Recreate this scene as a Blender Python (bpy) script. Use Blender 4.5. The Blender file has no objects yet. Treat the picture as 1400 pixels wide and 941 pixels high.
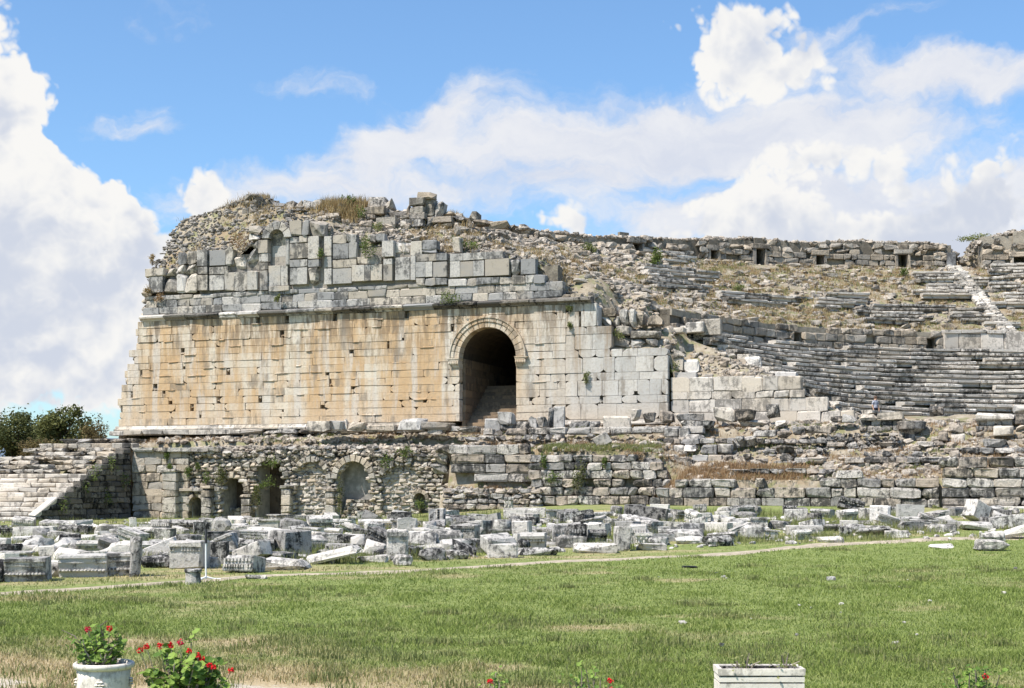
import bpy, bmesh, math, random
import numpy as np
from mathutils import Vector, Matrix
R = random.Random(11)
NR = np.random.default_rng(11)
scene = bpy.context.scene
COL = scene.collection
rad = math.radians

# ------------------------------------------------------------------ camera
F, EYE, HORIZ = 1960.0, 2.45, 660.0          # focal length in photo pixels, eye height in metres, horizon row
cam_d = bpy.data.cameras.new('camera')
cam = bpy.data.objects.new('camera', cam_d); COL.objects.link(cam)
cam.location = (0, 0, EYE); cam.rotation_euler = (rad(90), 0, 0)
cam_d.sensor_width = 36; cam_d.lens = 36 * F / 1400
cam_d.shift_y = (HORIZ - 470.5) / 1400
cam_d.clip_start = 0.1; cam_d.clip_end = 20000
scene.camera = cam
scene.view_settings.view_transform = 'Standard'; scene.view_settings.look = 'None'
scene.view_settings.exposure = 0.50; scene.view_settings.gamma = 1.0
scene.cycles.max_bounces = 4; scene.cycles.diffuse_bounces = 2; scene.cycles.glossy_bounces = 1; scene.cycles.transmission_bounces = 2; scene.cycles.adaptive_threshold = 0.02; scene.cycles.use_denoising = True

# ------------------------------------------------------------------ sun direction
SUN_EL, SUN_AZ = rad(56), math.atan2(-0.80, -0.60)      # azimuth measured from +Y towards +X
sdir = Vector((math.sin(SUN_AZ) * math.cos(SUN_EL), math.cos(SUN_AZ) * math.cos(SUN_EL), math.sin(SUN_EL)))
sun_d = bpy.data.lights.new('sun', 'SUN'); sun_d.energy = 5.0; sun_d.angle = rad(0.5); sun_d.color = (1.0, 0.95, 0.87)
sun = bpy.data.objects.new('sun', sun_d); COL.objects.link(sun)
sun.rotation_euler = (-sdir).to_track_quat('-Z', 'Y').to_euler(); sun.location = (-40, -20, 80)

# ------------------------------------------------------------------ node helpers
class NT:
    def __init__(s, tree): s.t = tree; s.n = tree.nodes; s.l = tree.links
    def node(s, kind, **kw):
        n = s.n.new(kind)
        for k, v in kw.items(): setattr(n, k, v)
        return n
    def put(s, sock, v):
        if hasattr(v, 'is_output'): s.l.new(v, sock)
        elif v is not None: sock.default_value = v
    def math(s, op, a, b=None, c=None, clamp=False):
        n = s.node('ShaderNodeMath', operation=op, use_clamp=clamp)
        for i, v in enumerate((a, b, c)):
            if v is not None: s.put(n.inputs[i], v)
        return n.outputs[0]
    def vmath(s, op, a, b=None, scale=None):
        n = s.node('ShaderNodeVectorMath', operation=op)
        s.put(n.inputs[0], a)
        if b is not None: s.put(n.inputs[1], b)
        if scale is not None: s.put(n.inputs['Scale'], scale)
        return n.outputs['Value'] if op in ('DOT_PRODUCT', 'LENGTH', 'DISTANCE') else n.outputs[0]
    def noise(s, vec, scale, detail=4, rough=0.55, dist=0.0, out='Fac'):
        n = s.node('ShaderNodeTexNoise'); s.put(n.inputs['Vector'], vec)
        n.inputs['Scale'].default_value = scale; n.inputs['Detail'].default_value = detail
        n.inputs['Roughness'].default_value = rough; n.inputs['Distortion'].default_value = dist
        return n.outputs[out]
    def voro(s, vec, scale, feature='F1', out='Distance'):
        n = s.node('ShaderNodeTexVoronoi', feature=feature); s.put(n.inputs['Vector'], vec); n.inputs['Scale'].default_value = scale
        return n.outputs[out]
    def ss(s, v, a, b, lo=0.0, hi=1.0):
        n = s.node('ShaderNodeMapRange', interpolation_type='SMOOTHSTEP'); s.put(n.inputs[0], v)
        for i, x in enumerate((a, b, lo, hi)): s.put(n.inputs[i + 1], x)
        return n.outputs[0]
    def mix(s, f, a, b):
        n = s.node('ShaderNodeMix', data_type='RGBA'); s.put(n.inputs[0], f); s.put(n.inputs[6], a); s.put(n.inputs[7], b)
        return n.outputs[2]
    def mapping(s, vec, loc=(0, 0, 0), rot=(0, 0, 0), scale=(1, 1, 1)):
        n = s.node('ShaderNodeMapping'); s.put(n.inputs[0], vec)
        n.inputs[1].default_value = loc; n.inputs[2].default_value = rot; n.inputs[3].default_value = scale
        return n.outputs[0]
    def xyz(s, x, y, z):
        n = s.node('ShaderNodeCombineXYZ')
        for i, v in enumerate((x, y, z)): s.put(n.inputs[i], v)
        return n.outputs[0]
    def sep(s, v):
        n = s.node('ShaderNodeSeparateXYZ'); s.put(n.inputs[0], v); return n.outputs
def c4(c): return (c[0], c[1], c[2], 1.0)

# ------------------------------------------------------------------ world: Nishita sky with a layer of fair-weather cloud
def build_world():
    w = bpy.data.worlds.new('World'); scene.world = w; w.use_nodes = True
    k = NT(w.node_tree); k.n.clear()
    out = k.node('ShaderNodeOutputWorld'); bg = k.node('ShaderNodeBackground'); k.l.new(bg.outputs[0], out.inputs[0])
    sky = k.node('ShaderNodeTexSky', sky_type='NISHITA'); sky.sun_disc = False
    sky.sun_elevation = SUN_EL; sky.sun_rotation = SUN_AZ; sky.air_density = 1.0; sky.dust_density = 0.6; sky.ozone_density = 2.0
    d = k.node('ShaderNodeTexCoord').outputs['Generated']
    x, y, z = k.sep(d)
    az = k.math('ARCTAN2', x, y); el = k.math('ARCSINE', z)
    def px(p): return (p - 700) / F
    def py(p): return (HORIZ - p) / F
    v = k.xyz(az, el, 0.0)
    # the bank outlines are frayed by two scales of turbulence
    def sgn(n): return k.vmath('SUBTRACT', n, (0.5, 0.5, 0.5))
    w1 = k.vmath('SCALE', sgn(k.noise(d, 8.0, 5, 0.55, out='Color')), scale=0.11)
    w2 = k.vmath('SCALE', sgn(k.noise(d, 34.0, 4, 0.6, out='Color')), scale=0.030)
    wx, wy, wz = k.sep(k.vmath('ADD', w1, w2))
    azw = k.math('ADD', az, wx); elw = k.math('ADD', el, k.math('MULTIPLY', wz, 0.75))
    dw = k.vmath('ADD', d, k.vmath('SCALE', w1, scale=0.25))
    def billow(vec):                                    # round puffs with sharp creases between them
        r = None
        for sc, am in ((17.0, 0.55), (38.0, 0.42), (85.0, 0.24), (180.0, 0.12)):
            n = k.noise(vec, sc, 0, 0.5); b = k.math('MULTIPLY', k.math('SUBTRACT', k.math('MULTIPLY', k.math('ABSOLUTE', k.math('SUBTRACT', n, 0.5)), 4.0), 0.55), am)
            r = b if r is None else k.math('ADD', r, b)
        return r
    bil = billow(dw); bil2 = billow(k.vmath('ADD', dw, (-0.010, 0.0, 0.012)))
    def blob(cx, cy, rx, ry, slope=0.0):
        ax = k.math('SUBTRACT', azw, px(cx)); ay = k.math('SUBTRACT', elw, py(cy))
        if slope: ay = k.math('SUBTRACT', ay, k.math('MULTIPLY', ax, slope))
        ex = k.math('DIVIDE', ax, rx / F); ey = k.math('DIVIDE', ay, ry / F)
        return k.math('MULTIPLY', k.math('SUBTRACT', 1.0, k.math('SQRT', k.math('ADD', k.math('MULTIPLY', ex, ex), k.math('MULTIPLY', ey, ey)))), min(rx, ry) / 75.0)
    def union(bl):
        r = bl[0]
        for b in bl[1:]: r = k.math('SMOOTH_MAX', r, b, 0.15)
        return r
    # broken cloud everywhere outside the named banks
    far = k.noise(k.mapping(d, scale=(1, 1, 2.6)), 2.3, 6, 0.55)
    inview = k.ss(k.math('ABSOLUTE', az), 0.36, 0.50)
    inview = k.math('MAXIMUM', inview, k.ss(el, 0.36, 0.5)); inview = k.math('MAXIMUM', inview, k.ss(y, 0.2, -0.1))
    generic = k.math('SUBTRACT', k.math('MULTIPLY', k.math('SUBTRACT', far, 0.60), 5.0), k.math('SUBTRACT', 2.0, k.math('MULTIPLY', inview, 2.0)))
    # crisp cumulus
    cum = union([blob(-190, 330, 330, 300), blob(20, 350, 150, 200), blob(105, 410, 150, 170), blob(-60, 150, 130, 130), blob(180, 400, 80, 120), blob(-30, 70, 95, 75), blob(15, 150, 100, 90), blob(300, 285, 52, 45), blob(-80, 510, 230, 80)])
    cumr = union([blob(992, 86, 84, 70), blob(1085, 98, 62, 36), blob(955, 128, 54, 30), blob(1035, 112, 95, 34)])
    cuml = union([blob(1010, 300, 90, 42), blob(1130, 240, 130, 36), blob(1300, 300, 85, 55), blob(1170, 335, 260, 52), blob(1420, 330, 60, 48), blob(735, 312, 36, 16), blob(980, 330, 60, 45)])
    cden = k.math('ADD', union([cum, cumr, cuml, generic]), k.math('MULTIPLY', bil, 0.5))
    cuma = k.ss(cden, -0.05, 0.15)
    # veil of stratus
    sv = k.mapping(k.xyz(azw, elw, 0.3), rot=(0, 0, -0.12), scale=(0.42, 1.25, 1.0))
    st = k.noise(sv, 16.0, 6, 0.6); st2 = k.noise(k.mapping(k.xyz(azw, elw, 1.3), scale=(0.7, 1.4, 1)), 34.0, 5, 0.6)
    sb = union([blob(960, 205, 440, 70, 0.05), blob(560, 200, 170, 52, 0.35), blob(760, 250, 300, 46), blob(480, 262, 240, 34, 0.1), blob(1290, 155, 220, 46, -0.1), blob(1150, 300, 400, 80),
                blob(430, 150, 26, 7), blob(240, 188, 32, 9), blob(1215, 70, 60, 8, 0.1), blob(122, 82, 18, 8), blob(220, 66, 14, 4), blob(1340, 205, 26, 14)])
    sden = k.math('ADD', k.math('ADD', sb, k.math('MULTIPLY', k.math('SUBTRACT', st, 0.5), 1.6)), k.math('MULTIPLY', k.math('SUBTRACT', st2, 0.5), 0.7))
    sden = k.math('SMOOTH_MAX', sden, k.math('MULTIPLY', k.math('SUBTRACT', generic, 0.1), 0.7), 0.2)
    sta = k.math('MULTIPLY', k.ss(sden, -0.12, 0.52), 0.95)
    # crests towards the sun are white, hollows lilac grey
    sh = k.math('SUBTRACT', bil, bil2); big = k.noise(d, 6.0, 4, 0.5)
    lit = k.math('ADD', k.math('MULTIPLY', sh, 0.55), k.math('ADD', 0.46, k.math('MULTIPLY', k.math('SUBTRACT', big, 0.5), 1.8)))
    lit = k.math('ADD', lit, k.math('MULTIPLY', k.ss(cden, 0.55, 0.0), 0.34)); lit = k.math('SUBTRACT', lit, k.math('MULTIPLY', k.ss(cden, 0.5, 2.2), 0.42)); lit = k.math('ADD', lit, k.ss(el, 0.02, 0.30, -0.22, 0.10))
    lit = k.ss(lit, 0.12, 0.92)
    W = 6.75
    cumc = k.mix(lit, c4((0.67 * W, 0.72 * W, 0.83 * W)), c4((0.99 * W, 0.98 * W, 0.96 * W)))
    sl = k.ss(k.math('ADD', k.math('MULTIPLY', st, 0.6), k.math('MULTIPLY', st2, 0.4)), 0.35, 0.68)
    stc = k.mix(sl, c4((0.74 * W, 0.775 * W, 0.875 * W)), c4((0.93 * W, 0.93 * W, 0.95 * W)))
    # the blue itself, lifted a little by thin haze
    g = k.vmath('MULTIPLY', k.mix(0.05, sky.outputs[0], c4((0.6 * W, 0.75 * W, 1.0 * W))), (0.93, 1.18, 1.36))
    c = k.mix(sta, g, stc)
    c = k.mix(cuma, c, cumc)
    k.put(bg.inputs[0], c); bg.inputs[1].default_value = 0.10
    w.cycles.sampling_method = 'MANUAL'; w.cycles.sample_map_resolution = 512
build_world()

# ------------------------------------------------------------------ place frames
# The theatre front runs 18.5 degrees off the picture plane. a = metres along the front (to the photo's right),
# t = metres out from the front towards the lawn, r / th = polar about the orchestra centre.
ALPHA = rad(18.5)
U = np.array([math.cos(ALPHA), -math.sin(ALPHA)]); MV = np.array([-math.sin(ALPHA), -math.cos(ALPHA)]); CEN = np.array([38.4, 82.0])
def W(a, t, z): p = CEN + (a - 70) * U + t * MV; return Vector((p[0], p[1], z))
def to_at(x, y):
    q0 = x - CEN[0]; q1 = y - CEN[1]
    return q0 * U[0] + q1 * U[1] + 70, q0 * MV[0] + q1 * MV[1]
def FP(px, py, t):
    k = (px - 700) / F
    b = (k * (CEN[1] + t * MV[1]) - CEN[0] - t * MV[0]) / (U[0] - k * U[1])
    y = CEN[1] + b * U[1] + t * MV[1]
    return b + 70, EYE + (HORIZ - py) / F * y
def FM(a, t, z, yaw=0.0, rx=0.0, ry=0.0):
    return Matrix.Translation(W(a, t, z)) @ Matrix.Rotation(-ALPHA + yaw, 4, 'Z') @ Matrix.Rotation(ry, 4, 'Y') @ Matrix.Rotation(rx, 4, 'X')
def polar(r, th): return CEN + r * (-math.cos(th) * U - math.sin(th) * MV)
def PM(r, th, z, yaw=0.0, rx=0.0, ry=0.0):      # local x along the row (towards larger th), y outwards
    p = polar(r, th)
    ang = -ALPHA + (math.pi / 2 - th)           # outward direction at th=90 is the front's own +y
    return Matrix.Translation((p[0], p[1], z)) @ Matrix.Rotation(ang + yaw, 4, 'Z') @ Matrix.Rotation(ry, 4, 'Y') @ Matrix.Rotation(rx, 4, 'X')

# ------------------------------------------------------------------ numpy value noise
def _h(ix, iy, s): 
    n = (ix.astype(np.int64) * 374761393 + iy.astype(np.int64) * 668265263 + s * 1442695041) & 0x7fffffff
    n = ((n ^ (n >> 13)) * 1274126177) & 0x7fffffff
    return ((n ^ (n >> 16)) & 0xffff) / 65535.0
def vnoise(x, y, s=0):
    x = np.asarray(x, float); y = np.asarray(y, float)
    ix = np.floor(x); iy = np.floor(y); fx = x - ix; fy = y - iy
    fx = fx * fx * (3 - 2 * fx); fy = fy * fy * (3 - 2 * fy)
    a = _h(ix, iy, s); b = _h(ix + 1, iy, s); c = _h(ix, iy + 1, s); d = _h(ix + 1, iy + 1, s)
    return (a + (b - a) * fx) * (1 - fy) + (c + (d - c) * fx) * fy
def fbm(x, y, s=0, o=4):
    v = 0; amp = 0.5; tot = 0
    for i in range(o):
        v = v + amp * vnoise(np.asarray(x) * 2 ** i, np.asarray(y) * 2 ** i, s + i * 7); tot += amp; amp *= 0.5
    return v / tot
def sst(a, b, x):
    t = np.clip((np.asarray(x, float) - a) / (b - a), 0, 1); return t * t * (3 - 2 * t)
# ------------------------------------------------------------------ materials
def new_mat(name):
    m = bpy.data.materials.new(name); m.use_nodes = True
    k = NT(m.node_tree); b = k.n['Principled BSDF']; b.inputs['Roughness'].default_value = 0.9
    if 'Specular IOR Level' in b.inputs: b.inputs['Specular IOR Level'].default_value = 0.15
    return m, k, b
def rnd_of(k):
    o = k.node('ShaderNodeObjectInfo').outputs['Random']
    a = k.node('ShaderNodeAttribute'); a.attribute_name = 'rnd'
    return k.math('FRACT', k.math('ADD', o, a.outputs['Fac']))
def bump(k, b, h, strength, dist):
    n = k.node('ShaderNodeBump'); n.inputs['Strength'].default_value = strength; n.inputs['Distance'].default_value = dist
    k.put(n.inputs['Height'], h); k.l.new(n.outputs[0], b.inputs['Normal'])
def stone(name, light, mid, dark, warm, dark_amt=0.5, warm_amt=0.35, scale=1.0, bump_s=0.6, bdist=0.05, warm_rnd=True, lo=0.62):
    light, mid = [(c[0] * 1.05, c[1] * 0.985, c[2] * 0.93) for c in (light, mid)]
    m, k, b = new_mat(name)
    p = k.node('ShaderNodeNewGeometry').outputs['Position']
    r = rnd_of(k); r2 = k.math('FRACT', k.math('MULTIPLY', r, 7.31)); r3 = k.math('FRACT', k.math('MULTIPLY', r, 17.77))
    pr = k.vmath('ADD', p, k.vmath('SCALE', (3.1, 5.7, 1.9), scale=k.math('MULTIPLY', r, 9.0)))
    nb = k.noise(pr, 1.5 * scale, 6, 0.68, 0.3); nf = k.noise(pr, 8.0 * scale, 6, 0.72); na = k.noise(p, 0.45, 3, 0.6)
    col = k.mix(k.ss(r, 0.0, 1.0), c4(light), c4(mid))
    col = k.mix(k.math('MULTIPLY', k.ss(nf, 0.36, 0.66), 0.65), col, c4(mid))
    wa = k.math('ADD', k.math('MULTIPLY', na, 0.8), k.math('MULTIPLY', r2, 0.45)) if warm_rnd else na
    col = k.mix(k.math('MULTIPLY', k.ss(wa, 0.52, 0.82), warm_amt), col, c4(warm))
    streak = k.noise(k.mapping(pr, scale=(2.2, 2.2, 0.4)), 1.6 * scale, 4, 0.65)
    dk = k.math('ADD', k.math('ADD', k.math('MULTIPLY', nb, 0.62), k.math('MULTIPLY', streak, 0.34)), k.math('ADD', k.math('MULTIPLY', r3, 0.13), k.math('MULTIPLY', nf, 0.22)))
    dk = k.math('MULTIPLY', k.ss(dk, lo, lo + 0.15), dark_amt)
    col = k.mix(dk, col, c4(dark))
    k.put(b.inputs['Base Color'], col)
    h = k.math('ADD', nb, k.math('MULTIPLY', nf, 0.55))
    bump(k, b, h, bump_s, bdist * 1.6)
    return m
MAT = {}
MAT['marble'] = stone('weathered_marble', (0.68, 0.665, 0.63), (0.40, 0.40, 0.395), (0.05, 0.05, 0.05), (0.50, 0.40, 0.28), 0.80, 0.4)
MAT['field'] = stone('bleached_marble', (0.76, 0.745, 0.715), (0.46, 0.46, 0.45), (0.05, 0.05, 0.05), (0.52, 0.45, 0.36), 0.85, 0.25, 2.0, 0.9, lo=0.615)
MAT['field_dark'] = stone('lichened_marble', (0.56, 0.56, 0.545), (0.23, 0.23, 0.23), (0.022, 0.022, 0.022), (0.42, 0.37, 0.30), 1.0, 0.15, 2.6, 0.9, lo=0.59)
MAT['stage'] = stone('stage_limestone', (0.56, 0.545, 0.51), (0.26, 0.26, 0.257), (0.035, 0.035, 0.035), (0.46, 0.34, 0.225), 0.9, 0.42, 1.5, 1.0, 0.08, lo=0.60)
MAT['seat'] = stone('seat_marble', (0.74, 0.72, 0.67), (0.42, 0.41, 0.385), (0.025, 0.025, 0.025), (0.46, 0.37, 0.26), 0.85, 0.3, 1.3, 0.8, 0.06, lo=0.615)
MAT['gallery'] = stone('gallery_stone', (0.44, 0.415, 0.365), (0.235, 0.225, 0.205), (0.05, 0.045, 0.04), (0.44, 0.34, 0.23), 0.75, 0.5, 1.2, 0.9, 0.06)
MAT['rubble'] = stone('rubble_stone', (0.56, 0.525, 0.465), (0.30, 0.28, 0.25), (0.05, 0.045, 0.04), (0.44, 0.33, 0.225), 0.75, 0.35, 1.6, 0.9, 0.05)
MAT['core'] = stone('core_concrete', (0.42, 0.405, 0.38), (0.215, 0.21, 0.20), (0.06, 0.055, 0.05), (0.38, 0.31, 0.23), 0.65, 0.25, 1.6, 0.9, 0.06)
MAT['niche'] = stone('niche_limestone', (0.55, 0.525, 0.475), (0.32, 0.31, 0.285), (0.05, 0.045, 0.04), (0.50, 0.38, 0.25), 0.75, 0.45, 1.5, 0.9, 0.06)
MAT['upper'] = stone('grey_marble', (0.48, 0.475, 0.455), (0.235, 0.245, 0.255), (0.045, 0.045, 0.045), (0.46, 0.37, 0.26), 0.8, 0.45, 1.0, 0.5, 0.03)
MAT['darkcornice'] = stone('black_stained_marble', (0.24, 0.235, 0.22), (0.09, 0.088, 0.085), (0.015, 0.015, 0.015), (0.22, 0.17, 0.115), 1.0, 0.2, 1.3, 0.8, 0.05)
MAT['retain'] = stone('pale_marble', (0.60, 0.575, 0.53), (0.43, 0.415, 0.385), (0.07, 0.065, 0.06), (0.50, 0.40, 0.28), 0.65, 0.4, 1.2, 0.45, 0.03)
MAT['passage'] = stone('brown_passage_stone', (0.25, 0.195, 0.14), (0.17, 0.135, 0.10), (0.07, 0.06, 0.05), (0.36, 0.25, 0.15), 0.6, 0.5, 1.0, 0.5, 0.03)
MAT['sootshade'] = stone('soot_and_shade_stone', (0.15, 0.125, 0.10), (0.085, 0.07, 0.058), (0.03, 0.027, 0.024), (0.26, 0.19, 0.12), 0.7, 0.5, 1.0, 0.5, 0.03)  # soot tone that also carries the shade inside passage and deep niches

def facade_mat():
    m, k, b = new_mat('ochre_stained_marble')
    p = k.node('ShaderNodeNewGeometry').outputs['Position']
    r = rnd_of(k); r2 = k.math('FRACT', k.math('MULTIPLY', r, 7.31)); r3 = k.math('FRACT', k.math('MULTIPLY', r, 13.7))
    q = k.vmath('SUBTRACT', p, tuple(W(0, 0, 0))); a = k.vmath('DOT_PRODUCT', q, (U[0], U[1], 0.0)); z = k.sep(p)[2]
    f = k.xyz(a, 0.0, z)
    n1 = k.noise(k.mapping(f, scale=(1.0, 1.0, 0.10)), 0.55, 5, 0.62, 0.3)        # broad vertical run-off stains
    n2 = k.noise(k.mapping(f, scale=(1.0, 1.0, 0.16)), 2.2, 5, 0.65, 0.2)
    n3 = k.noise(f, 0.16, 3, 0.5)
    n4 = k.noise(f, 6.0, 6, 0.70)
    n5 = k.noise(f, 0.9, 7, 0.62, 0.5)
    edge = k.math('MULTIPLY', k.ss(a, 36.0, 25.0), k.ss(a, -1.0, 2.5, 0.45, 1.0))        # the iron stain covers the outer two thirds
    och = k.math('ADD', k.math('ADD', k.math('MULTIPLY', n1, 0.85), k.math('MULTIPLY', n2, 0.40)), k.math('MULTIPLY', r2, 0.10))
    och = k.math('MULTIPLY', k.ss(och, 0.50, 0.76), k.math('ADD', 0.10, k.math('MULTIPLY', edge, 0.86)))
    pale = k.mix(r, c4((0.61, 0.54, 0.44)), c4((0.55, 0.485, 0.395)))
    grey = k.mix(r, c4((0.55, 0.52, 0.475)), c4((0.42, 0.405, 0.38)))
    col = k.mix(k.ss(a, 27.0, 36.0), pale, grey)
    col = k.mix(k.math('MULTIPLY', och, 0.85), col, k.mix(n5, c4((0.40, 0.225, 0.095)), c4((0.56, 0.375, 0.19))))
    ban = k.noise(k.mapping(f, loc=(7, 0, 0), scale=(1.0, 1.0, 0.12)), 0.9, 5, 0.65, 0.3); col = k.mix(k.math('MULTIPLY', k.ss(ban, 0.50, 0.62), 0.6), col, c4((0.54, 0.51, 0.47)))
    low = k.math('MULTIPLY', k.ss(z, 8.2, 6.3), 0.5); col = k.mix(low, col, c4((0.62, 0.49, 0.35)))
    col = k.mix(k.math('MULTIPLY', k.ss(n4, 0.46, 0.68), 0.45), col, c4((0.30, 0.245, 0.185)))
    pit = k.ss(k.noise(f, 13.0, 3, 0.6), 0.66, 0.72); col = k.mix(k.math('MULTIPLY', pit, 0.6), col, c4((0.13, 0.10, 0.075)))
    top = k.math('MULTIPLY', k.math('MULTIPLY', k.ss(z, 10.0, 14.2), k.ss(n2, 0.45, 0.58)), 0.85)
    col = k.mix(top, col, c4((0.17, 0.125, 0.085)))
    drk = k.ss(k.math('ADD', k.noise(k.mapping(f, scale=(1, 1, 0.3)), 1.3, 5, 0.65), k.math('MULTIPLY', r3, 0.14)), 0.60, 0.74)
    col = k.mix(k.math('MULTIPLY', drk, 0.7), col, c4((0.20, 0.165, 0.13)))
    run = k.ss(k.noise(k.mapping(f, scale=(1.0, 1.0, 0.035)), 1.7, 4, 0.6), 0.56, 0.70); col = k.mix(k.math('MULTIPLY', run, k.ss(z, 7.5, 12.0, 0.15, 0.55)), col, c4((0.27, 0.175, 0.095)))
    k.put(b.inputs['Base Color'], col)
    bump(k, b, k.math('SUBTRACT', k.math('ADD', n4, n5), pit), 0.7, 0.06)
    return m
MAT['facade'] = facade_mat()

def plain(name, col, rough=0.85, var=0.25, scale=6.0, bs=0.3, bd=0.02):
    m, k, b = new_mat(name)
    p = k.node('ShaderNodeNewGeometry').outputs['Position']
    n = k.noise(p, scale, 7, 0.62); r = rnd_of(k)
    d = tuple(x * (1 - var * 1.6) for x in col); l = tuple(min(1, x * (1 + var)) for x in col)
    f = k.math('ADD', k.math('MULTIPLY', n, 0.8), k.math('MULTIPLY', k.math('SUBTRACT', r, 0.5), 0.35))
    k.put(b.inputs['Base Color'], k.mix(k.ss(f, 0.25, 0.65), c4(d), c4(l))); b.inputs['Roughness'].default_value = rough
    bump(k, b, k.noise(p, scale * 4, 5, 0.6), bs, bd)
    return m
MAT['earth'] = plain('dry_earth', (0.30, 0.215, 0.135), 0.95, 0.3, 1.5, 0.6, 0.06)
MAT['mortar'] = plain('brown_mortar', (0.27, 0.235, 0.185), 0.95, 0.3, 3.0, 0.8, 0.06)  # plain brown mortar for the cores behind the facing
MAT['plaster'] = plain('grey_plaster', (0.40, 0.375, 0.335), 0.95, 0.3, 2.0, 0.3, 0.02)
MAT['whitepaint'] = plain('white_paint', (0.80, 0.80, 0.78), 0.5, 0.08, 5.0, 0.08, 0.004)
MAT['urn'] = stone('painted_urn', (0.76, 0.735, 0.70), (0.66, 0.635, 0.60), (0.26, 0.235, 0.20), (0.62, 0.54, 0.43), 0.7, 0.3, 5.0, 0.35, 0.006, lo=0.64)
MAT['darkmetal'] = plain('dark_metal', (0.05, 0.05, 0.055), 0.5, 0.2, 5.0)
MAT['greypipe'] = plain('galvanised_pipe', (0.52, 0.53, 0.54), 0.4, 0.15, 8.0)
MAT['soil'] = plain('potting_soil', (0.06, 0.045, 0.035), 0.95, 0.3, 20.0)
MAT['bark'] = plain('bark', (0.13, 0.10, 0.075), 0.95, 0.35, 6.0, 0.8, 0.03)
MAT['twig'] = plain('grey_twig', (0.30, 0.25, 0.20), 0.9, 0.3, 12.0)
MAT['trash'] = plain('black_plastic', (0.02, 0.02, 0.022), 0.4, 0.2, 5.0)

def leaf_mat(name, a, b_, trans=0.25, rough=0.6):
    m, k, b = new_mat(name)
    r = rnd_of(k); p = k.node('ShaderNodeNewGeometry').outputs['Position']
    n = k.noise(p, 1.2, 4, 0.6)
    f = k.math('ADD', k.math('MULTIPLY', r, 0.6), k.math('MULTIPLY', n, 0.4))
    col = k.mix(k.ss(f, 0.15, 0.85), c4(a), c4(b_)); k.put(b.inputs['Base Color'], col); b.inputs['Roughness'].default_value = rough
    t = k.node('ShaderNodeBsdfTranslucent'); k.put(t.inputs[0], col); mx = k.node('ShaderNodeMixShader'); mx.inputs[0].default_value = trans
    k.l.new(b.outputs[0], mx.inputs[1]); k.l.new(t.outputs[0], mx.inputs[2]); k.l.new(mx.outputs[0], k.n['Material Output'].inputs[0])
    return m
MAT['olive'] = leaf_mat('olive_leaves', (0.05, 0.062, 0.022), (0.17, 0.175, 0.06))
MAT['drytree'] = leaf_mat('browning_leaves', (0.08, 0.06, 0.03), (0.22, 0.17, 0.07))
MAT['shrub'] = leaf_mat('shrub_leaves', (0.07, 0.10, 0.025), (0.18, 0.23, 0.06))
MAT['geranium'] = leaf_mat('geranium_leaves', (0.08, 0.15, 0.03), (0.26, 0.36, 0.075))
MAT['petal'] = leaf_mat('red_petals', (0.62, 0.012, 0.03), (0.78, 0.03, 0.035), 0.2)
MAT['petalpink'] = leaf_mat('crimson_petals', (0.55, 0.01, 0.06), (0.66, 0.02, 0.09), 0.2)
MAT['straw'] = leaf_mat('dry_grass', (0.26, 0.17, 0.075), (0.46, 0.36, 0.19), 0.3)
MAT['rust'] = leaf_mat('rusty_dry_grass', (0.25, 0.145, 0.07), (0.40, 0.28, 0.16), 0.3)
MAT['weed'] = leaf_mat('green_weeds', (0.12, 0.15, 0.045), (0.29, 0.29, 0.12), 0.3)
def lawn_blades():
    m, k, b = new_mat('lawn_blades')
    p = k.node('ShaderNodeNewGeometry').outputs['Position']; r = rnd_of(k)
    n = k.noise(k.mapping(p, scale=(0.5, 1.0, 1.0)), 0.33, 6, 0.6, 0.4); n2 = k.noise(k.mapping(p, scale=(0.6, 1.0, 1.0)), 1.4, 4, 0.6)
    g = k.mix(k.ss(k.math('ADD', k.math('MULTIPLY', r, 0.5), k.math('MULTIPLY', n2, 0.5)), 0.25, 0.75), c4((0.13, 0.178, 0.037)), c4((0.29, 0.338, 0.096)))
    f = k.math('ADD', k.math('MULTIPLY', n, 0.75), k.math('ADD', k.math('MULTIPLY', n2, 0.35), k.math('MULTIPLY', r, 0.22)))
    dry = k.node('ShaderNodeAttribute'); dry.attribute_name = 'dry'
    f = k.math('ADD', f, k.math('MULTIPLY', dry.outputs['Fac'], 0.55))
    col = k.mix(k.ss(f, 0.74, 1.10), g, k.mix(r, c4((0.34, 0.26, 0.12)), c4((0.50, 0.43, 0.25))))
    k.put(b.inputs['Base Color'], col); b.inputs['Roughness'].default_value = 0.7
    t = k.node('ShaderNodeBsdfTranslucent'); k.put(t.inputs[0], col); mx = k.node('ShaderNodeMixShader'); mx.inputs[0].default_value = 0.3
    k.l.new(b.outputs[0], mx.inputs[1]); k.l.new(t.outputs[0], mx.inputs[2]); k.l.new(mx.outputs[0], k.n['Material Output'].inputs[0])
    return m
MAT['lawn'] = lawn_blades()
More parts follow.
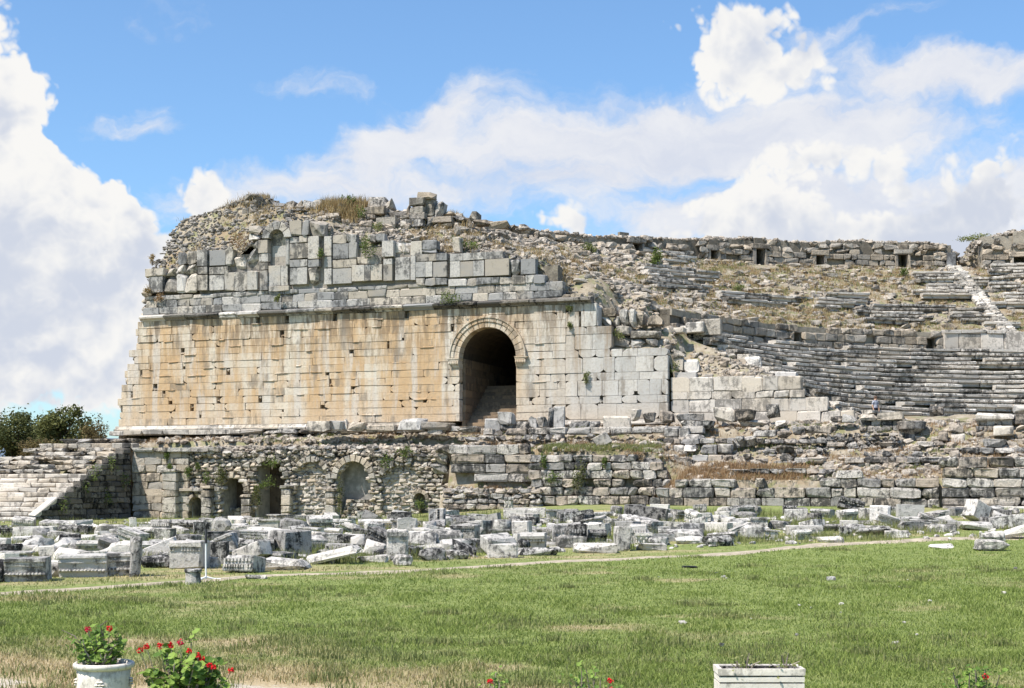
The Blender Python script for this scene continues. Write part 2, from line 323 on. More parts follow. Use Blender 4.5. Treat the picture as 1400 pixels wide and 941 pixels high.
def ground_mat():
    m, k, b = new_mat('meadow_soil')
    p = k.node('ShaderNodeNewGeometry').outputs['Position']
    n = k.noise(k.mapping(p, scale=(0.5, 1, 1)), 0.33, 6, 0.6, 0.4); n2 = k.noise(p, 2.5, 7, 0.65); n3 = k.noise(p, 18.0, 6, 0.7)
    dry = k.node('ShaderNodeAttribute'); dry.attribute_name = 'dry'; bare = k.node('ShaderNodeAttribute'); bare.attribute_name = 'bare'
    g = k.mix(k.ss(n2, 0.35, 0.65), c4((0.14, 0.18, 0.05)), c4((0.245, 0.275, 0.09)))
    s = k.mix(k.ss(n3, 0.3, 0.7), c4((0.34, 0.25, 0.14)), c4((0.48, 0.39, 0.24)))
    f = k.math('ADD', k.math('MULTIPLY', n, 0.8), k.math('MULTIPLY', n2, 0.3)); f = k.math('ADD', f, k.math('MULTIPLY', dry.outputs['Fac'], 0.55))
    col = k.mix(k.ss(f, 0.68, 0.96), g, s)
    d = k.mix(k.ss(n3, 0.35, 0.65), c4((0.40, 0.335, 0.25)), c4((0.56, 0.49, 0.40)))
    fb = k.math('ADD', bare.outputs['Fac'], k.math('MULTIPLY', k.math('SUBTRACT', n2, 0.5), 0.9))
    col = k.mix(k.ss(fb, 0.40, 0.62), col, d)
    k.put(b.inputs['Base Color'], col); bump(k, b, k.math('ADD', n3, n2), 0.7, 0.05)
    return m
MAT['ground'] = ground_mat()
def bank_mat():
    m, k, b = new_mat('weedy_earth')
    p = k.node('ShaderNodeNewGeometry').outputs['Position']
    n = k.noise(p, 0.35, 6, 0.62, 0.3); n2 = k.noise(p, 3.0, 8, 0.68); n3 = k.noise(p, 1.1, 5, 0.6)
    col = k.mix(k.ss(n2, 0.3, 0.7), c4((0.22, 0.175, 0.12)), c4((0.37, 0.32, 0.245)))
    col = k.mix(k.math('MULTIPLY', k.ss(n, 0.52, 0.62), 0.7), col, c4((0.27, 0.195, 0.115)))
    col = k.mix(k.math('MULTIPLY', k.ss(n3, 0.50, 0.60), 0.65), col, c4((0.17, 0.18, 0.07)))
    k.put(b.inputs['Base Color'], col); bump(k, b, n2, 0.9, 0.10)
    return m
MAT['bank'] = bank_mat()
MAT['hill'] = plain('far_hill', (0.16, 0.21, 0.27), 0.95, 0.15, 0.004)  # distance haze is put into this blue base colour
# ------------------------------------------------------------------ mesh tools
def link(o, parent=None):
    COL.objects.link(o)
    if parent is not None: o.parent = parent
    return o
def tag(o, label=None, cat=None, group=None, kind=None):
    if label: o['label'] = label
    if cat: o['category'] = cat
    if group: o['group'] = group
    if kind: o['kind'] = kind
    return o
def empty(name, M, label=None, cat=None, group=None):
    e = bpy.data.objects.new(name, None); e.empty_display_size = 0.3; link(e); e.matrix_basis = M
    return tag(e, label, cat, group, 'thing')
def mesh(name, verts, faces, mat, smooth=False):
    me = bpy.data.meshes.new(name); me.from_pydata([tuple(v) for v in verts], [], [tuple(f) for f in faces]); me.update()
    if mat: me.materials.append(mat)
    if smooth: me.shade_smooth()
    else: me.shade_flat()
    return me
def tri_mesh(name, V, T, mat, attrs=None, smooth=False):
    V = np.ascontiguousarray(V, np.float32); T = np.ascontiguousarray(T, np.int32)
    me = bpy.data.meshes.new(name); me.vertices.add(len(V)); me.vertices.foreach_set('co', V.ravel())
    n = T.shape[1]
    me.loops.add(T.size); me.loops.foreach_set('vertex_index', T.ravel())
    me.polygons.add(len(T)); me.polygons.foreach_set('loop_start', np.arange(0, T.size, n, dtype=np.int32))
    for k_, v in (attrs or {}).items():
        at = me.attributes.new(k_, 'FLOAT', 'POINT'); at.data.foreach_set('value', np.ascontiguousarray(v, np.float32))
    me.update(calc_edges=True); me.validate(verbose=False)
    if mat: me.materials.append(mat)
    if smooth: me.shade_smooth()
    else: me.shade_flat()
    return me
def obj(name, me, parent=None, M=None):
    o = bpy.data.objects.new(name, me); link(o, parent)
    if M is not None: o.matrix_basis = M
    return o
def smesh(name, verts, faces, mat, parent=None, M=None, smooth=False): return obj(name, mesh(name, verts, faces, mat, smooth), parent, M)

# chamfered, slightly worn block: 24 vertices
_corners = [(sx, sy, sz) for sx in (-1, 1) for sy in (-1, 1) for sz in (-1, 1)]
def _cb_faces():
    ci = {c: i for i, c in enumerate(_corners)}; fs = []
    for ax in range(3):
        o1, o2 = [i for i in range(3) if i != ax]
        for s in (-1, 1):
            loop = []
            for p, q in ((-1, -1), (1, -1), (1, 1), (-1, 1)):
                c = [0, 0, 0]; c[ax] = s; c[o1] = p; c[o2] = q; loop.append(ci[tuple(c)] * 3 + ax)
            fs.append(loop)
        for p in (-1, 1):
            for q in (-1, 1):
                c1 = [0, 0, 0]; c1[ax] = -1; c1[o1] = p; c1[o2] = q; c2 = list(c1); c2[ax] = 1
                i1, i2 = ci[tuple(c1)], ci[tuple(c2)]
                fs.append([i1 * 3 + o1, i1 * 3 + o2, i2 * 3 + o2, i2 * 3 + o1])
    for i in range(8): fs.append([i * 3, i * 3 + 1, i * 3 + 2])
    return fs
_CBF = _cb_faces()
def block_geo(w, h, d, ch=0.03, jit=0.012, cut=0.0, ncut=0, rough=0.0, rg=R, front=False):
    V = []
    hw, hd, hh = w / 2, d / 2, h / 2
    ch = min(ch, 0.3 * min(w, h, d))
    cs = rg.sample([i for i in range(8) if not front or _corners[i][1] < 0], min(4 if front else 8, ncut)) if ncut else []
    for i, (sx, sy, sz) in enumerate(_corners):
        e = cut * rg.uniform(0.5, 1.0) if i in cs else 0.0
        e = min(e, 0.45 * min(w, h, d))
        for ax in range(3):
            c = [ch + e, ch + e, ch + e]; c[ax] = e * 0.15
            V.append([sx * (hw - c[0]) + rg.uniform(-jit, jit), sy * (hd - c[1]) + rg.uniform(-jit, jit), sz * (hh - c[2]) + rg.uniform(-jit, jit)])
    V = np.array(V); fs = []
    for f in _CBF:
        p = V[f]; n = np.cross(p[1] - p[0], p[2] - p[0])
        fs.append(list(f) if np.dot(n, p.mean(0)) > 0 else list(f)[::-1])
    if rough > 0:
        for fi in (2, 5 * 1 + 0):                    # front face bulges like a quarry-faced stone
            pass
        ff = [i for i, f in enumerate(fs) if len(f) == 4 and all(V[j][1] < -hd + ch * 0.9 + jit * 2 for j in f)][:1]
        for fi in ff:
            f = fs[fi]; c = V[f].mean(0) + np.array([rg.uniform(-.25, .25) * w, -rough * rg.uniform(0.3, 1.0), rg.uniform(-.2, .25) * h])
            V = np.vstack([V, c]); ni = len(V) - 1
            fs[fi:fi + 1] = [[f[j], f[(j + 1) % 4], ni] for j in range(4)]
    return V, fs
_bcache = {}
def q(v, s): return max(s, round(v / s) * s)
def block_mesh(w, h, d, mat, style='ashlar', nvar=4):
    if style == 'hole': nvar = 12
    W_, H_, D_ = q(w, 0.25), q(h, 0.125), q(d, 0.25)
    key = (W_, H_, D_, mat, style, R.randrange(nvar))
    if key not in _bcache:
        P = dict(ashlar=dict(ch=0.012, jit=0.006), worn=dict(ch=0.028, jit=0.016, cut=0.10, ncut=2, rough=0.02), hole=dict(ch=0.014, jit=0.008, cut=0.15, ncut=2, front=True),
                 rough=dict(ch=0.06, jit=0.035, cut=0.12, ncut=2, rough=0.10), broken=dict(ch=0.08, jit=0.06, cut=0.28, ncut=3, rough=0.08),
                 slab=dict(ch=0.03, jit=0.03, cut=0.2, ncut=2), chipped=dict(ch=0.014, jit=0.008, cut=0.05, ncut=2, front=True))[style]
        if style == 'hole':                            # robbed clamp holes: one or two joint corners broken right off
            c = [(-W_ / 2, -H_ / 2), (W_ / 2, -H_ / 2), (W_ / 2, H_ / 2), (-W_ / 2, H_ / 2)]; cut = R.sample(range(4), R.choice((1, 1, 2))); poly = []
            for i_, (x_, z_) in enumerate(c):
                sx_, sz_ = math.copysign(1, x_), math.copysign(1, z_)
                if i_ in cut:
                    dx, dz_ = R.uniform(0.10, 0.34), R.uniform(0.08, 0.26); p1 = (x_ - sx_ * dx, z_); p2 = (x_ - sx_ * dx * 0.35, z_ - sz_ * dz_ * 0.4 - sz_ * 0.02); p3 = (x_, z_ - sz_ * dz_)
                    poly += [p1, p2, p3] if i_ in (1, 3) else [p3, p2, p1]
                else: poly.append((x_, z_))
            V, fs = prism_vf(poly, -D_ / 2, D_ / 2, 0.012)
        else: V, fs = block_geo(W_, H_, D_, **P)
        _bcache[key] = mesh('stone_block', V, fs, MAT[mat])
    return _bcache[key], Matrix.Diagonal((w / W_, d / D_, h / H_, 1))

class Bag:                                           # many small stones or leaves joined into one mesh
    def __init__(s): s.V = []; s.T = []; s.r = []; s.n = 0
    def add(s, V, T, r):
        s.V.append(np.asarray(V, float)); s.T.append(np.asarray(T) + s.n); s.r.append(np.broadcast_to(np.asarray(r, float), (len(V),))); s.n += len(V)
    def add_mesh(s, me, M, r):
        V = np.empty(len(me.vertices) * 3, np.float32); me.vertices.foreach_get('co', V); V = V.reshape(-1, 3)
        T = []
        for p in me.polygons:
            v = list(p.vertices)
            for i in range(1, len(v) - 1): T.append((v[0], v[i], v[i + 1]))
        A = np.array(M); s.add(V @ A[:3, :3].T + A[:3, 3], np.array(T), r)
    def batch(s, V, T, Ms, P, r):                    # V (n,3), Ms (k,3,3), P (k,3), r (k)
        k_, n = len(P), len(V)
        if k_ == 0: return
        VV = (np.einsum('kij,nj->kni', Ms, V) + P[:, None, :]).reshape(-1, 3)
        TT = (T[None] + (np.arange(k_) * n)[:, None, None]).reshape(-1, T.shape[1])
        s.add(VV, TT, np.repeat(r, n))
    def build(s, name, mat, parent=None, M=None, kind='stuff', extra=None, smooth=False):
        if not s.V: return None
        V = np.vstack(s.V); T = np.vstack(s.T)
        at = {'rnd': np.concatenate(s.r)}; at.update(extra or {})
        o = obj(name, tri_mesh(name, V, T, mat, at, smooth), parent, M)
        if kind: o['kind'] = kind
        return o

class Asm:                                           # a masonry thing: an Empty plus its stones
    def __init__(s, name, label, cat, M, group=None):
        s.e = empty(name, M, label, cat, group); s.inv = M.inverted(); s.rec = []; s.under = {}
    def put(s, me, M, area, name='stone_block'): s.rec.append((area, me, s.inv @ M, name))
    def block(s, M, w, h, d, mat, style='ashlar', name='stone_block'):
        me, S = block_mesh(w, h, d, mat, style); s.put(me, M @ S, w * h, name)
    def part(s, name, verts, faces, mat, M=None, smooth=False):
        return smesh(name, verts, faces, MAT[mat] if isinstance(mat, str) else mat, s.e, None if M is None else s.inv @ M, smooth)
    def flush(s, limit=290):
        by = {}
        for r in s.rec: by.setdefault(r[3], []).append(r)
        for nm, L in by.items():
            L.sort(key=lambda r: -r[0])
            host = s.under.get(nm)
            for ar, me, M, _ in L[:limit]: obj(nm, me, host or s.e, host.matrix_basis.inverted() @ M if host else M)
            rest = {}
            for ar, me, M, _ in L[limit:]: rest.setdefault(me.materials[0].name, []).append((me, M))
            for mt, LL in rest.items():
                b = Bag()
                for me, M in LL: b.add_mesh(me, M, R.random())
                b.build('small_stones', bpy.data.materials[mt], s.e)
        return s.e
def box_vf(x0, x1, y0, y1, z0, z1):
    v = [(x, y, z) for x in (x0, x1) for y in (y0, y1) for z in (z0, z1)]
    return v, [(0, 1, 3, 2), (4, 6, 7, 5), (0, 4, 5, 1), (2, 3, 7, 6), (0, 2, 6, 4), (1, 5, 7, 3)]
def prism_vf(poly, y0, y1, bev=0.02):                # poly in x,z ; extruded along y, front edge softened
    n = len(poly); c = np.mean(poly, 0); V = []
    P = np.array(poly, float); inn = c + (P - c) * (1 - bev / max(0.05, np.linalg.norm(P - c, axis=1).min()))
    for p in inn: V.append((p[0], y0, p[1]))
    for p in P: V.append((p[0], y0 + bev, p[1]))
    for p in P: V.append((p[0], y1, p[1]))
    ar = sum(P[i][0] * P[(i + 1) % n][1] - P[(i + 1) % n][0] * P[i][1] for i in range(n))
    f = [list(range(n)) if ar > 0 else list(range(n))[::-1], [i + 2 * n for i in (range(n)[::-1] if ar > 0 else range(n))]]
    for i in range(n):
        j = (i + 1) % n
        for o in (0, n):
            qd = [i + o, i + o + n, j + o + n, j + o]
            f.append(qd if ar > 0 else qd[::-1])
    return V, f
def lay(asm, a0, a1, z0, h, t, wmin, wmax, d, mat, style='ashlar', gaps=(), skip=0.0, proud=0.015, jz=0.0, hole=0.0, yaw=0.0, name='stone_block', gapw=0.012, vgap=None, pit=0.0):
    x = a0
    while x < a1 - 0.12:
        w = R.uniform(wmin, wmax)
        if a1 - x - w < wmin * 0.6: w = a1 - x
        e = x + w; g = next(((p, r_) for p, r_ in gaps if x < r_ - 1e-6 and e > p + 1e-6), None)
        if g:
            if x >= g[0] - 0.1: x = max(g[1], x + 1e-3); continue
            w = g[0] - x; e = g[0]
        if R.random() >= skip:
            st = style
            if st == 'ashlar' and R.random() < 0.15: st = 'chipped'
            if hole and R.random() < hole: st = 'hole'
            hh = h * (1 + R.uniform(-jz, jz)) - gapw
            dd = d * R.uniform(0.95, 1.05)
            asm.block(FM(x + w / 2, t + R.uniform(-proud, proud) - dd / 2, z0 + hh / 2 + gapw / 2, R.uniform(-1, 1) * proud * 0.3), w - (gapw if vgap is None else vgap), hh, dd, mat, st, name)
        x = e
        if pit and R.random() < pit and x + 0.4 < a1 and not any(p - 0.4 < x < r_ + 0.4 for p, r_ in gaps):   # robbed hole in the joint, half filled by a shim stone
            pw = R.uniform(0.14, 0.34); fh = max(R.uniform(0.35, 0.7), 1 - 0.26 / h); up = R.random() < 0.7
            asm.block(FM(x + pw / 2, t - d / 2, z0 + (h * (1 - fh / 2) if up else h * fh / 2)), pw - 0.006, h * fh - 0.01, d, mat, 'broken' if R.random() < .5 else 'ashlar', name); x += pw
# rubble stone pool: worn polyhedra with 20 faces
def _ico():
    p = (1 + 5 ** 0.5) / 2
    V = np.array([(-1, p, 0), (1, p, 0), (-1, -p, 0), (1, -p, 0), (0, -1, p), (0, 1, p), (0, -1, -p), (0, 1, -p), (p, 0, -1), (p, 0, 1), (-p, 0, -1), (-p, 0, 1)], float)
    T = np.array([(0, 11, 5), (0, 5, 1), (0, 1, 7), (0, 7, 10), (0, 10, 11), (1, 5, 9), (5, 11, 4), (11, 10, 2), (10, 7, 6), (7, 1, 8), (3, 9, 4), (3, 4, 2), (3, 2, 6), (3, 6, 8), (3, 8, 9), (4, 9, 5), (2, 4, 11), (6, 2, 10), (8, 6, 7), (9, 8, 1)])
    return V / np.linalg.norm(V[0]), T
_IV, _IT = _ico()
ROCKS = []
for _ in range(14):
    th = NR.uniform(0, 6.28); c, s_ = math.cos(th), math.sin(th)
    V = _IV @ np.array([[c, -s_, 0], [s_, c, 0], [0, 0, 1]]).T
    V = np.sign(V) * np.abs(V) ** NR.uniform(0.45, 0.8); V = V * NR.uniform(0.6, 1.2, (12, 1)) * 0.58
    ROCKS.append(V)
def rotz(a):
    c, s_ = np.cos(a), np.sin(a); z = np.zeros_like(c); o = np.ones_like(c)
    return np.stack([np.stack([c, -s_, z], -1), np.stack([s_, c, z], -1), np.stack([z, z, o], -1)], -2)
def rotx(a):
    c, s_ = np.cos(a), np.sin(a); z = np.zeros_like(c); o = np.ones_like(c)
    return np.stack([np.stack([o, z, z], -1), np.stack([z, c, -s_], -1), np.stack([z, s_, c], -1)], -2)
def scatter(bag, P, size, flat=(0.45, 0.9), long=(0.7, 1.7), tilt=0.35, yaw=None):
    P = np.asarray(P, float); n = len(P)
    if n == 0: return
    size = np.broadcast_to(np.asarray(size, float), (n,))
    ya = NR.uniform(0, 6.28, n) if yaw is None else yaw + NR.normal(0, 0.15, n)
    Rm = rotz(ya) @ rotx(NR.normal(0, tilt, n))
    S = np.zeros((n, 3, 3)); S[:, 0, 0] = size * NR.uniform(*long, n); S[:, 1, 1] = size; S[:, 2, 2] = size * NR.uniform(*flat, n)
    M = Rm @ S; kind = NR.integers(0, len(ROCKS), n); r = NR.random(n)
    for i, V in enumerate(ROCKS):
        s_ = kind == i; bag.batch(V, _IT, M[s_], P[s_], r[s_])
# a tuft of thin blades; blade = one bent strip of three triangles
def blades(P, h, w, lean=0.5, dry=None):
    n = len(P); P = np.asarray(P, float); h = np.broadcast_to(h, (n,)) * NR.uniform(0.55, 1.25, n); w = np.broadcast_to(w, (n,)) * NR.uniform(0.7, 1.3, n)
    a = NR.uniform(0, 6.28, n); l = NR.uniform(0.1, 1.0, n) * lean; b = NR.uniform(0, 6.28, n)
    sx, sy = np.cos(a) * w / 2, np.sin(a) * w / 2; lx, ly = np.cos(b) * l * h, np.sin(b) * l * h
    z = np.zeros(n)
    V = np.stack([P + np.stack([-sx, -sy, z - 0.01], -1), P + np.stack([sx, sy, z - 0.01], -1),
                  P + np.stack([lx * .35 + sx * .7, ly * .35 + sy * .7, h * .6], -1), P + np.stack([lx * .35 - sx * .7, ly * .35 - sy * .7, h * .6], -1),
                  P + np.stack([lx, ly, h], -1)], 1).reshape(-1, 3)
    o = (np.arange(n) * 5)[:, None, None]
    T = (np.array([(0, 1, 2), (0, 2, 3), (3, 2, 4)])[None] + o).reshape(-1, 3)
    return V, T, np.repeat(NR.random(n), 5)
# leaf cards spread through clumps
def leaves(P, size, up=0.3):
    n = len(P); P = np.asarray(P, float); s = np.broadcast_to(size, (n,)) * NR.uniform(0.6, 1.3, n)
    d = NR.normal(0, 1, (n, 3)); d[:, 2] = d[:, 2] * 0.6 + up; d /= np.linalg.norm(d, axis=1)[:, None]
    e = np.cross(d, NR.normal(0, 1, (n, 3))); e /= np.linalg.norm(e, axis=1)[:, None]; nn = np.cross(d, e)
    V = np.stack([P - d * s[:, None] * .5, P + e * s[:, None] * .32 + nn * s[:, None] * .08, P + d * s[:, None] * .5, P - e * s[:, None] * .32 + nn * s[:, None] * .08], 1).reshape(-1, 3)
    o = (np.arange(n) * 4)[:, None, None]
    T = (np.array([(0, 1, 2), (0, 2, 3)])[None] + o).reshape(-1, 3)
    return V, T, np.repeat(NR.random(n), 4)
def tube_vf(path, radii, n=7, cap=True):
    V = []; Fs = []; path = [Vector(p) for p in path]
    for i, p in enumerate(path):
        d = (path[min(i + 1, len(path) - 1)] - path[max(i - 1, 0)]).normalized()
        x = d.orthogonal().normalized() if i == 0 else (x - d * x.dot(d)).normalized()
        y = d.cross(x)
        for j in range(n):
            an = 2 * math.pi * j / n; V.append(tuple(p + (x * math.cos(an) + y * math.sin(an)) * radii[i]))
    for i in range(len(path) - 1):
        for j in range(n): Fs.append((i * n + j, i * n + (j + 1) % n, (i + 1) * n + (j + 1) % n, (i + 1) * n + j))
    if cap: Fs.append(tuple(range(n))[::-1]); Fs.append(tuple(range((len(path) - 1) * n, len(path) * n)))
    return V, Fs
def join_vf(L):
    V = []; Fs = []
    for v, f in L:
        o = len(V); V += list(v); Fs += [tuple(i + o for i in q_) for q_ in f]
    return V, Fs
def lathe_vf(prof, n=24, flute=0.0, nf=0):
    V = []; Fs = []
    for r_, z in prof:
        for j in range(n):
            an = 2 * math.pi * j / n; rr = r_ * (1 - flute * (0.5 + 0.5 * math.cos(nf * an))) if nf else r_
            V.append((rr * math.cos(an), rr * math.sin(an), z))
    for i in range(len(prof) - 1):
        for j in range(n): Fs.append((i * n + j, i * n + (j + 1) % n, (i + 1) * n + (j + 1) % n, (i + 1) * n + j))
    Fs.append(tuple(range(n))[::-1]); Fs.append(tuple(range((len(prof) - 1) * n, len(prof) * n)))
    return V, Fs
# ------------------------------------------------------------------ heights of the place
def ground_z(x, y):
    x = np.asarray(x, float); y = np.asarray(y, float)
    z = sst(48, 80, y) * 1.15 * sst(-14, 6, x)
    z = z + (fbm(x * 0.35, y * 0.35, 3, 3) - 0.5) * 0.10 * sst(14, 20, y)
    return z + 0.34 * (1 - sst(12.9, 15.5, y))
def on_ground(px, py):
    D = 40.0
    for _ in range(30):
        x = (px - 700) / F * D; z = float(ground_z(x, D)); D = 0.5 * D + 0.5 * max(8.0, (EYE - z) * F / max(8.0, py - HORIZ))
    return (px - 700) / F * D, D
def curve(pts, t):                                    # photo outline measured on the plane t -> z as a function of a
    L = sorted(FP(px, py, t) for px, py in pts)
    A = np.array([p[0] for p in L]); Z = np.array([p[1] for p in L])
    return lambda a: np.interp(a, A, Z)
WALLTOP = [(150, 520), (170, 470), (180, 420), (190, 392), (198, 374), (240, 374), (268, 350), (320, 347), (352, 318), (440, 315), (445, 327), (480, 330), (540, 335), (562, 347), (690, 349), (740, 360), (748, 385),
           (762, 412), (800, 412), (816, 440), (820, 470), (842, 476), (912, 480), (920, 520), (1010, 518), (1100, 528), (1132, 552), (1180, 575)]
zwall = curve(WALLTOP, 0.0)
zhill = curve([(188, 420), (192, 350), (215, 324), (240, 303), (280, 288), (310, 281), (330, 270), (350, 268), (357, 294), (370, 292), (440, 292), (455, 287), (480, 284), (520, 287), (560, 292), (610, 299), (650, 302), (700, 312), (745, 318)], -4.0)
RIM = [(560, 300), (612, 300), (650, 300), (690, 307), (745, 314), (790, 319), (850, 320), (930, 324), (985, 324), (1010, 321), (1030, 324), (1100, 329), (1150, 326), (1210, 329), (1260, 328), (1290, 334), (1302, 345), (1310, 354), (1320, 350), (1332, 328), (1350, 321), (1400, 311), (1460, 305)]
def _rim():
    T = []; Z = []
    for px, py in RIM:
        k = (px - 700) / F; best = None
        for th in np.linspace(0, 2.2, 1500):
            p = polar(52.5, th); e = abs(p[0] / p[1] - k)
            if best is None or e < best[0]: best = (e, th, p[1])
        T.append(best[1]); Z.append(EYE + (HORIZ - py) / F * best[2])
    o = np.argsort(T); return np.array(T)[o], np.array(Z)[o]
_RT, _RZ = _rim()
SEAT_R0, SEAT_DR, SEAT_Z0, SEAT_DZ, SEAT_N = 18.8, 0.78, 6.8, 0.405, 15
def zmound(a, t):
    a = np.asarray(a, float); t = np.asarray(t, float)
    r = np.hypot(70 - a, t); th = np.arctan2(-t, 70 - a)
    nz = fbm(a * 0.5 + 40, t * 0.5 + 9, 21, 4) - 0.5
    cav = np.interp(r, [0, 18.3, 18.8, 30.4, 32.3, 32.6, 49.4, 52.0], [6.4, 6.4, 6.55, 12.55, 12.65, 14.3, 22.1, 22.2])
    cav = cav + nz * np.where((r > 32) & (r < 49), 0.9, 0.15) + np.where(th < 0.2, nz * 0.8, 0)
    rim = np.interp(th, _RT, _RZ) + (fbm(th * 60, r * 0.4, 5, 4) - 0.5) * 0.9
    k = sst(52.0, 52.7, r)
    z = cav * (1 - k) + (rim - 0.25) * k
    z = z - np.clip(r - 55.0, 0, 40) * 1.3
    hill = zhill(a) + nz * 0.7 - np.clip(-t - 12, 0, 50) * 0.5
    wh = sst(17.5, 23, r - 30) * (1 - sst(7, 13, -t))            # the outer core keeps its own outline near the front
    wh = np.where(r > 47, np.maximum(wh, (1 - sst(7, 13, -t)) * sst(47, 50, r)), wh * 0)
    z = z * (1 - wh) + hill * wh
    sl = np.where(a < 13, 1.35, 0.85)
    z = np.minimum(z, zwall(a) - 0.25 + sl * np.clip(-t, 0, 60) + nz * 0.5 * np.clip(-t, 0, 1))
    z = np.minimum(z, 6.0 + np.clip(a - 0.2 + nz * 0.6, 0, 50) * 9)
    z = np.where(a < -0.3, 2.5, z)
    return np.maximum(z, np.where((a > -0.4) & (t > -60), 5.2, 2.5))
def on_cavea(px, py):
    D = np.arange(80, 165, 0.1); x = (px - 700) / F * D; z = EYE + (HORIZ - py) / F * D
    a, t = to_at(x, D); zz = zmound(a, t); ok = np.where((zz >= z) & (t < -0.3))[0]
    i = ok[0] if len(ok) else len(D) - 1
    return float(np.hypot(70 - a[i], t[i])), float(np.arctan2(-t[i], 70 - a[i])), float(zz[i])

# profile of the stage ruin in front of the theatre, by zone along the front
ZONES = [(-40, [(-1, 2.6), (0, 2.5), (3, 2.4), (14.3, -0.5), (20, -0.5)]), (-10, [(-1, 3.3), (0, 3.2), (3, 3.1), (5, 2.9), (14.3, -0.5), (20, -0.5)]), (-3.5, [(-1, 5.0), (0, 5.0), (3, 4.7), (14.3, -0.5), (20, -0.5)]), (2.1, [(-1, 5.3), (0, 5.3), (3, 4.7), (14.3, -0.6), (20, -0.6)]),
         (2.5, [(-1, 5.7), (0, 5.65), (1.3, 5.2), (1.5, -0.4), (20, -0.4)]), (27.25, [(-1, 5.8), (0, 5.8), (1.3, 5.3), (1.5, -0.2), (20, -0.2)]),
         (27.5, [(-1, 5.95), (0, 5.9), (2.2, 5.6), (2.5, 5.1), (6.2, 4.4), (6.45, 2.2), (7.9, 1.55), (8.1, 0.2), (20, 0.2)]),
         (33.0, [(-1, 5.95), (0, 5.95), (2.2, 5.7), (2.5, 5.1), (6.2, 4.4), (6.45, 2.3), (7.9, 1.5), (8.1, 0.3), (20, 0.3)]),
         (34.5, [(-1, 6.0), (0, 6.0), (2.2, 5.75), (2.5, 5.2), (4.9, 4.75), (7.3, 4.45), (7.5, 0.5), (20, 0.5)]),
         (40.6, [(-1, 6.05), (0, 6.0), (2.2, 5.75), (2.5, 5.2), (4.9, 4.75), (7.3, 4.3), (7.5, 0.6), (20, 0.6)]),
         (43.0, [(-1, 6.2), (0, 6.1), (2.6, 5.7), (2.9, 5.2), (5.0, 4.3), (7.0, 3.5), (9.3, 2.5), (9.5, 0.7), (20, 0.7)]),
         (62.0, [(-1, 6.2), (0, 6.1), (2.6, 5.7), (3.2, 5.0), (5.0, 4.3), (7.0, 3.5), (9.3, 2.7), (9.5, 0.7), (20, 0.7)]),
         (95.0, [(-1, 6.2), (0, 6.1), (2.6, 5.7), (3.2, 5.0), (5.0, 4.3), (7.0, 3.6), (9.3, 2.9), (9.5, 0.7), (20, 0.7)])]
def zstage(a, t, noise_=True):
    a = np.asarray(a, float); t = np.asarray(t, float)
    cols = np.stack([np.interp(t, [p[0] for p in pr], [p[1] for p in pr]) for _, pr in ZONES], 0)
    za = np.array([z_[0] for z_ in ZONES]); i = np.clip(np.searchsorted(za, a) - 1, 0, len(za) - 2)
    w = np.clip((a - za[i]) / (za[i + 1] - za[i]), 0, 1)
    z = np.take_along_axis(cols, i[None], 0)[0] * (1 - w) + np.take_along_axis(cols, (i + 1)[None], 0)[0] * w
    if noise_: z = z + (fbm(a * 0.7, t * 0.7, 31, 4) - 0.5) * 0.4 * (z > 1.2)
    return z
def grid_mesh(name, X, Y, Z, mat, attrs=None, smooth=True):
    n, m_ = X.shape; V = np.stack([X, Y, Z], -1).reshape(-1, 3)
    i = np.arange(n * m_).reshape(n, m_)
    T = np.stack([i[:-1, :-1], i[1:, :-1], i[1:, 1:], i[:-1, 1:]], -1).reshape(-1, 4)
    return tri_mesh(name, V, T, mat, attrs, smooth)

# ---- the lawn sheet, out to the horizon
PATH_PX = [(-60, 816), (60, 808), (150, 802), (240, 796), (330, 790), (430, 785), (560, 780), (700, 773), (800, 767), (900, 762), (1000, 757), (1080, 750), (1160, 744), (1260, 738), (1480, 733)]
PATH = np.array([on_ground(*p) for p in PATH_PX]); PATH = np.vstack([PATH[0] + np.array([-14.0, -2.5]), PATH, PATH[-1] + np.array([14.0, 2.0])])
def path_y(x): return np.interp(x, PATH[:, 0], PATH[:, 1])
def pix_of(x, y): return 700 + F * x / y, HORIZ + F * (EYE - ground_z(x, y)) / y
def dry_mask(x, y):
    n = (fbm(x * 0.5, y * 0.5, 77, 4) - 0.5)
    px, py = pix_of(x, y)
    d = sst(-1.0, 0.6, -(np.hypot((x + 7.4) / 3.6, (y - 17.6) / 3.6) - 1) + n * 1.8)                  # worn corner by the pots
    d = np.maximum(d, 0.9 * sst(-0.6, 0.5, -(np.hypot((x + 2.8) / 4.8, (y - 16.8) / 2.0) - 1) + n * 1.6))
    d = np.maximum(d, 0.45 * sst(0.5, 0.0, np.abs(y - path_y(x) + 2.5) / 5.0) * sst(6, -6, x))
    d = np.maximum(d, 0.38 * sst(-1.0, 2.0, y - path_y(x)))
    d = np.maximum(d, 0.35 * sst(0.02, 0.22, n))
    return np.clip(d, 0, 1)
def bare_mask(x, y):
    n = (fbm(x * 0.8, y * 0.8, 99, 4) - 0.5)
    b = sst(-0.5, 0.5, -(np.hypot((x + 3.2) / 1.5, (y - 16.4) / 1.1) - 1) + n)
    b = np.maximum(b, 0.8 * sst(-0.5, 0.5, -(np.hypot((x + 7.4) / 1.6, (y - 17.3) / 1.0) - 1) + n))
    return np.clip(b, 0, 1) * 0.8
def geo(a, b, n): return list(np.geomspace(a, b, n))
xs = np.array(sorted([-v for v in geo(46, 9000, 18)] + list(np.arange(-45, 45.1, 0.5)) + geo(46, 9000, 18)))
ys = np.array(list(np.arange(-60, 8, 6)) + list(np.arange(8, 40, 0.4)) + list(np.arange(40, 100, 1.0)) + geo(101, 9500, 26))
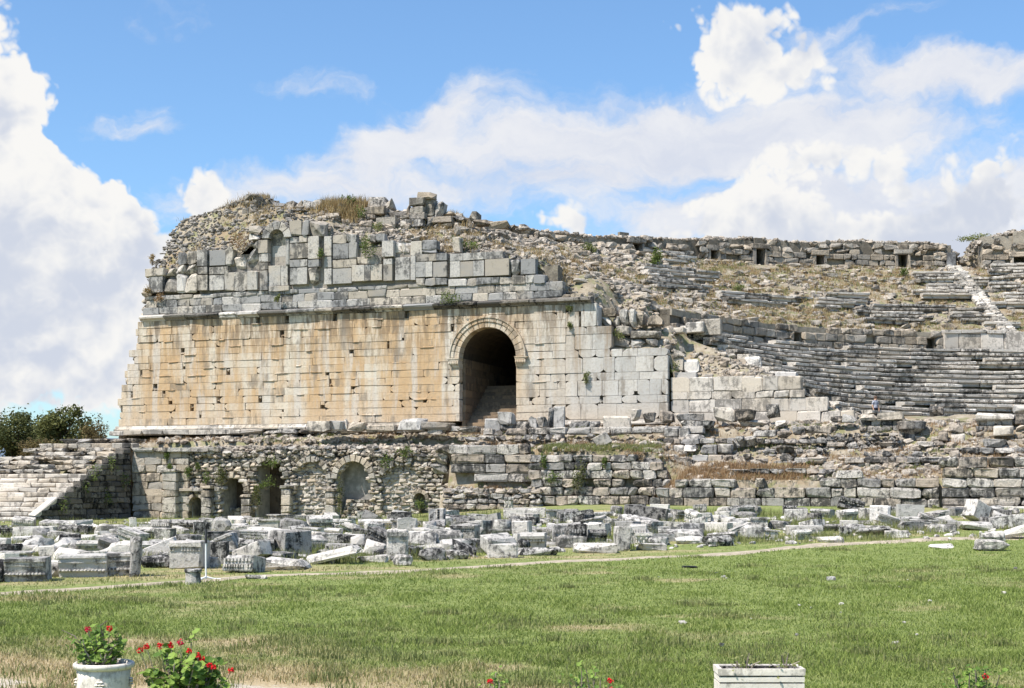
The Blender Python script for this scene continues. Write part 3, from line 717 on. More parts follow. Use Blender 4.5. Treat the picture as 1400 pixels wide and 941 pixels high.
X, Y = np.meshgrid(xs, ys, indexing='ij')
gm = grid_mesh('ground', X, Y, ground_z(X, Y), MAT['ground'], {'dry': dry_mask(X, Y).ravel(), 'bare': bare_mask(X, Y).ravel()})
tag(obj('ground', gm), kind='structure')
# ---- trodden path
def path_strip():
    P = []; N = 260; xs_ = np.linspace(PATH[0, 0], PATH[-1, 0], N); yc = path_y(xs_) + (fbm(xs_ * 0.3, xs_ * 0, 12, 3) - 0.5) * 1.0
    wd = 0.45 + 0.55 * fbm(xs_ * 0.5, xs_ * 0 + 4, 13, 3) + 0.25 * sst(-5, 15, xs_)
    rows = []
    for k_, s in enumerate((-1, -0.35, 0.35, 1)):
        yy = yc + s * wd * (1 + (fbm(xs_ * 1.3, xs_ * 0 + k_, 14, 3) - 0.5) * 0.9); rows.append(np.stack([xs_, yy, ground_z(xs_, yy) + (0.02 if abs(s) < 1 else -0.012)], -1))
    G = np.stack(rows, 1)
    return grid_mesh('path', G[..., 0], G[..., 1], G[..., 2], plain('trodden_path', (0.50, 0.42, 0.31), 0.95, 0.25, 3.0, 0.5, 0.02))
tag(obj('path', path_strip()), kind='structure')
# ---- cavea slope (earth and core under the seats)
rr = np.concatenate([np.arange(6, 48, 0.4), np.arange(48, 57, 0.25), np.arange(57, 84, 1.0)]); tt = np.concatenate([np.linspace(0, 0.5, 90), np.linspace(0.507, 2.3, 190)])
RR, TT = np.meshgrid(rr, tt, indexing='ij'); AA = 70 - RR * np.cos(TT); TTT = -RR * np.sin(TT)
ZZ = zmound(AA, TTT); off = 0.45
XX = CEN[0] + (AA - 70) * U[0] + (TTT - off) * MV[0]; YY = CEN[1] + (AA - 70) * U[1] + (TTT - off) * MV[1]
tag(obj('cavea_slope', grid_mesh('cavea_slope', XX, YY, ZZ, MAT['bank'])), kind='structure')
# ---- terrace of the stage ruin
AA, TTT = np.meshgrid(np.concatenate([np.arange(-32, 1.8, 0.4), np.arange(1.8, 3.0, 0.1), np.arange(3.2, 27, 0.4), np.arange(27, 28, 0.1), np.arange(28.2, 95, 0.4)]), np.concatenate([np.arange(-1.4, 9.0, 0.25), np.arange(9.0, 9.8, 0.1), np.arange(10, 20, 1.0)]), indexing='ij')
ZZ = zstage(AA, TTT)
tag(obj('stage_terrace', grid_mesh('stage_terrace', CEN[0] + (AA - 70) * U[0] + TTT * MV[0], CEN[1] + (AA - 70) * U[1] + TTT * MV[1], ZZ, MAT['bank'])), kind='structure')
# ---- weedy bank beyond the stairs, carrying the trees
AA, TTT = np.meshgrid(np.arange(-90, 1.0, 1.0), np.arange(-60, 1.5, 1.0), indexing='ij')
ZZ = 3.6 + (fbm(AA * 0.2, TTT * 0.2, 55, 4) - 0.5) * 1.2 - 4.5 * sst(-30, -80, AA) + 1.5 * sst(-11, -3.5, AA) * sst(-12, -2, TTT)
tag(obj('grass_bank', grid_mesh('grass_bank', CEN[0] + (AA - 70) * U[0] + TTT * MV[0], CEN[1] + (AA - 70) * U[1] + TTT * MV[1], ZZ, MAT['bank'])), kind='structure')
# ---- far ridge
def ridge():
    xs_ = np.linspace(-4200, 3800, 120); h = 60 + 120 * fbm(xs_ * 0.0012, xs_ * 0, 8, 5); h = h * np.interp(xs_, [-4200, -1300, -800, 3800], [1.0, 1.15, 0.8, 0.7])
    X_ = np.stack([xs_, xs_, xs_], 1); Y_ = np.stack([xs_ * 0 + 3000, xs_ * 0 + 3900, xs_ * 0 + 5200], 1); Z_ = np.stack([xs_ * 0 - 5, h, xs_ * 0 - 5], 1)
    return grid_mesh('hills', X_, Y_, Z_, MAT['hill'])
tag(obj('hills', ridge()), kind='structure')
# ------------------------------------------------------------------ A. the great end wall with its vaulted passage
Z0, ZC = 6.2, 14.1                                   # foot and cornice line
HC = (ZC - Z0 - 0.36) / 15                            # course height
DOOR_A, DOOR_R, DOOR_S = 27.80, 2.0, 10.78
fw = Asm('end_wall', 'tall ochre-stained marble end wall of the theatre with vaulted passage', 'wall', FM(0, 0, Z0))
def left_edge(z): return np.interp(z, [5.9, 8.0, 10.0, 12.0, 14.3], [-0.75, -0.45, -0.1, 0.65, 1.15])
def right_edge(z): return 35.3 if z > 12.75 else (36.3 if z > 11.3 else 40.0)
ring_o = DOOR_R + 0.62
def arch_gap(z0, z1):                                # half width of the door (or its arch ring) over a course
    if z1 <= DOOR_S: return DOOR_R
    zz = max(z0, DOOR_S) - DOOR_S
    return math.sqrt(max(0.0, ring_o ** 2 - zz ** 2)) if zz < ring_o else 0.0
slits = [FP(353, 439, 0)[0], FP(458, 438, 0)[0], FP(556, 437, 0)[0]]
SPLIT = 33.2
for i in range(15):
    z = Z0 + 0.36 + i * HC; gaps = []
    g = arch_gap(z, z + HC)
    if g > 0: gaps.append((DOOR_A - g, DOOR_A + g))
    if i == 14: gaps += [(s - 0.17, s + 0.17) for s in slits]
    holes = 0.50 if 1 <= i <= 5 else (0.2 if i < 8 else 0.06)
    la = left_edge(z) + R.uniform(-0.35, 0.30)
    lay(fw, la, min(SPLIT, right_edge(z)), z, HC, 0.0, 0.8, 2.5, 0.6, 'facade', 'ashlar', gaps, 0, 0.024, 0, holes, gapw=0.011, vgap=0.004, pit=0.17 if 1 <= i <= 5 else 0.04)
    # broken lips along the bed joints
    for _ in range(7 if 3 < i < 14 else 3):
        w_ = R.uniform(0.25, 1.1); x_ = R.uniform(la + 1, 32.5)
        if abs(x_ - DOOR_A) < ring_o + 0.9: continue
        fw.block(FM(x_, R.uniform(0.02, 0.05) - 0.1, z + R.uniform(-.01, .02)), w_, R.uniform(0.05, 0.09), 0.25, 'facade', 'worn', 'ledge_lip')
    # corner stones of the ruined return
    if i < 15: lay(fw, la - R.uniform(0.0, 0.45), la + R.uniform(0.5, 0.9), z, HC * R.uniform(0.85, 1), -0.62, 0.5, 1.0, 0.9, 'facade', 'broken', (), 0.1, 0.08)
# paler bonded masonry beyond the passage: one tall course over one low
i = 0
while i < 15:
    n = 2 if i % 3 == 0 else 1
    n = min(n, 15 - i); z = Z0 + 0.36 + i * HC; h = n * HC
    e = right_edge(z + h - 0.05)
    if e > SPLIT: lay(fw, SPLIT, e, z, h, 0.0, 0.75 if n == 1 else 0.6, 1.7 if n == 1 else 1.5, 0.6, 'facade', 'ashlar', (), 0, 0.025, 0, 0.75, pit=0.14)
    i += n
# arch-side filler stones: cut to the ring
for i in range(8, 15):
    z = Z0 + 0.36 + i * HC; z1 = z + HC
    if z1 <= DOOR_S or z > DOOR_S + ring_o: continue
    g = arch_gap(z, z1); zz = [max(z, DOOR_S) + (z1 - max(z, DOOR_S)) * j / 3 for j in range(4)]
    for s in (-1, 1):
        arc = [(s * math.sqrt(max(0.0, ring_o ** 2 - (v - DOOR_S) ** 2)), v) for v in zz]
        if max(abs(p[0] - s * g) for p in arc) < 0.06: continue
        poly = [(s * g, z + 0.006)] + ([(s * g, max(z, DOOR_S))] if z < DOOR_S else []) + arc[1:] 
        poly = [(p[0], min(p[1], z1 - 0.006)) for p in poly] + ([(s * g, z1 - 0.006)])
        if abs(poly[-1][0] - poly[-2][0]) < 0.02: poly.pop()
        V, f = prism_vf(poly, -0.01, 0.6, 0.012)
        fw.put(mesh('stone_block', V, f, MAT['facade']), FM(DOOR_A, 0, 0), 0.4)
# archivolt in two fasciae of voussoirs
NV = 17
for r0, r1, pr in ((DOOR_R, DOOR_R + 0.36, 0.10), (DOOR_R + 0.36, ring_o, 0.17)):
    for j in range(NV):
        a0, a1 = math.pi * j / NV + 0.006, math.pi * (j + 1) / NV - 0.006
        am = (a0 + a1) / 2
        poly = [(r0 * math.cos(a0), r0 * math.sin(a0)), (r1 * math.cos(a0), r1 * math.sin(a0)), (r1 * math.cos(am), r1 * math.sin(am)), (r1 * math.cos(a1), r1 * math.sin(a1)), (r0 * math.cos(a1), r0 * math.sin(a1)), (r0 * math.cos(am), r0 * math.sin(am))]
        V, f = prism_vf(poly, -pr - R.uniform(0, 0.02), 0.7, 0.02)
        fw.put(mesh('voussoir', V, f, MAT['facade']), FM(DOOR_A, 0, DOOR_S), 0.3, 'voussoir')
V, f = [], []
n_ = 40                                               # thin outer fillet that crowns the ring
L = []
for j in range(n_):
    a0, a1 = math.pi * j / n_, math.pi * (j + 1) / n_
    poly = [(ring_o * math.cos(a0), ring_o * math.sin(a0)), ((ring_o + .09) * math.cos(a0), (ring_o + .09) * math.sin(a0)), ((ring_o + .09) * math.cos(a1), (ring_o + .09) * math.sin(a1)), (ring_o * math.cos(a1), ring_o * math.sin(a1))]
    L.append(prism_vf(poly, -0.24, 0.05, 0.004))
V, f = join_vf(L); fw.under['voussoir'] = fw.part('archivolt_moulding', V, f, 'facade', FM(DOOR_A, 0, DOOR_S))
for s in (-1, 1):                                     # carved impost capitals
    L = []
    for k_, (w0, w1, z0_, z1_, pr) in enumerate(((0.46, 0.46, -0.62, -0.50, 0.10), (0.46, 0.60, -0.50, -0.22, 0.16), (0.60, 0.80, -0.22, -0.08, 0.24), (0.80, 0.86, -0.08, 0.0, 0.28))):
        x0 = s * DOOR_R
        poly = [(x0, z0_), (x0 + s * w0, z0_), (x0 + s * w1, z1_), (x0 - s * 0.03 * k_, z1_)]
        L.append(prism_vf(poly, -pr, 0.5, 0.02))
    for k_ in range(6):                               # acanthus lobes
        x = s * (DOOR_R + 0.06 + 0.12 * k_); v, ff = lathe_vf([(0.02, -0.46), (0.07, -0.38), (0.075, -0.28), (0.02, -0.2)], 6); v = [(p[0] + x, p[1] - 0.2, p[2]) for p in v]; L.append((v, ff))
    V, f = join_vf(L); fw.part('impost_capital', V, f, 'facade', FM(DOOR_A, 0, DOOR_S))
# moulded foot of the wall
x = left_edge(Z0) - 0.25
while x < 40.0:
    w = R.uniform(1.3, 2.4); w = min(w, 40.0 - x)
    if not (x + w > DOOR_A - DOOR_R and x < DOOR_A + DOOR_R):
        out = 0.16 if x < 14 else 0.05
        V, f = [], []
        prof = [(0.5, 0.0), (-out - 0.12, 0.0), (-out - 0.14, 0.10), (-out * 0.8, 0.16), (-out * 0.5, 0.24), (-0.03, 0.345), (0.5, 0.345)]
        v0 = [(-w / 2 + 0.006, y, zz) for y, zz in prof]; v1 = [(w / 2 - 0.006, y, zz) for y, zz in prof]; n = len(prof)
        V = v0 + v1; f = [tuple(range(n))[::-1], tuple(range(n, 2 * n))] + [(j, j + n, (j + 1) % n + n, (j + 1) % n)[::-1] for j in range(n)]
        fw.put(mesh('base_moulding', V, [q_[::-1] for q_ in f], MAT['retain']), FM(x + w / 2, R.uniform(-.01, .01), Z0), w * 0.3, 'base_moulding')
    x += w
lay(fw, -1.25, 9.5, Z0 - 0.34, 0.34, 0.42, 1.2, 2.2, 0.9, 'retain', 'worn', (), 0, 0.02, name='plinth_block')
lay(fw, 9.5, 25.0, Z0 - 0.36, 0.36, 0.42, 1.0, 2.0, 0.9, 'stage', 'broken', (), 0.12, 0.08, name='plinth_block')
# cornice over the wall
x = 1.2
while x < 34.9:
    w = min(R.uniform(1.0, 2.3), 35.0 - x); k_ = R.uniform(0.75, 1.05); dk = x > 24.5
    o = 0.40 * k_ * (0.55 if R.random() < 0.12 else 1)
    prof = [(0.6, 0.0), (-0.06, 0.0), (-0.10, 0.08), (-o * 0.6, 0.14), (-o, 0.20), (-o - 0.02, 0.31), (-o * 0.8, 0.36), (0.0, 0.46), (0.6, 0.46)]
    n = len(prof); j1 = [R.uniform(-.03, .03) for _ in prof]; j2 = [R.uniform(-.03, .03) for _ in prof]
    V = [(-w / 2 + 0.008, y + j1[q_], zz + (j1[q_] if 3 < q_ < 7 else 0)) for q_, (y, zz) in enumerate(prof)] + [(w / 2 - 0.008, y + j2[q_], zz + (j2[q_] if 3 < q_ < 7 else 0)) for q_, (y, zz) in enumerate(prof)]
    f = [tuple(range(n)), tuple(range(n, 2 * n))[::-1]] + [(j, j + n, (j + 1) % n + n, (j + 1) % n) for j in range(n)]
    fw.put(mesh('cornice_block', V, f, MAT['darkcornice' if dk or R.random() < 0.4 else ('upper' if R.random() < 0.5 else 'marble')]), FM(x + w / 2, 0, ZC), w * 0.4, 'cornice_block')
    x += w
# core behind the facing
core = [box_vf(0.9, DOOR_A - DOOR_R - 0.6, 0.45, 6, Z0 - 0.3, 11.4), box_vf(1.6, DOOR_A - DOOR_R - 0.6, 0.45, 6, 11.4, 14.1), box_vf(DOOR_A + DOOR_R + 0.6, 39.8, 0.45, 1.0, Z0 - 0.3, 10.8), box_vf(DOOR_A + DOOR_R + 0.6, 35.2, 0.45, 1.1, 10.8, 14.1),
        box_vf(DOOR_A - DOOR_R - 0.6, DOOR_A + DOOR_R + 0.6, 0.45, 6, 13.0, 14.1)]
V, f = join_vf(core); fw.part('wall_core', V, f, 'mortar', FM(0, 0, 0))
# passage: stepped barrel-vaulted tunnel
LT = 15.0
def tunnel():
    V = []; f = []; n = 14
    prof = [(-DOOR_R, Z0 - 0.4)] + [(-DOOR_R, DOOR_S)] + [(DOOR_R * math.cos(math.pi - math.pi * j / n), DOOR_S + DOOR_R * math.sin(math.pi * j / n)) for j in range(1, n)] + [(DOOR_R, DOOR_S), (DOOR_R, Z0 - 0.4)]
    for y in (0.62, LT): V += [(x_, y, z_) for x_, z_ in prof]
    m_ = len(prof)
    f = [(j, j + 1, j + 1 + m_, j + m_) for j in range(m_ - 1)] + [tuple(range(m_, 2 * m_))]
    return V, f
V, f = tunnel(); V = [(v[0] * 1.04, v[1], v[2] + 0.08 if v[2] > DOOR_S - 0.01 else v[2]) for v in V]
fw.under['passage_stone'] = fw.part('vault', V, f, 'sootshade', FM(DOOR_A, 0, 0))
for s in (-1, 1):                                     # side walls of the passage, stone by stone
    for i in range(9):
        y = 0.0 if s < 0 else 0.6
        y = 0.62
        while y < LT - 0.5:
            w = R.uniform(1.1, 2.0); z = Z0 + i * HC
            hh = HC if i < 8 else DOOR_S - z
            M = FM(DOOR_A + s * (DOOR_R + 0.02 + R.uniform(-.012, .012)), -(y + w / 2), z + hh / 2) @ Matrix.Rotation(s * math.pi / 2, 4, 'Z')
            fw.block(M @ Matrix.Translation((0, 0.08, 0)), w - 0.012, hh - 0.012, 0.25, 'passage' if s < 0 else 'sootshade', 'ashlar', 'passage_stone'); y += w  # right wall gets the darker stone, painting in its deeper shade
V, f = box_vf(-DOOR_R, DOOR_R, -0.3, LT, Z0 - 0.5, Z0 + 0.02); fw.under['step'] = fw.part('passage_floor', V, f, 'sootshade', FM(DOOR_A, 0, 0))
for i in range(12):
    V, f = block_geo(2 * DOOR_R - 0.05, 0.27, 0.75, 0.02, 0.01); fw.put(mesh('step', V, f, MAT['passage']), FM(DOOR_A, -(0.9 + 0.37 * i + 0.37), Z0 + 0.02 + 0.25 * i + 0.12), 1, 'step')
fw.flush()

# ------------------------------------------------------------------ B. pilastered upper storey
us = Asm('upper_storey', 'grey marble upper storey with pilasters and small arched niche above the cornice', 'wall', FM(10, 0, ZC + 0.46))
def prect(asm, px0, px1, y0, y1, t=0.0, d=0.6, mat='upper', style='ashlar', name='stone_block', nx=1, ny=1):
    a0, z1 = FP(px0, y0, t); a1 = FP(px1, y0, t)[0]; z0 = FP((px0 + px1) / 2, y1, t)[1]; z1 = FP((px0 + px1) / 2, y0, t)[1]
    cuts = [0] + sorted(j / nx + R.uniform(-.25, .25) / nx for j in range(1, nx)) + [1]
    for iy in range(ny):
        for ix in range(nx):
            b0 = a0 + (a1 - a0) * cuts[ix]; b1 = a0 + (a1 - a0) * cuts[ix + 1]; h = (z1 - z0) / ny
            asm.block(FM((b0 + b1) / 2, t - d / 2 + R.uniform(-.02, .02), z0 + h * (iy + 0.5), R.uniform(-.01, .01)), b1 - b0 - 0.012, h - 0.012, d, mat, style, name)
zp = ZC + 0.46
lay(us, 1.3, 33.0, zp, 0.52, 0.0, 0.8, 1.9, 0.7, 'upper', 'worn', (), 0.0, 0.03, 0.0)
lay(us, 1.5, 24.0, zp + 1.06, 0.30, -0.04, 0.7, 1.7, 0.7, 'upper', 'worn', (), 0.04, 0.04, 0.0)
lay(us, 1.5, 33.0, zp + 0.52, 0.56, -0.06, 0.7, 1.7, 0.7, 'upper', 'worn', (), 0.04, 0.04, 0.0)
S = [  # px0 px1 y0 y1 t style nx
    (198, 224, 367, 378, 0.05, 'worn', 1), (203, 222, 378, 400, 0, 'ashlar', 1), (223, 240, 378, 400, -.1, 'broken', 1), (226, 240, 366, 377, -.1, 'broken', 1), (241, 269, 375, 400, 0.1, 'broken', 2),
    (240, 268, 362, 374, -.1, 'broken', 2), (243, 268, 344, 361, -.3, 'broken', 2), (269, 283, 342, 364, 0.22, 'ashlar', 1), (270, 283, 365, 375, 0.2, 'ashlar', 1), (270, 283, 376, 397, 0.22, 'ashlar', 1),
    (286, 308, 342, 363, 0, 'ashlar', 1), (308, 319, 341, 363, 0.02, 'worn', 1), (286, 312, 365, 375, 0.02, 'ashlar', 1), (286, 306, 376, 397, 0, 'ashlar', 1), (306, 338, 372, 397, 0.04, 'worn', 2), (338, 352, 370, 397, 0.12, 'worn', 1),
    (320, 336, 352, 368, -.2, 'broken', 1), (338, 352, 340, 360, -.1, 'broken', 1), (340, 356, 308, 318, 0.1, 'broken', 1), (340, 354, 319, 328, 0, 'broken', 1), (341, 353, 329, 340, 0, 'broken', 1),
    (353, 366, 328, 346, 0.15, 'ashlar', 1), (354, 366, 346, 358, 0.12, 'ashlar', 1), (354, 366, 359, 369, 0.12, 'ashlar', 1), (355, 366, 370, 397, 0.15, 'ashlar', 1),
    (367, 393, 363, 391, 0.0, 'ashlar', 2), (390, 396, 327, 363, 0.06, 'worn', 1), (367, 395, 391, 398, 0.16, 'worn', 1),
    (395, 412, 302, 322, 0.22, 'worn', 1), (412, 422, 301, 321, 0.25, 'worn', 1), (423, 442, 302, 322, 0.32, 'broken', 1), (396, 420, 323, 332, 0.1, 'worn', 2), (396, 407, 333, 354, 0.1, 'ashlar', 1), (407, 421, 333, 353, 0.1, 'ashlar', 1), (421, 436, 323, 354, 0.28, 'ashlar', 1),
    (396, 420, 355, 365, 0.1, 'ashlar', 2), (421, 436, 355, 365, 0.28, 'ashlar', 1), (396, 420, 366, 389, 0.08, 'ashlar', 2), (421, 434, 366, 389, 0.26, 'broken', 1),
    (443, 453, 323, 350, 0.15, 'ashlar', 1), (443, 453, 351, 366, 0.12, 'ashlar', 1), (443, 453, 367, 389, 0.15, 'ashlar', 1), (455, 476, 333, 354, 0, 'ashlar', 1), (476, 488, 332, 354, 0.0, 'worn', 1), (455, 487, 355, 366, 0.02, 'ashlar', 2), (455, 481, 367, 388, 0, 'ashlar', 1), (455, 487, 321, 332, 0, 'worn', 2),
    (481, 522, 362, 384, 0.26, 'ashlar', 3), (488, 521, 351, 361, 0.05, 'worn', 2), (522, 538, 329, 351, 0.22, 'ashlar', 1), (524, 536, 354, 362, 0.18, 'ashlar', 1), (524, 536, 362, 384, 0.2, 'ashlar', 1), (502, 526, 320, 331, -.2, 'worn', 2),
    (540, 560, 352, 383, 0.0, 'ashlar', 1), (541, 560, 331, 346, -.3, 'broken', 2), (561, 568, 350, 383, 0.12, 'ashlar', 1), (561, 577, 330, 349, 0.05, 'worn', 1), (577, 597, 328, 341, 0.05, 'worn', 1), (577, 597, 342, 346, 0.0, 'broken', 1),
    (569, 611, 347, 357, 0.1, 'ashlar', 3), (568, 591, 358, 379, 0.12, 'ashlar', 2), (592, 611, 358, 379, 0.12, 'ashlar', 1), (568, 611, 380, 390, 0.1, 'worn', 3), (618, 629, 324, 345, -.5, 'worn', 1),
    (615, 662, 346, 356, 0.06, 'ashlar', 3), (662, 688, 344, 354, 0.06, 'ashlar', 1), (615, 629, 357, 379, 0.02, 'ashlar', 1), (629, 662, 357, 378, 0.02, 'ashlar', 2), (663, 696, 354, 377, 0.12, 'ashlar', 1), (697, 711, 356, 378, -.2, 'broken', 1), (712, 732, 354, 375, 0.08, 'ashlar', 1),
    (613, 700, 380, 390, 0.02, 'worn', 4), (700, 745, 376, 388, 0.06, 'worn', 3)]
for px0, px1, y0, y1, t, st, nx in S: prect(us, px0, px1, y0, y1, t * 0.7, 0.65 + max(0, t * 0.7), 'upper' if st != 'broken' or R.random() < .5 else 'marble', st, nx=nx)
# arched niche of the upper storey
na, nz_ = FP(379.5, 326, 0.0); nr = FP(390, 326, 0)[0] - na
for j in range(5):
    a0, a1 = math.pi * j / 5 + 0.02, math.pi * (j + 1) / 5 - 0.02; ro = nr + 0.55; am = (a0 + a1) / 2
    poly = [(nr * math.cos(a0), nr * math.sin(a0)), (ro * math.cos(a0), ro * math.sin(a0)), (ro * math.cos(am), ro * math.sin(am)), (ro * math.cos(a1), ro * math.sin(a1)), (nr * math.cos(a1), nr * math.sin(a1)), (nr * math.cos(am), nr * math.sin(am))]
    V, f = prism_vf(poly, -0.18 - R.uniform(0, .03), 0.6, 0.02); us.put(mesh('voussoir', V, f, MAT['upper']), FM(na, 0, nz_), 0.3, 'voussoir')
zb = FP(380, 364, 0)[1]
V, f = box_vf(-nr - 0.3, nr + 0.3, 0.42, 0.7, zb - nz_ - 1.2, nr + 0.3); us.part('niche_back', V, f, 'plaster', FM(na, 0, nz_))
for k_ in range(3): us.block(FM(na, -0.5, nz_ + 0.32 - k_ * 0.78 - 0.39), 2 * nr, 0.77, 0.25, 'upper', 'ashlar')
V, f = box_vf(2.2, 32.5, 0.58, 1.6, 0, 2.2); us.part('wall_core', V, f, 'mortar', FM(0, 0, zp))
for p0, p1, yt in ((270, 362, 348), (396, 440, 312), (440, 560, 338), (560, 690, 350)):
    V, f = box_vf(FP(p0, 400, 0)[0], FP(p1, 400, 0)[0], 0.30, 0.9, zp + 0.3, FP((p0 + p1) / 2, yt, 0)[1]); us.part('wall_core', V, f, 'core', FM(0, 0, 0))
us.flush()
# ------------------------------------------------------------------ stepped end of the wall and lower retaining wall
rw = Asm('retaining_wall', 'low pale marble retaining wall stepping down beside the seating', 'wall', FM(40.1, -0.35, Z0))
zr = Z0
courses = [(6.05, 0.85, 51.6), (6.9, 0.85, 50.0), (7.75, 0.48, 48.6), (8.23, 0.95, 45.5)]
for z, h, e in courses: lay(rw, 40.12, e, z, h, -0.35, 0.8, 1.9, 0.7, 'retain', 'worn', (), 0, 0.03, 0.0, 0.12)
lay(rw, 44.6, 48.4, 8.23, 0.9, -0.35, 0.9, 1.4, 0.7, 'retain', 'worn', (), 0, 0.03)
for bx_ in (box_vf(40.2, 44.5, 0.9, 2.5, 5.8, 8.9), box_vf(44.4, 48.5, 0.9, 2.4, 5.8, 8.2), box_vf(48.5, 51, 0.9, 2.2, 5.8, 6.9)): rw.part('wall_core', bx_[0], bx_[1], 'mortar', FM(0, 0, 0))
rw.flush()
st_ = Asm('stepped_wall_end', 'ragged stepped grey blocks where the ochre wall breaks off', 'wall', FM(34, -0.8, 11))
for px0, px1, y0, y1, t, sy, nx in [(800, 818, 418, 446, -.05, 'worn', 1), (818, 842, 420, 432, -.9, 'broken', 1), (820, 846, 433, 446, -.9, 'broken', 2), (846, 868, 424, 447, -1.0, 'broken', 2), (842, 860, 446, 458, -.7, 'worn', 1), (862, 900, 452, 462, -.7, 'slab', 1), (862, 898, 463, 474, -.8, 'broken', 2), (838, 860, 459, 474, -.8, 'broken', 1),
                                   (868, 880, 428, 446, -1.4, 'broken', 1), (884, 905, 430, 445, -1.6, 'broken', 1), (918, 936, 478, 490, -1.0, 'broken', 1), (935, 955, 492, 508, -1.2, 'broken', 1), (920, 952, 509, 519, -.7, 'worn', 1), (918, 934, 491, 507, -1.1, 'worn', 1), (760, 795, 402, 412, -0.1, 'worn', 2), (750, 765, 396, 412, -.5, 'broken', 1),
                                   (936, 962, 440, 455, -4, 'worn', 1), (956, 985, 436, 458, -4.5, 'worn', 1), (905, 935, 448, 456, -2.5, 'worn', 1), (1035, 1058, 510, 525, -1.8, 'broken', 1), (1018, 1040, 488, 505, -3, 'broken', 1), (1060, 1090, 508, 518, -1.5, 'broken', 1)]:
    prect(st_, px0, px1, y0, y1, t, 0.9, 'gallery' if R.random() < .5 else 'marble', sy, nx=nx)
st_.flush()
# ------------------------------------------------------------------ D. the seating
def th_of(px, r):
    k = (px - 700) / F; th = np.linspace(0.0, 2.2, 4000); x = CEN[0] + r * (-np.cos(th) * U[0] - np.sin(th) * MV[0]); y = CEN[1] + r * (-np.cos(th) * U[1] - np.sin(th) * MV[1])
    return float(th[np.argmin(np.abs(x / y - k))])
_seat_cache = {}
def seat_mesh(w, mat='seat', v=None):
    w_ = q(w, 0.2); key = (w_, R.randrange(6), mat)
    if key not in _seat_cache:
        prof = [(0.82, -0.10), (0.20, -0.06), (0.28, 0.04), (0.25, 0.16), (-0.04, 0.215), (-0.06, 0.395), (0.02, 0.425), (0.82, 0.43)]
        n = len(prof); V = []; secs = [-w_ / 2, -w_ / 6, w_ / 6, w_ / 2]
        for s_ in secs:
            e = R.uniform(0.0, 0.035); brk = R.random() < 0.10
            for i, (y, z) in enumerate(prof): V.append((s_ + R.uniform(-.02, .02), y + (e + (0.10 if brk else 0)) * (1 if i in (4, 5, 6) else 0) + R.uniform(-.015, .015), z + (R.uniform(-.07, 0.0) if i in (5, 6) else 0)))
        f = [tuple(range(n)), tuple(range(3 * n, 4 * n))[::-1]]
        for s_ in range(3): f += [(s_ * n + j, (s_ + 1) * n + j, (s_ + 1) * n + (j + 1) % n, s_ * n + (j + 1) % n) for j in range(n)]
        _seat_cache[key] = mesh('seat_block', V, [q_[::-1] for q_ in f], MAT[mat])
    return _seat_cache[key], w / w_
def seat_row(asm, r, z, th0, th1, skip=0.05, name='seat_block', jz=0.03, mat='seat'):
    th = th0
    while th < th1:
        w = R.uniform(1.1, 3.0)
        if R.random() >= skip:
            me, s = seat_mesh(w - 0.06, mat)
            asm.put(me, PM(r + R.uniform(-.05, .05), th + w / r / 2, z + R.uniform(-jz, jz), R.uniform(-.02, .02), R.uniform(-.03, .03), R.uniform(-.02, .02)) @ Matrix.Diagonal((s, 1, 1, 1)), w * 0.4, name)
        th += w / r
ls = Asm('lower_seating', 'curved rows of weathered marble seats below the walkway wall', 'seating', PM(18.8, 1.1, 6.4))
SEATED = []
for i in range(SEAT_N):
    r = SEAT_R0 + SEAT_DR * i; z = SEAT_Z0 + SEAT_DZ * i
    th0 = np.interp(i, [0, 5, 10, 14], [0.10, 0.13, 0.16, 0.15]) + R.uniform(0, 0.03); th1 = th_of(1450, r)
    SEATED.append((r - 0.2, r + 0.85, th0, 2.3))
    seat_row(ls, r, z, th0, th1, 0.05 if i > 1 else 0.25, jz=0.03)
ls.flush(300)
us2 = Asm('upper_seating', 'surviving patches of marble seat rows on the overgrown upper slope', 'seating', PM(33, 1.1, 14.3))
for px0, px1, y0, y1 in [(1172, 1285, 421, 447), (1120, 1168, 408, 424), (1246, 1334, 374, 412), (1350, 1425, 338, 384), (1358, 1425, 390, 425), (878, 968, 372, 398), (985, 1085, 409, 421), (1300, 1350, 425, 446), (905, 950, 350, 360)]:
    ra = on_cavea((px0 + px1) / 2, y1)[0]; rb = on_cavea((px0 + px1) / 2, y0)[0]; n = max(1, int((rb - ra) / 0.85))
    for i in range(n + 1):
        r = ra + i * 0.85; t0 = th_of(px0, r) + R.uniform(-.01, .05); t1 = th_of(px1, r) - R.uniform(-.01, .05)
        a = 70 - r * math.cos((t0 + t1) / 2); t = -r * math.sin((t0 + t1) / 2)
        if t1 - t0 < 0.02: continue
        zb = float(np.interp(r, [32.6, 49.4], [14.3, 22.1]))
        seat_row(us2, r, zb + 0.12, t0, t1, 0.08, jz=0.05); SEATED.append((r - 0.2, r + 0.85, t0, t1))
us2.flush()
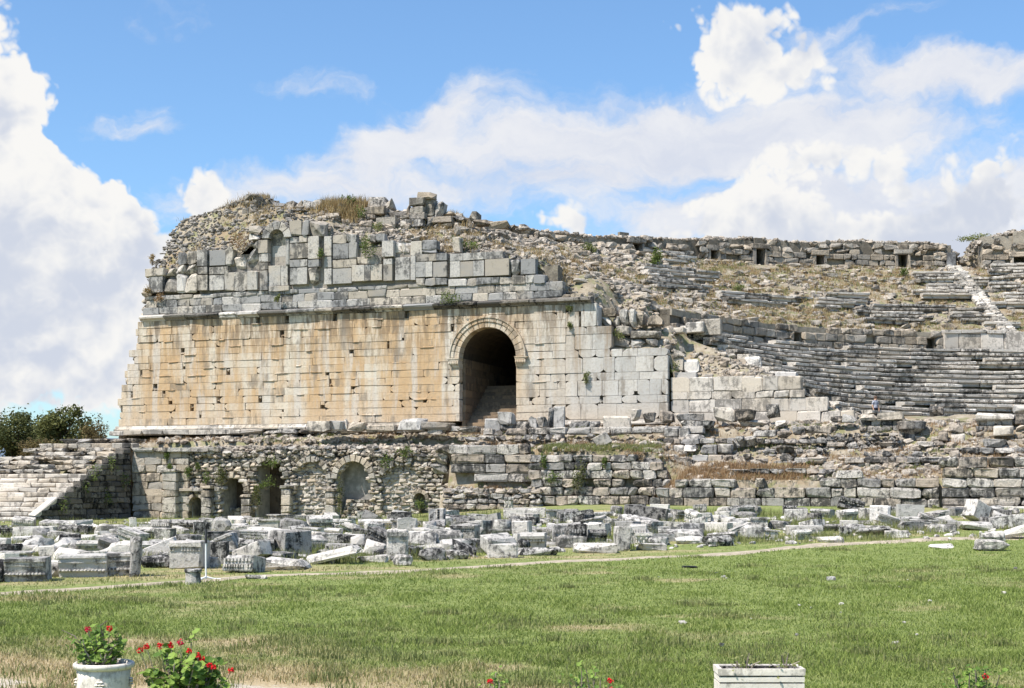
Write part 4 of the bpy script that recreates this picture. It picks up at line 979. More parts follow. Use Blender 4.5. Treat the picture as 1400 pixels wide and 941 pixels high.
# radial stairway
sr = Asm('radial_stair', 'straight pale stone stairway climbing between the upper seat rows', 'stairs', PM(33, th_of(1376, 33.5), 14.3))
r_top, ths, _z = on_cavea(1338, 345); ths = th_of(1375, 33.5)
n = 44
for i in range(n):
    r = 32.7 + i * (49.5 - 32.7) / n; z = float(np.interp(r, [32.6, 49.4], [14.3, 22.1]))
    for k_ in (-1, 1):
        V = None; sr.block(PM(r + 0.3, ths, z + 0.22 + R.uniform(-.02, .02)) @ Matrix.Translation((k_ * 0.31, 0, 0)), 0.61, 0.3, 0.75, 'seat', 'worn', 'step')
sr.flush()
SEATED.append((32.5, 50, ths - 0.03, ths + 0.03))
def arc_box(r0, r1, t0, t1, z0, z1, n=3):
    V = []; f = []
    for j in range(n + 1):
        th = t0 + (t1 - t0) * j / n
        for r, z in ((r0, z0), (r1, z0), (r1, z1), (r0, z1)):
            p = polar(r, th); V.append((p[0], p[1], z))
    for j in range(n): f += [(j * 4 + k_, j * 4 + (k_ + 1) % 4, (j + 1) * 4 + (k_ + 1) % 4, (j + 1) * 4 + k_) for k_ in range(4)]
    f += [(0, 1, 2, 3), tuple(n * 4 + k_ for k_ in (3, 2, 1, 0))]
    return V, f
def arc_lay(asm, r, t0, t1, z, h, wmin, wmax, d, mat, style, gaps=(), skip=0.0, proud=0.03):
    th = t0
    while th < t1 - 0.2 / r:
        w = R.uniform(wmin, wmax); e = min(th + w / r, t1)
        g = next(((p, s) for p, s in gaps if th < s - 1e-6 and e > p + 1e-6), None)
        if g:
            if th >= g[0] - 0.1 / r: th = g[1]; continue
            e = g[0]
        ww = (e - th) * r
        if R.random() >= skip: asm.block(PM(r + d / 2 + R.uniform(-proud, proud), (th + e) / 2, z + h / 2, R.uniform(-.02, .02)), ww - 0.02, h * R.uniform(0.94, 1.0), d, mat, style)
        th = e
# ---- wall behind the walkway
dz = Asm('walkway_wall', 'long block wall with doorways behind the horizontal walkway between seat rows', 'wall', PM(31.2, 1.1, 12.6))
rd = 31.2; doors = [(1086, 1100), (1268, 1281)]; gaps = [(th_of(p, rd), th_of(s, rd)) for p, s in doors]
tA, tB, tC = th_of(925, rd), th_of(1290, rd), th_of(1465, rd)
for c_, (z, h) in enumerate(((12.65, 0.62), (13.27, 0.62), (13.89, 0.5))):
    arc_lay(dz, rd, tA + (0.05 * c_), tB, z, h, 0.6, 1.6, 0.55, 'gallery', 'rough', gaps if c_ < 2 else (), 0.02 if c_ < 2 else 0.3)
arc_lay(dz, rd - 0.1, tB, tC, 12.65, 1.55, 1.2, 2.4, 0.6, 'retain', 'worn'); arc_lay(dz, rd - 0.22, tB, tC, 14.2, 0.28, 1.4, 2.4, 0.8, 'seat', 'worn', (), 0.3)
L = []; edges = [tA] + [e for g in gaps for e in g] + [tC]
for j in range(0, len(edges), 2): L.append(arc_box(rd + 0.5, rd + 1.6, edges[j], edges[j + 1], 12.4, 14.25, 12))
L.append(arc_box(rd + 0.35, rd + 1.6, tA, tC, 13.85, 14.3, 24))
for g in gaps: L.append(arc_box(rd + 1.35, rd + 1.6, g[0], g[1], 12.4, 14.2, 2))
for V, f in L: dz.part('wall_core', V, f, 'mortar').matrix_basis = dz.inv
dz.flush()
# ---- gallery wall at the top of the slope
gw = Asm('gallery_wall', 'ruined gallery wall with dark doorways along the theatre rim', 'wall', PM(50.3, 0.9, 22))
rg = 50.3; doors = [(866, 878, 1.15), (972, 981, 1.2), (1034, 1046, 1.6), (1116, 1127, 1.25), (1229, 1241, 1.5), (1386, 1402, 1.2)]
gaps = [(th_of(p, rg), th_of(s, rg), h) for p, s, h in doors]; t0, t1 = th_of(655, rg), th_of(1302, rg); t2, t3 = th_of(1344, rg), th_of(1465, rg)
def rim_at(th): return float(np.interp(th, _RT, _RZ))
for c_ in range(6):
    z = 21.95 + 0.5 * c_; gp = [(g[0], g[1]) for g in gaps if z < 22.0 + g[2] + 0.1]
    for s0, s1 in ((t0, t1), (t2, t3)):
        th = s0
        while th < s1:
            e = min(s1, th + R.uniform(2.0, 5.0) / rg)
            if z + 0.5 < rim_at((th + e) / 2) - R.uniform(0.25, 0.8):
                near = th < th_of(960, rg)
                arc_lay(gw, rg + (R.uniform(-.25, .2) if near else 0), th, e, z, 0.5, 0.5, 1.5, 0.55, 'gallery', 'broken' if near or c_ > 2 else 'rough', gp, 0.22 if near else 0.08 + 0.06 * c_, 0.06)
            th = e
for g in gaps:                                        # lintels over the doorways
    thm = (g[0] + g[1]) / 2; w = (g[1] - g[0]) * rg + 0.9
    gw.block(PM(rg + 0.22, thm, 22.0 + g[2] + 0.24), w, 0.42, 0.7, 'gallery', 'worn', 'lintel')
    for s in (-1, 1): gw.block(PM(rg + 0.25, thm, 21.9 + g[2] / 2 + 0.05) @ Matrix.Translation((s * ((g[1] - g[0]) * rg / 2 + 0.16), 0, 0)), 0.3, g[2] + 0.1, 0.62, 'gallery', 'worn', 'door_jamb')
L = []
for s0, s1 in ((t0, t1), (t2, t3)):
    gs = [g for g in gaps if s0 < g[0] < s1]; ed = [s0] + [e for g in gs for e in g[:2]] + [s1]
    for j in range(0, len(ed), 2):
        m_ = max(1, int((ed[j + 1] - ed[j]) * rg / 2)); tt_ = np.linspace(ed[j], ed[j + 1], m_ + 1)
        for k_ in range(m_): L.append(arc_box(rg + 0.5, rg + 2.2, tt_[k_], tt_[k_ + 1], 21.6, rim_at((tt_[k_] + tt_[k_ + 1]) / 2) - 0.55, 1))
    for g in gs: L.append(arc_box(rg + 0.3, rg + 2.2, g[0], g[1], 22.0 + g[2] + 0.2, rim_at(g[0]) - 0.5, 1)); L.append(arc_box(rg + 1.9, rg + 2.2, g[0], g[1], 21.6, 24.4, 1))
for V, f in L: gw.part('wall_core', V, f, 'mortar').matrix_basis = gw.inv
pil = PM(rg, th_of(1302, rg), 22); gw.block(PM(rg + 0.1, th_of(1300, rg), 22.9), 0.8, 1.5, 0.6, 'upper', 'ashlar')
gw.flush()
# ---- blocks still piled along the crest above the upper storey
cp = Asm('crest_masonry', 'broken pier and stacked blocks standing on the crest above the upper storey', 'ruin', FM(18, -3.5, 18.5))
for px0, px1, y0, y1, t, st, nx in [(334, 352, 265, 274, -3.6, 'broken', 2), (332, 352, 274, 284, -3.4, 'broken', 2), (330, 351, 284, 294, -3.2, 'broken', 2), (372, 440, 274, 285, -3, 'broken', 5), (372, 396, 286, 293, -3, 'broken', 2), (396, 406, 286, 294, -3, 'broken', 1), (372, 394, 293, 303, -2.6, 'broken', 1), (352, 371, 297, 305, -2.4, 'worn', 1), (350, 362, 291, 297, -2.6, 'broken', 1), (428, 446, 292, 304, -2.4, 'broken', 1), (436, 450, 303, 314, -1.6, 'broken', 1),
        (569, 592, 262, 272, -3.2, 'broken', 1), (559, 580, 270, 281, -3.0, 'worn', 1), (580, 592, 272, 296, -3.4, 'worn', 1), (560, 578, 282, 291, -3.0, 'worn', 1), (558, 580, 291, 300, -2.9, 'worn', 1), (554, 578, 300, 310, -2.7, 'worn', 1), (593, 606, 276, 298, -3.6, 'broken', 1), (582, 594, 296, 310, -3.2, 'broken', 1),
        (497, 525, 283, 293, -3.0, 'worn', 1), (500, 512, 293, 300, -2.9, 'worn', 1), (514, 540, 297, 308, -2.4, 'ashlar', 1), (488, 508, 301, 311, -2.2, 'broken', 1), (489, 507, 311, 321, -1.9, 'worn', 1), (503, 528, 268, 284, -4, 'broken', 1), (526, 536, 271, 288, -4, 'broken', 1), (530, 552, 288, 300, -3.5, 'broken', 1), (540, 556, 300, 312, -3, 'broken', 1), (552, 560, 280, 300, -4, 'broken', 1),
        (472, 488, 302, 312, -3, 'broken', 1), (584, 617, 296, 304, -3.2, 'slab', 1), (618, 634, 294, 302, -3.6, 'broken', 1), (640, 652, 290, 303, -4, 'broken', 1), (646, 668, 300, 308, -3.4, 'broken', 1), (668, 694, 302, 312, -3.8, 'broken', 1), (694, 720, 306, 314, -4.2, 'broken', 2)]:
    prect(cp, px0, px1, y0, y1, t, 0.9, 'gallery' if R.random() < .6 else 'stage', st, nx=nx)
cp.flush()
# ---- rubble over slope and core
def in_seats(r, th):
    m_ = np.zeros(len(r), bool)
    for r0, r1, t0_, t1_ in SEATED: m_ |= (r > r0) & (r < r1) & (th > t0_) & (th < t1_)
    return m_
bag = Bag(); n = 36000
r = np.sqrt(NR.uniform(18.5 ** 2, 56 ** 2, n)); th = NR.uniform(0, 1.75, n) ** 1.15; a = 70 - r * np.cos(th); t = -r * np.sin(th)
near = th < 0.75
dens = np.where(r > 51, 1.0, np.where(r > 32.6, np.interp(th, [0, 0.35, 0.6, 1.0, 1.7], [1.0, 1.0, 0.75, 0.32, 0.3]), 1.0)) * np.clip((fbm(a * 0.3, t * 0.3, 61, 4) - 0.28) * 3.2, 0.12, 1.3)
keep = (~in_seats(r, th)) & (NR.random(n) < dens) & (t < -0.5)
r, th, a, t = r[keep], th[keep], a[keep], t[keep]
sz = 0.14 + 0.42 * NR.random(len(a)) ** 3.2 + np.where(r > 52, 0.05, 0)
P = np.stack([CEN[0] + (a - 70) * U[0] + (t - 0.45) * MV[0], CEN[1] + (a - 70) * U[1] + (t - 0.45) * MV[1], zmound(a, t) + sz * 0.12], -1)
scatter(bag, P, sz, tilt=0.3)
th2 = NR.uniform(0.2, 1.75, 5200); r2 = NR.uniform(50.6, 54.0, 5200); a2 = 70 - r2 * np.cos(th2); t2_ = -r2 * np.sin(th2); z2 = np.interp(th2, _RT, _RZ) - 0.50 + (fbm(th2 * 60, r2 * 0.4, 5, 4) - 0.5) * 0.9 * (r2 > 52)
s2 = 0.14 + 0.4 * NR.random(5200) ** 2.5; scatter(bag, np.stack([CEN[0] + (a2 - 70) * U[0] + (t2_ - 0.2) * MV[0], CEN[1] + (a2 - 70) * U[1] + (t2_ - 0.2) * MV[1], z2], -1), s2)
tag(bag.build('rubble', MAT['rubble']), 'loose pale rubble strewn over the collapsed theatre slope', 'rubble', kind='stuff')
bag = Bag(); n = 700                                  # larger broken masonry tumbled down the slope
r = NR.uniform(32.8, 51, n); th = NR.uniform(0.02, 1.75, n) ** 1.2; a = 70 - r * np.cos(th); t = -r * np.sin(th); k_ = ~in_seats(r, th) & (t < -0.8); a, t = a[k_], t[k_]; sz = NR.uniform(0.45, 0.95, len(a))
P = np.stack([CEN[0] + (a - 70) * U[0] + (t - 0.45) * MV[0], CEN[1] + (a - 70) * U[1] + (t - 0.45) * MV[1], zmound(a, t) + 0.05], -1); scatter(bag, P, sz, flat=(0.35, 0.6), long=(0.9, 2.0), tilt=0.2, yaw=None)
tag(bag.build('tumbled_masonry', MAT['gallery']), 'bigger broken seat stones tumbled over the upper slope', 'rubble', kind='stuff')
bag = Bag(); n = 9000                                 # concrete core of the outer corner
a = NR.uniform(-0.4, 33, n); t = -NR.uniform(0, 1, n) ** 1.3 * 8; keep = NR.random(n) < np.where(a < 12.5, 1.0, 0.45); a, t = a[keep], t[keep]
zt = zmound(a, t); sz = 0.13 + 0.26 * NR.random(len(a)) ** 2.5
P = np.stack([CEN[0] + (a - 70) * U[0] + (t - 0.45) * MV[0], CEN[1] + (a - 70) * U[1] + (t - 0.45) * MV[1], zt + 0.02], -1)
scatter(bag, P, sz, flat=(0.4, 0.75), tilt=0.2)
tag(bag.build('core_rubble', MAT['core']), 'grey rubble concrete core exposed above the broken wall corner', 'rubble', kind='stuff')
# ragged broken return on the outer corner
bag = Bag(); n = 1500
z = NR.uniform(5.6, 16.4, n); a = np.interp(z, [5.6, 8, 10, 12, 14.3, 17, 19.5], [-0.9, -0.6, -0.2, 0.5, 1.0, 1.2, 1.6]) + NR.uniform(-0.1, 0.35, n); t = -NR.uniform(0.5, 7, n)
P = np.array([W(*p) for p in zip(a, t, z)]); scatter(bag, P, NR.uniform(0.25, 0.6, n), flat=(0.5, 0.9))
tag(bag.build('corner_rubble', MAT['niche']), 'jagged stone ends of the torn-off outer corner', 'rubble', kind='stuff')
# ------------------------------------------------------------------ F. stage ruin walls in front of the theatre
def pcourse(asm, px0, px1, y0, y1, t, wmin=0.7, wmax=1.7, d=0.6, mat='stage', style='rough', skip=0.0, proud=0.05, hole=0.0, name='stone_block'):
    a0 = FP(px0, y0, t)[0]; a1 = FP(px1, y0, t)[0]; z1 = FP((px0 + px1) / 2, y0, t)[1]; z0 = FP((px0 + px1) / 2, y1, t)[1]
    lay(asm, a0, a1, z0, z1 - z0, t, wmin, wmax, d, mat, style, (), skip, proud, 0.03, hole, name=name, gapw=0.025)
w1 = Asm('stage_wall', 'four courses of big quarry-faced blocks right below the passage', 'wall', FM(29, 7, 2.2))
for y0, y1, p0, p1, sk in ((608, 621, 613, 722, 0), (621, 634, 616, 728, 0), (634, 647, 616, 735, 0.03), (647, 659, 648, 740, 0.05)): pcourse(w1, p0, p1, y0, y1, 7.0, 0.9, 2.4, 0.7, 'stage', 'rough', sk)
pcourse(w1, 590, 616, 608, 621, 6.8, 0.8, 1.2, 0.8, 'stage', 'broken'); pcourse(w1, 592, 612, 621, 635, 6.4, 0.8, 1.2, 0.8, 'stage', 'broken'); pcourse(w1, 588, 610, 635, 648, 6.2, .8, 1.2, .8, 'stage', 'broken')
w1.flush()
w2 = Asm('stage_wall', 'low rubble wall under the dry grass strip below the big blocks', 'wall', FM(30, 8.5, 0.6))
for y0, y1 in ((668, 675), (675, 682), (682, 689), (689, 697)): pcourse(w2, 604, 740, y0, y1, 8.6, 0.3, 0.9, 0.5, 'stage', 'rough', 0.03, 0.06)
w2.flush()
w3 = Asm('stage_wall', 'six-course grey stone wall with bushes growing from its face', 'wall', FM(37, 8, 0.8))
for i, (y0, y1, p0, p1) in enumerate(((622, 632, 724, 870), (632, 643, 720, 906), (643, 655, 722, 912), (655, 666, 726, 916), (666, 678, 728, 905), (678, 691, 740, 895))): pcourse(w3, p0, p1, y0, y1, 8.0 + 0.05 * i, 0.5, 1.3, 0.7, 'stage', 'rough', 0.03, 0.07)
w3.flush()
w4 = Asm('stage_wall', 'single course of rounded blocks edging the grass ledge', 'wall', FM(37, 5.2, 4.7))
pcourse(w4, 660, 962, 584, 594, 4.2, 0.7, 1.6, 0.7, 'stage', 'rough', 0.04, 0.08); pcourse(w4, 612, 690, 596, 604, 5.2, 0.5, 1.1, 0.6, 'stage', 'broken', 0.2); pcourse(w4, 690, 812, 594, 601, 4.6, 0.3, 0.7, 0.5, 'stage', 'broken', 0.1, 0.08)
w4.flush()
w5 = Asm('stage_wall', 'long front wall of large squared blocks beneath the orange dry bank', 'wall', FM(50, 10, 0.9))
for y0, y1, p0, p1, sk, sy in ((681, 693, 888, 1284, 0.0, 'worn'), (667, 681, 896, 1284, 0.05, 'rough'), (655, 667, 922, 1004, 0.0, 'rough'), (654, 667, 1032, 1044, 0, 'rough'), (654, 667, 1120, 1284, 0.06, 'rough'), (643, 654, 1142, 1180, 0, 'rough')): pcourse(w5, p0, p1, y0, y1, 10.0, 0.6, 1.8, 0.7, 'stage', sy, sk)
w5.flush()
w6 = Asm('stage_wall', 'projecting corner wall of five even courses of squared blocks', 'wall', FM(58, 10.4, 0.9))
for y0, y1, p0, p1, sk in ((681, 692, 1288, 1460, 0), (667, 681, 1288, 1460, 0), (654, 667, 1288, 1460, 0), (640, 654, 1288, 1460, 0.03), (625, 639, 1283, 1310, 0), (625, 639, 1310, 1460, 0.12)): pcourse(w6, p0, p1, y0, y1, 10.4, 0.9, 2.2, 0.7, 'stage', 'rough', sk)
pcourse(w6, 1288, 1460, 692, 697, 10.9, 1.5, 3.0, 0.9, 'marble', 'worn', 0, 0.03)
w6.flush()
w7 = Asm('stage_wall', 'scattered blocks and short wall stubs on the slope above the front wall', 'ruin', FM(47, 6, 4))
for px0, px1, y0, y1, t, sy, nx in [(908, 942, 585, 598, 4.5, 'rough', 2), (934, 960, 594, 606, 5.0, 'broken', 1), (908, 935, 598, 608, 5.0, 'rough', 2), (898, 936, 609, 620, 6.0, 'rough', 2), (934, 950, 608, 618, 6.0, 'broken', 1), (958, 980, 608, 623, 6.0, 'rough', 1), (981, 1001, 607, 620, 6.0, 'rough', 1), (1004, 1032, 597, 610, 5.5, 'broken', 2), (946, 968, 622, 634, 6.6, 'rough', 1), (968, 1000, 622, 634, 6.6, 'rough', 2),
        (930, 975, 575, 588, 3.4, 'broken', 2), (1030, 1062, 588, 597, 4.6, 'slab', 1), (1062, 1082, 590, 598, 4.6, 'broken', 1), (1083, 1100, 584, 594, 4.4, 'broken', 1), (1098, 1136, 583, 592, 4.2, 'slab', 1), (1014, 1026, 621, 633, 7, 'broken', 1), (1032, 1048, 626, 632, 7, 'broken', 1), (880, 905, 626, 633, 7.4, 'slab', 1), (908, 945, 628, 636, 7.2, 'slab', 1),
        (1000, 1010, 600, 612, 5.5, 'broken', 1), (1150, 1170, 566, 578, 3.0, 'broken', 1), (1136, 1152, 569, 577, 3.0, 'broken', 1), (1060, 1075, 575, 584, 3.0, 'broken', 1), (1297, 1318, 578, 592, 3.2, 'broken', 1), (1300, 1320, 593, 607, 4.0, 'broken', 1), (1282, 1296, 590, 603, 4.2, 'worn', 1), (1358, 1386, 582, 596, 4.0, 'worn', 1), (1388, 1402, 566, 580, 3, 'worn', 1), (1345, 1376, 600, 612, 5.5, 'broken', 1),
        (1270, 1290, 555, 568, 1.0, 'broken', 1), (1386, 1412, 553, 566, 1.0, 'broken', 1), (1372, 1392, 568, 580, 2.6, 'broken', 1)]:
    prect(w7, px0, px1, y0, y1, t, 0.8, 'stage' if R.random() < .8 else 'marble', sy, nx=nx)
w7.flush()
# stump of two blocks on a narrow foot
sp = Asm('stone_stump', 'mushroom-like stump of stacked blocks on a narrow foot on the slope', 'ruin', FM(*[FP(1072, 642, 7)[0], 7, FP(1072, 642, 7)[1]]))
for px0, px1, y0, y1 in ((1062, 1084, 630, 642), (1067, 1083, 619, 630), (1060, 1084, 609, 619)): prect(sp, px0, px1, y0, y1, 7.0, 0.7, 'stage', 'broken')
sp.flush()
for (px0, px1), lab in (((1174, 1236), 'table-like flat slabs on block supports below the striped-shirt person'), ((1333, 1386), 'table-like pale slab on a dark base beneath the lowest seat rows')):
    tb = Asm('slab_table', lab, 'ruin', FM(FP((px0 + px1) / 2, 590, 3)[0], 3, 5.6)); mid = px0 + (px1 - px0) * (0.4 if px0 < 1200 else 1.0)
    prect(tb, px0, mid, 565, 574, 3.1, 1.0, 'retain', 'broken')
    if mid < px1 - 5: prect(tb, mid, px1, 564, 574, 3.1, 1.0, 'retain', 'broken')
    prect(tb, px0 + 2, px1 - 2, 574, 582, 2.8, 0.7, 'stage', 'worn', nx=4); prect(tb, px0 + 1, px1 - 3, 582, 590, 2.9, 0.7, 'stage', 'worn', nx=4); tb.flush()
bn = Asm('basin_block', 'flared basin-like block on a stubby foot beside the slab table', 'ruin', FM(*[FP(1246, 592, 3.2)[0], 3.2, FP(1246, 604, 3.2)[1]]))
a0, z0 = FP(1246, 604, 3.2); z1 = FP(1246, 576, 3.2)[1]; h = z1 - z0
V, f = lathe_vf([(0.35, 0), (0.32, h * 0.35), (0.45, h * 0.45), (0.78, h * 0.62), (0.82, h * 0.95), (0.75, h)], 10); bn.part('basin', [(v[0] + R.uniform(-.03, .03), v[1], v[2]) for v in V], f, 'stage', FM(a0, 3.2, z0)); bn.flush()
lw = Asm('terrace_wall', 'low stepped lines of small grey blocks crossing the dry slope', 'wall', FM(48, 6, 3.8))
for p0, p1, y0, y1, t in ((905, 1045, 599, 607, 5.2), (1085, 1290, 625, 634, 7.4), (1000, 1140, 641, 649, 8.8), (1130, 1290, 604, 611, 5.0), (1040, 1130, 600, 607, 5.0), (1290, 1420, 612, 620, 6.0)): pcourse(lw, p0, p1, y0, y1, t, 0.4, 1.3, 0.6, 'stage', 'rough', 0.12, 0.08)
lw.flush()
# low dark rubble retaining wall
rb = Asm('rubble_wall', 'dark dry-stone rubble wall sloping down under the slab table', 'wall', FM(50, 5, 4.4))
for i in range(5):
    y0 = 592 + i * 5.5; pcourse(rb, 1130 - 14 * i, 1232 - 2 * i, y0, y0 + 5.5, 4.6 + 0.1 * i, 0.2, 0.55, 0.5, 'stage', 'broken', 0.06, 0.09)
for i in range(3): pcourse(rb, 1042, 1132, 613 + i * 6, 619 + i * 6, 6.0, 0.25, 0.8, 0.5, 'stage', 'broken', 0.1, 0.07)
for i in range(3): pcourse(rb, 1180 + 5 * i, 1282, 617 + i * 7, 624 + i * 7, 7.0, 0.25, 0.7, 0.5, 'stage', 'broken', 0.12, 0.09)
rb.flush()
# loose blocks lying along the podium edge before the great wall
k = 0
LOOSE = [(425, 458, 577, 590, 'long dark toppled block'), (454, 471, 575, 590, 'squarish grey block'), (470, 476, 573, 588, 'narrow upright dark stone'), (478, 500, 577, 590, 'rounded weathered block'), (500, 548, 582, 591, 'long low block'), (548, 580, 572, 590, 'bulky pale boulder'), (578, 618, 577, 588, 'flat dark slab'), (587, 608, 580, 594, 'pale tilted cube'), (618, 628, 583, 590, 'small rounded white stone'), (628, 655, 584, 592, 'low broken stones'),
    (664, 684, 574, 597, 'tall pale block with a sharp lit corner'), (682, 704, 564, 580, 'dark wedge block leaning at the passage mouth'), (684, 706, 579, 590, 'grey squared block'), (706, 722, 577, 590, 'pale squared block'), (724, 736, 572, 588, 'grey cube'), (736, 750, 570, 588, 'mottled cube'), (750, 758, 558, 588, 'narrow upright pale slab'), (757, 772, 556, 588, 'upright stub with a rounded head'), (780, 806, 576, 590, 'dark low block'), (806, 820, 576, 590, 'leaning grey wedge'), (826, 862, 569, 588, 'bulky white rounded block'), (864, 876, 560, 576, 'upright grey post'), (880, 896, 565, 578, 'grey block'), (904, 922, 562, 578, 'dark shaded cube'), (926, 962, 566, 578, 'light squared block'), (976, 1006, 557, 577, 'big white boulder'), (1006, 1032, 560, 576, 'dark streaked block'), (1048, 1066, 553, 572, 'pointed white wedge'), (1012, 1050, 574, 584, 'rounded dark block')]
for px0, px1, y0, y1, what in LOOSE:
    t = R.uniform(1.7, 2.3); a0, z0 = FP(px0, y1, t); a1 = FP(px1, y1, t)[0]; z1 = FP(px1, y0, t)[1]; zg = float(zstage(np.array([(a0 + a1) / 2]), np.array([t]))[0])
    w, h = a1 - a0, z1 - z0; d = min(1.2, max(0.5, w * 0.7))
    V, f = block_geo(w, h, d, 0.05, 0.05, 0.22, 3, 0.06); 
    o = smesh('fallen_block', V, f, MAT['stage' if R.random() < .6 else 'marble'], None, FM((a0 + a1) / 2, t, max(zg + h / 2 - 0.12, z0 + h / 2), R.uniform(-.3, .3), R.uniform(-.06, .06), R.uniform(-.08, .08)))
    tag(o, what + ' on the ledge before the ochre wall', 'stone', 'fallen blocks on the podium ledge')
V, f = block_geo(0.95, 0.75, 0.9, 0.03, 0.03, 0.1, 1)
a0, z0 = FP(823, 602, 5.6); o = smesh('fallen_block', V, f, MAT['marble'], None, FM(a0, 5.6, z0, 0.3, 0.0, -0.5)); tag(o, 'tilted pale block sliding off the ledge above the grass strip', 'stone', 'fallen blocks on the podium ledge')
# ------------------------------------------------------------------ G. niche wall under the podium
nw = Asm('niche_wall', 'rubble podium wall with arched niches and piers below the ochre wall', 'wall', FM(15, 4, 0))
T = 4.0
def A_(px): return FP(px, 660, T)[0]
def Zp(px, py): return FP(px, py, T)[1]
zfoot = -0.1; ztop = 4.75
openings = [  # a0, a1, foot, spring, top kind
    (A_(301), A_(334), Zp(320, 672), 'arch'), (A_(347), A_(387), Zp(366, 652), 'arch'), (A_(461), A_(505), Zp(483, 655), 'arch'), (A_(566), A_(582), Zp(574, 683), 'arch'), (A_(259), A_(278), Zp(268, 690), 'arch')]
shallow = [(A_(404), A_(446), Zp(425, 655)), (A_(520), A_(572), Zp(546, 665))]
def inside(a, z):
    for a0, a1, zs, kd in openings:
        if a0 < a < a1 and z < zs: return 2
        c, rr_ = (a0 + a1) / 2, (a1 - a0) / 2
        if kd == 'arch' and z >= zs and (a - c) ** 2 + (z - zs) ** 2 < rr_ ** 2: return 2
    for a0, a1, zs in shallow:
        c, rr_ = (a0 + a1) / 2, (a1 - a0) / 2
        if a0 < a < a1 and (z < zs or (a - c) ** 2 + (z - zs) ** 2 < rr_ ** 2): return 1
    return 0
# smooth ashlar stretch next to the stairs
zz = zfoot
while zz < 4.4:
    h = R.uniform(0.45, 0.62); lay(nw, 3.05, A_(258), zz, h, T, 0.8, 1.7, 0.6, 'niche', 'worn', (), 0.0, 0.025, 0, 0.1); zz += h
zz = zfoot
while zz < ztop + 0.2:
    h = R.uniform(0.22, 0.32); x = A_(258)
    while x < A_(606):
        w = R.uniform(0.28, 0.75); k_ = inside(x + w / 2, zz + h / 2)
        topz = 4.35 + 0.55 * float(fbm(np.array([x * 0.5]), np.array([0.0]), 17, 3)[0])
        if k_ != 2 and zz < topz:
            st = 'broken' if zz > 3.4 or R.random() < .3 else 'rough'
            nw.block(FM(x + w / 2, T - 0.25 - (0.32 if k_ == 1 else 0) + R.uniform(-.05, .05) + (R.uniform(-.2, .15) if zz > 3.7 else 0), zz + h / 2, R.uniform(-.05, .05), 0, R.uniform(-.03, .03)), w - 0.02, h - 0.015, 0.5, 'niche' if zz < 3.9 else 'stage', st)
        x += w
    zz += h
for a0, a1, zs, kd in openings:                 # stone arch rings
    c, rr_ = (a0 + a1) / 2, (a1 - a0) / 2; ro = rr_ + (0.42 if rr_ > 0.7 else 0.25); NVo = 11 if rr_ > .7 else 5
    for j in range(NVo):
        p0, p1 = math.pi * j / NVo + 0.02, math.pi * (j + 1) / NVo - 0.02; pm = (p0 + p1) / 2
        poly = [(rr_ * math.cos(p0), rr_ * math.sin(p0)), (ro * math.cos(p0), ro * math.sin(p0)), (ro * math.cos(p1), ro * math.sin(p1)), (rr_ * math.cos(p1), rr_ * math.sin(p1)), (rr_ * math.cos(pm), rr_ * math.sin(pm))]
        if a0 < A_(400) and R.random() < 0.4: continue
        V, f = prism_vf(poly, -0.08 - R.uniform(0, .04), 0.6, 0.02); nw.put(mesh('voussoir', V, f, MAT['niche']), FM(c, T, zs), 0.2, 'voussoir')
for a0, a1, zs in shallow:
    c, rr_ = (a0 + a1) / 2, (a1 - a0) / 2; ro = rr_ + 0.36; NVo = 12
    for j in range(NVo):
        if R.random() < (0.75 if a0 > A_(500) else 0.45): continue
        p0, p1 = math.pi * j / NVo + 0.02, math.pi * (j + 1) / NVo - 0.02
        poly = [(rr_ * math.cos(p0), rr_ * math.sin(p0)), (ro * math.cos(p0), ro * math.sin(p0)), (ro * math.cos(p1), ro * math.sin(p1)), (rr_ * math.cos(p1), rr_ * math.sin(p1))]
        V, f = prism_vf(poly, -0.06 - R.uniform(0, .05), 0.5, 0.02); nw.put(mesh('voussoir', V, f, MAT['niche']), FM(c, T, zs), 0.2, 'voussoir')
for px0, px1, y0, tt_ in ((226, 245, 646, 0.45), (280, 292, 668, 0.5), (333, 345, 680, 0.35), (388, 400, 668, 0.4), (446, 458, 672, 0.2)):      # piers
    z = zfoot; zt = Zp(px0, y0)
    while z < zt - 0.15:
        h = min(R.uniform(0.42, 0.7), zt - z); nw.block(FM((A_(px0) + A_(px1)) / 2, T + tt_ - 0.4, z + h / 2, R.uniform(-.03, .03)), A_(px1) - A_(px0), h - 0.015, 0.8, 'niche', 'worn', 'pier_stone'); z += h
    nw.block(FM((A_(px0) + A_(px1)) / 2, T + tt_ - 0.38, zt + 0.1), A_(px1) - A_(px0) + 0.14, 0.2, 0.92, 'niche', 'worn', 'pier_cap')
lay(nw, A_(247), A_(280), Zp(262, 672), 0.22, T + 0.25, 0.8, 1.2, 0.6, 'niche', 'worn', (), 0, 0.03)
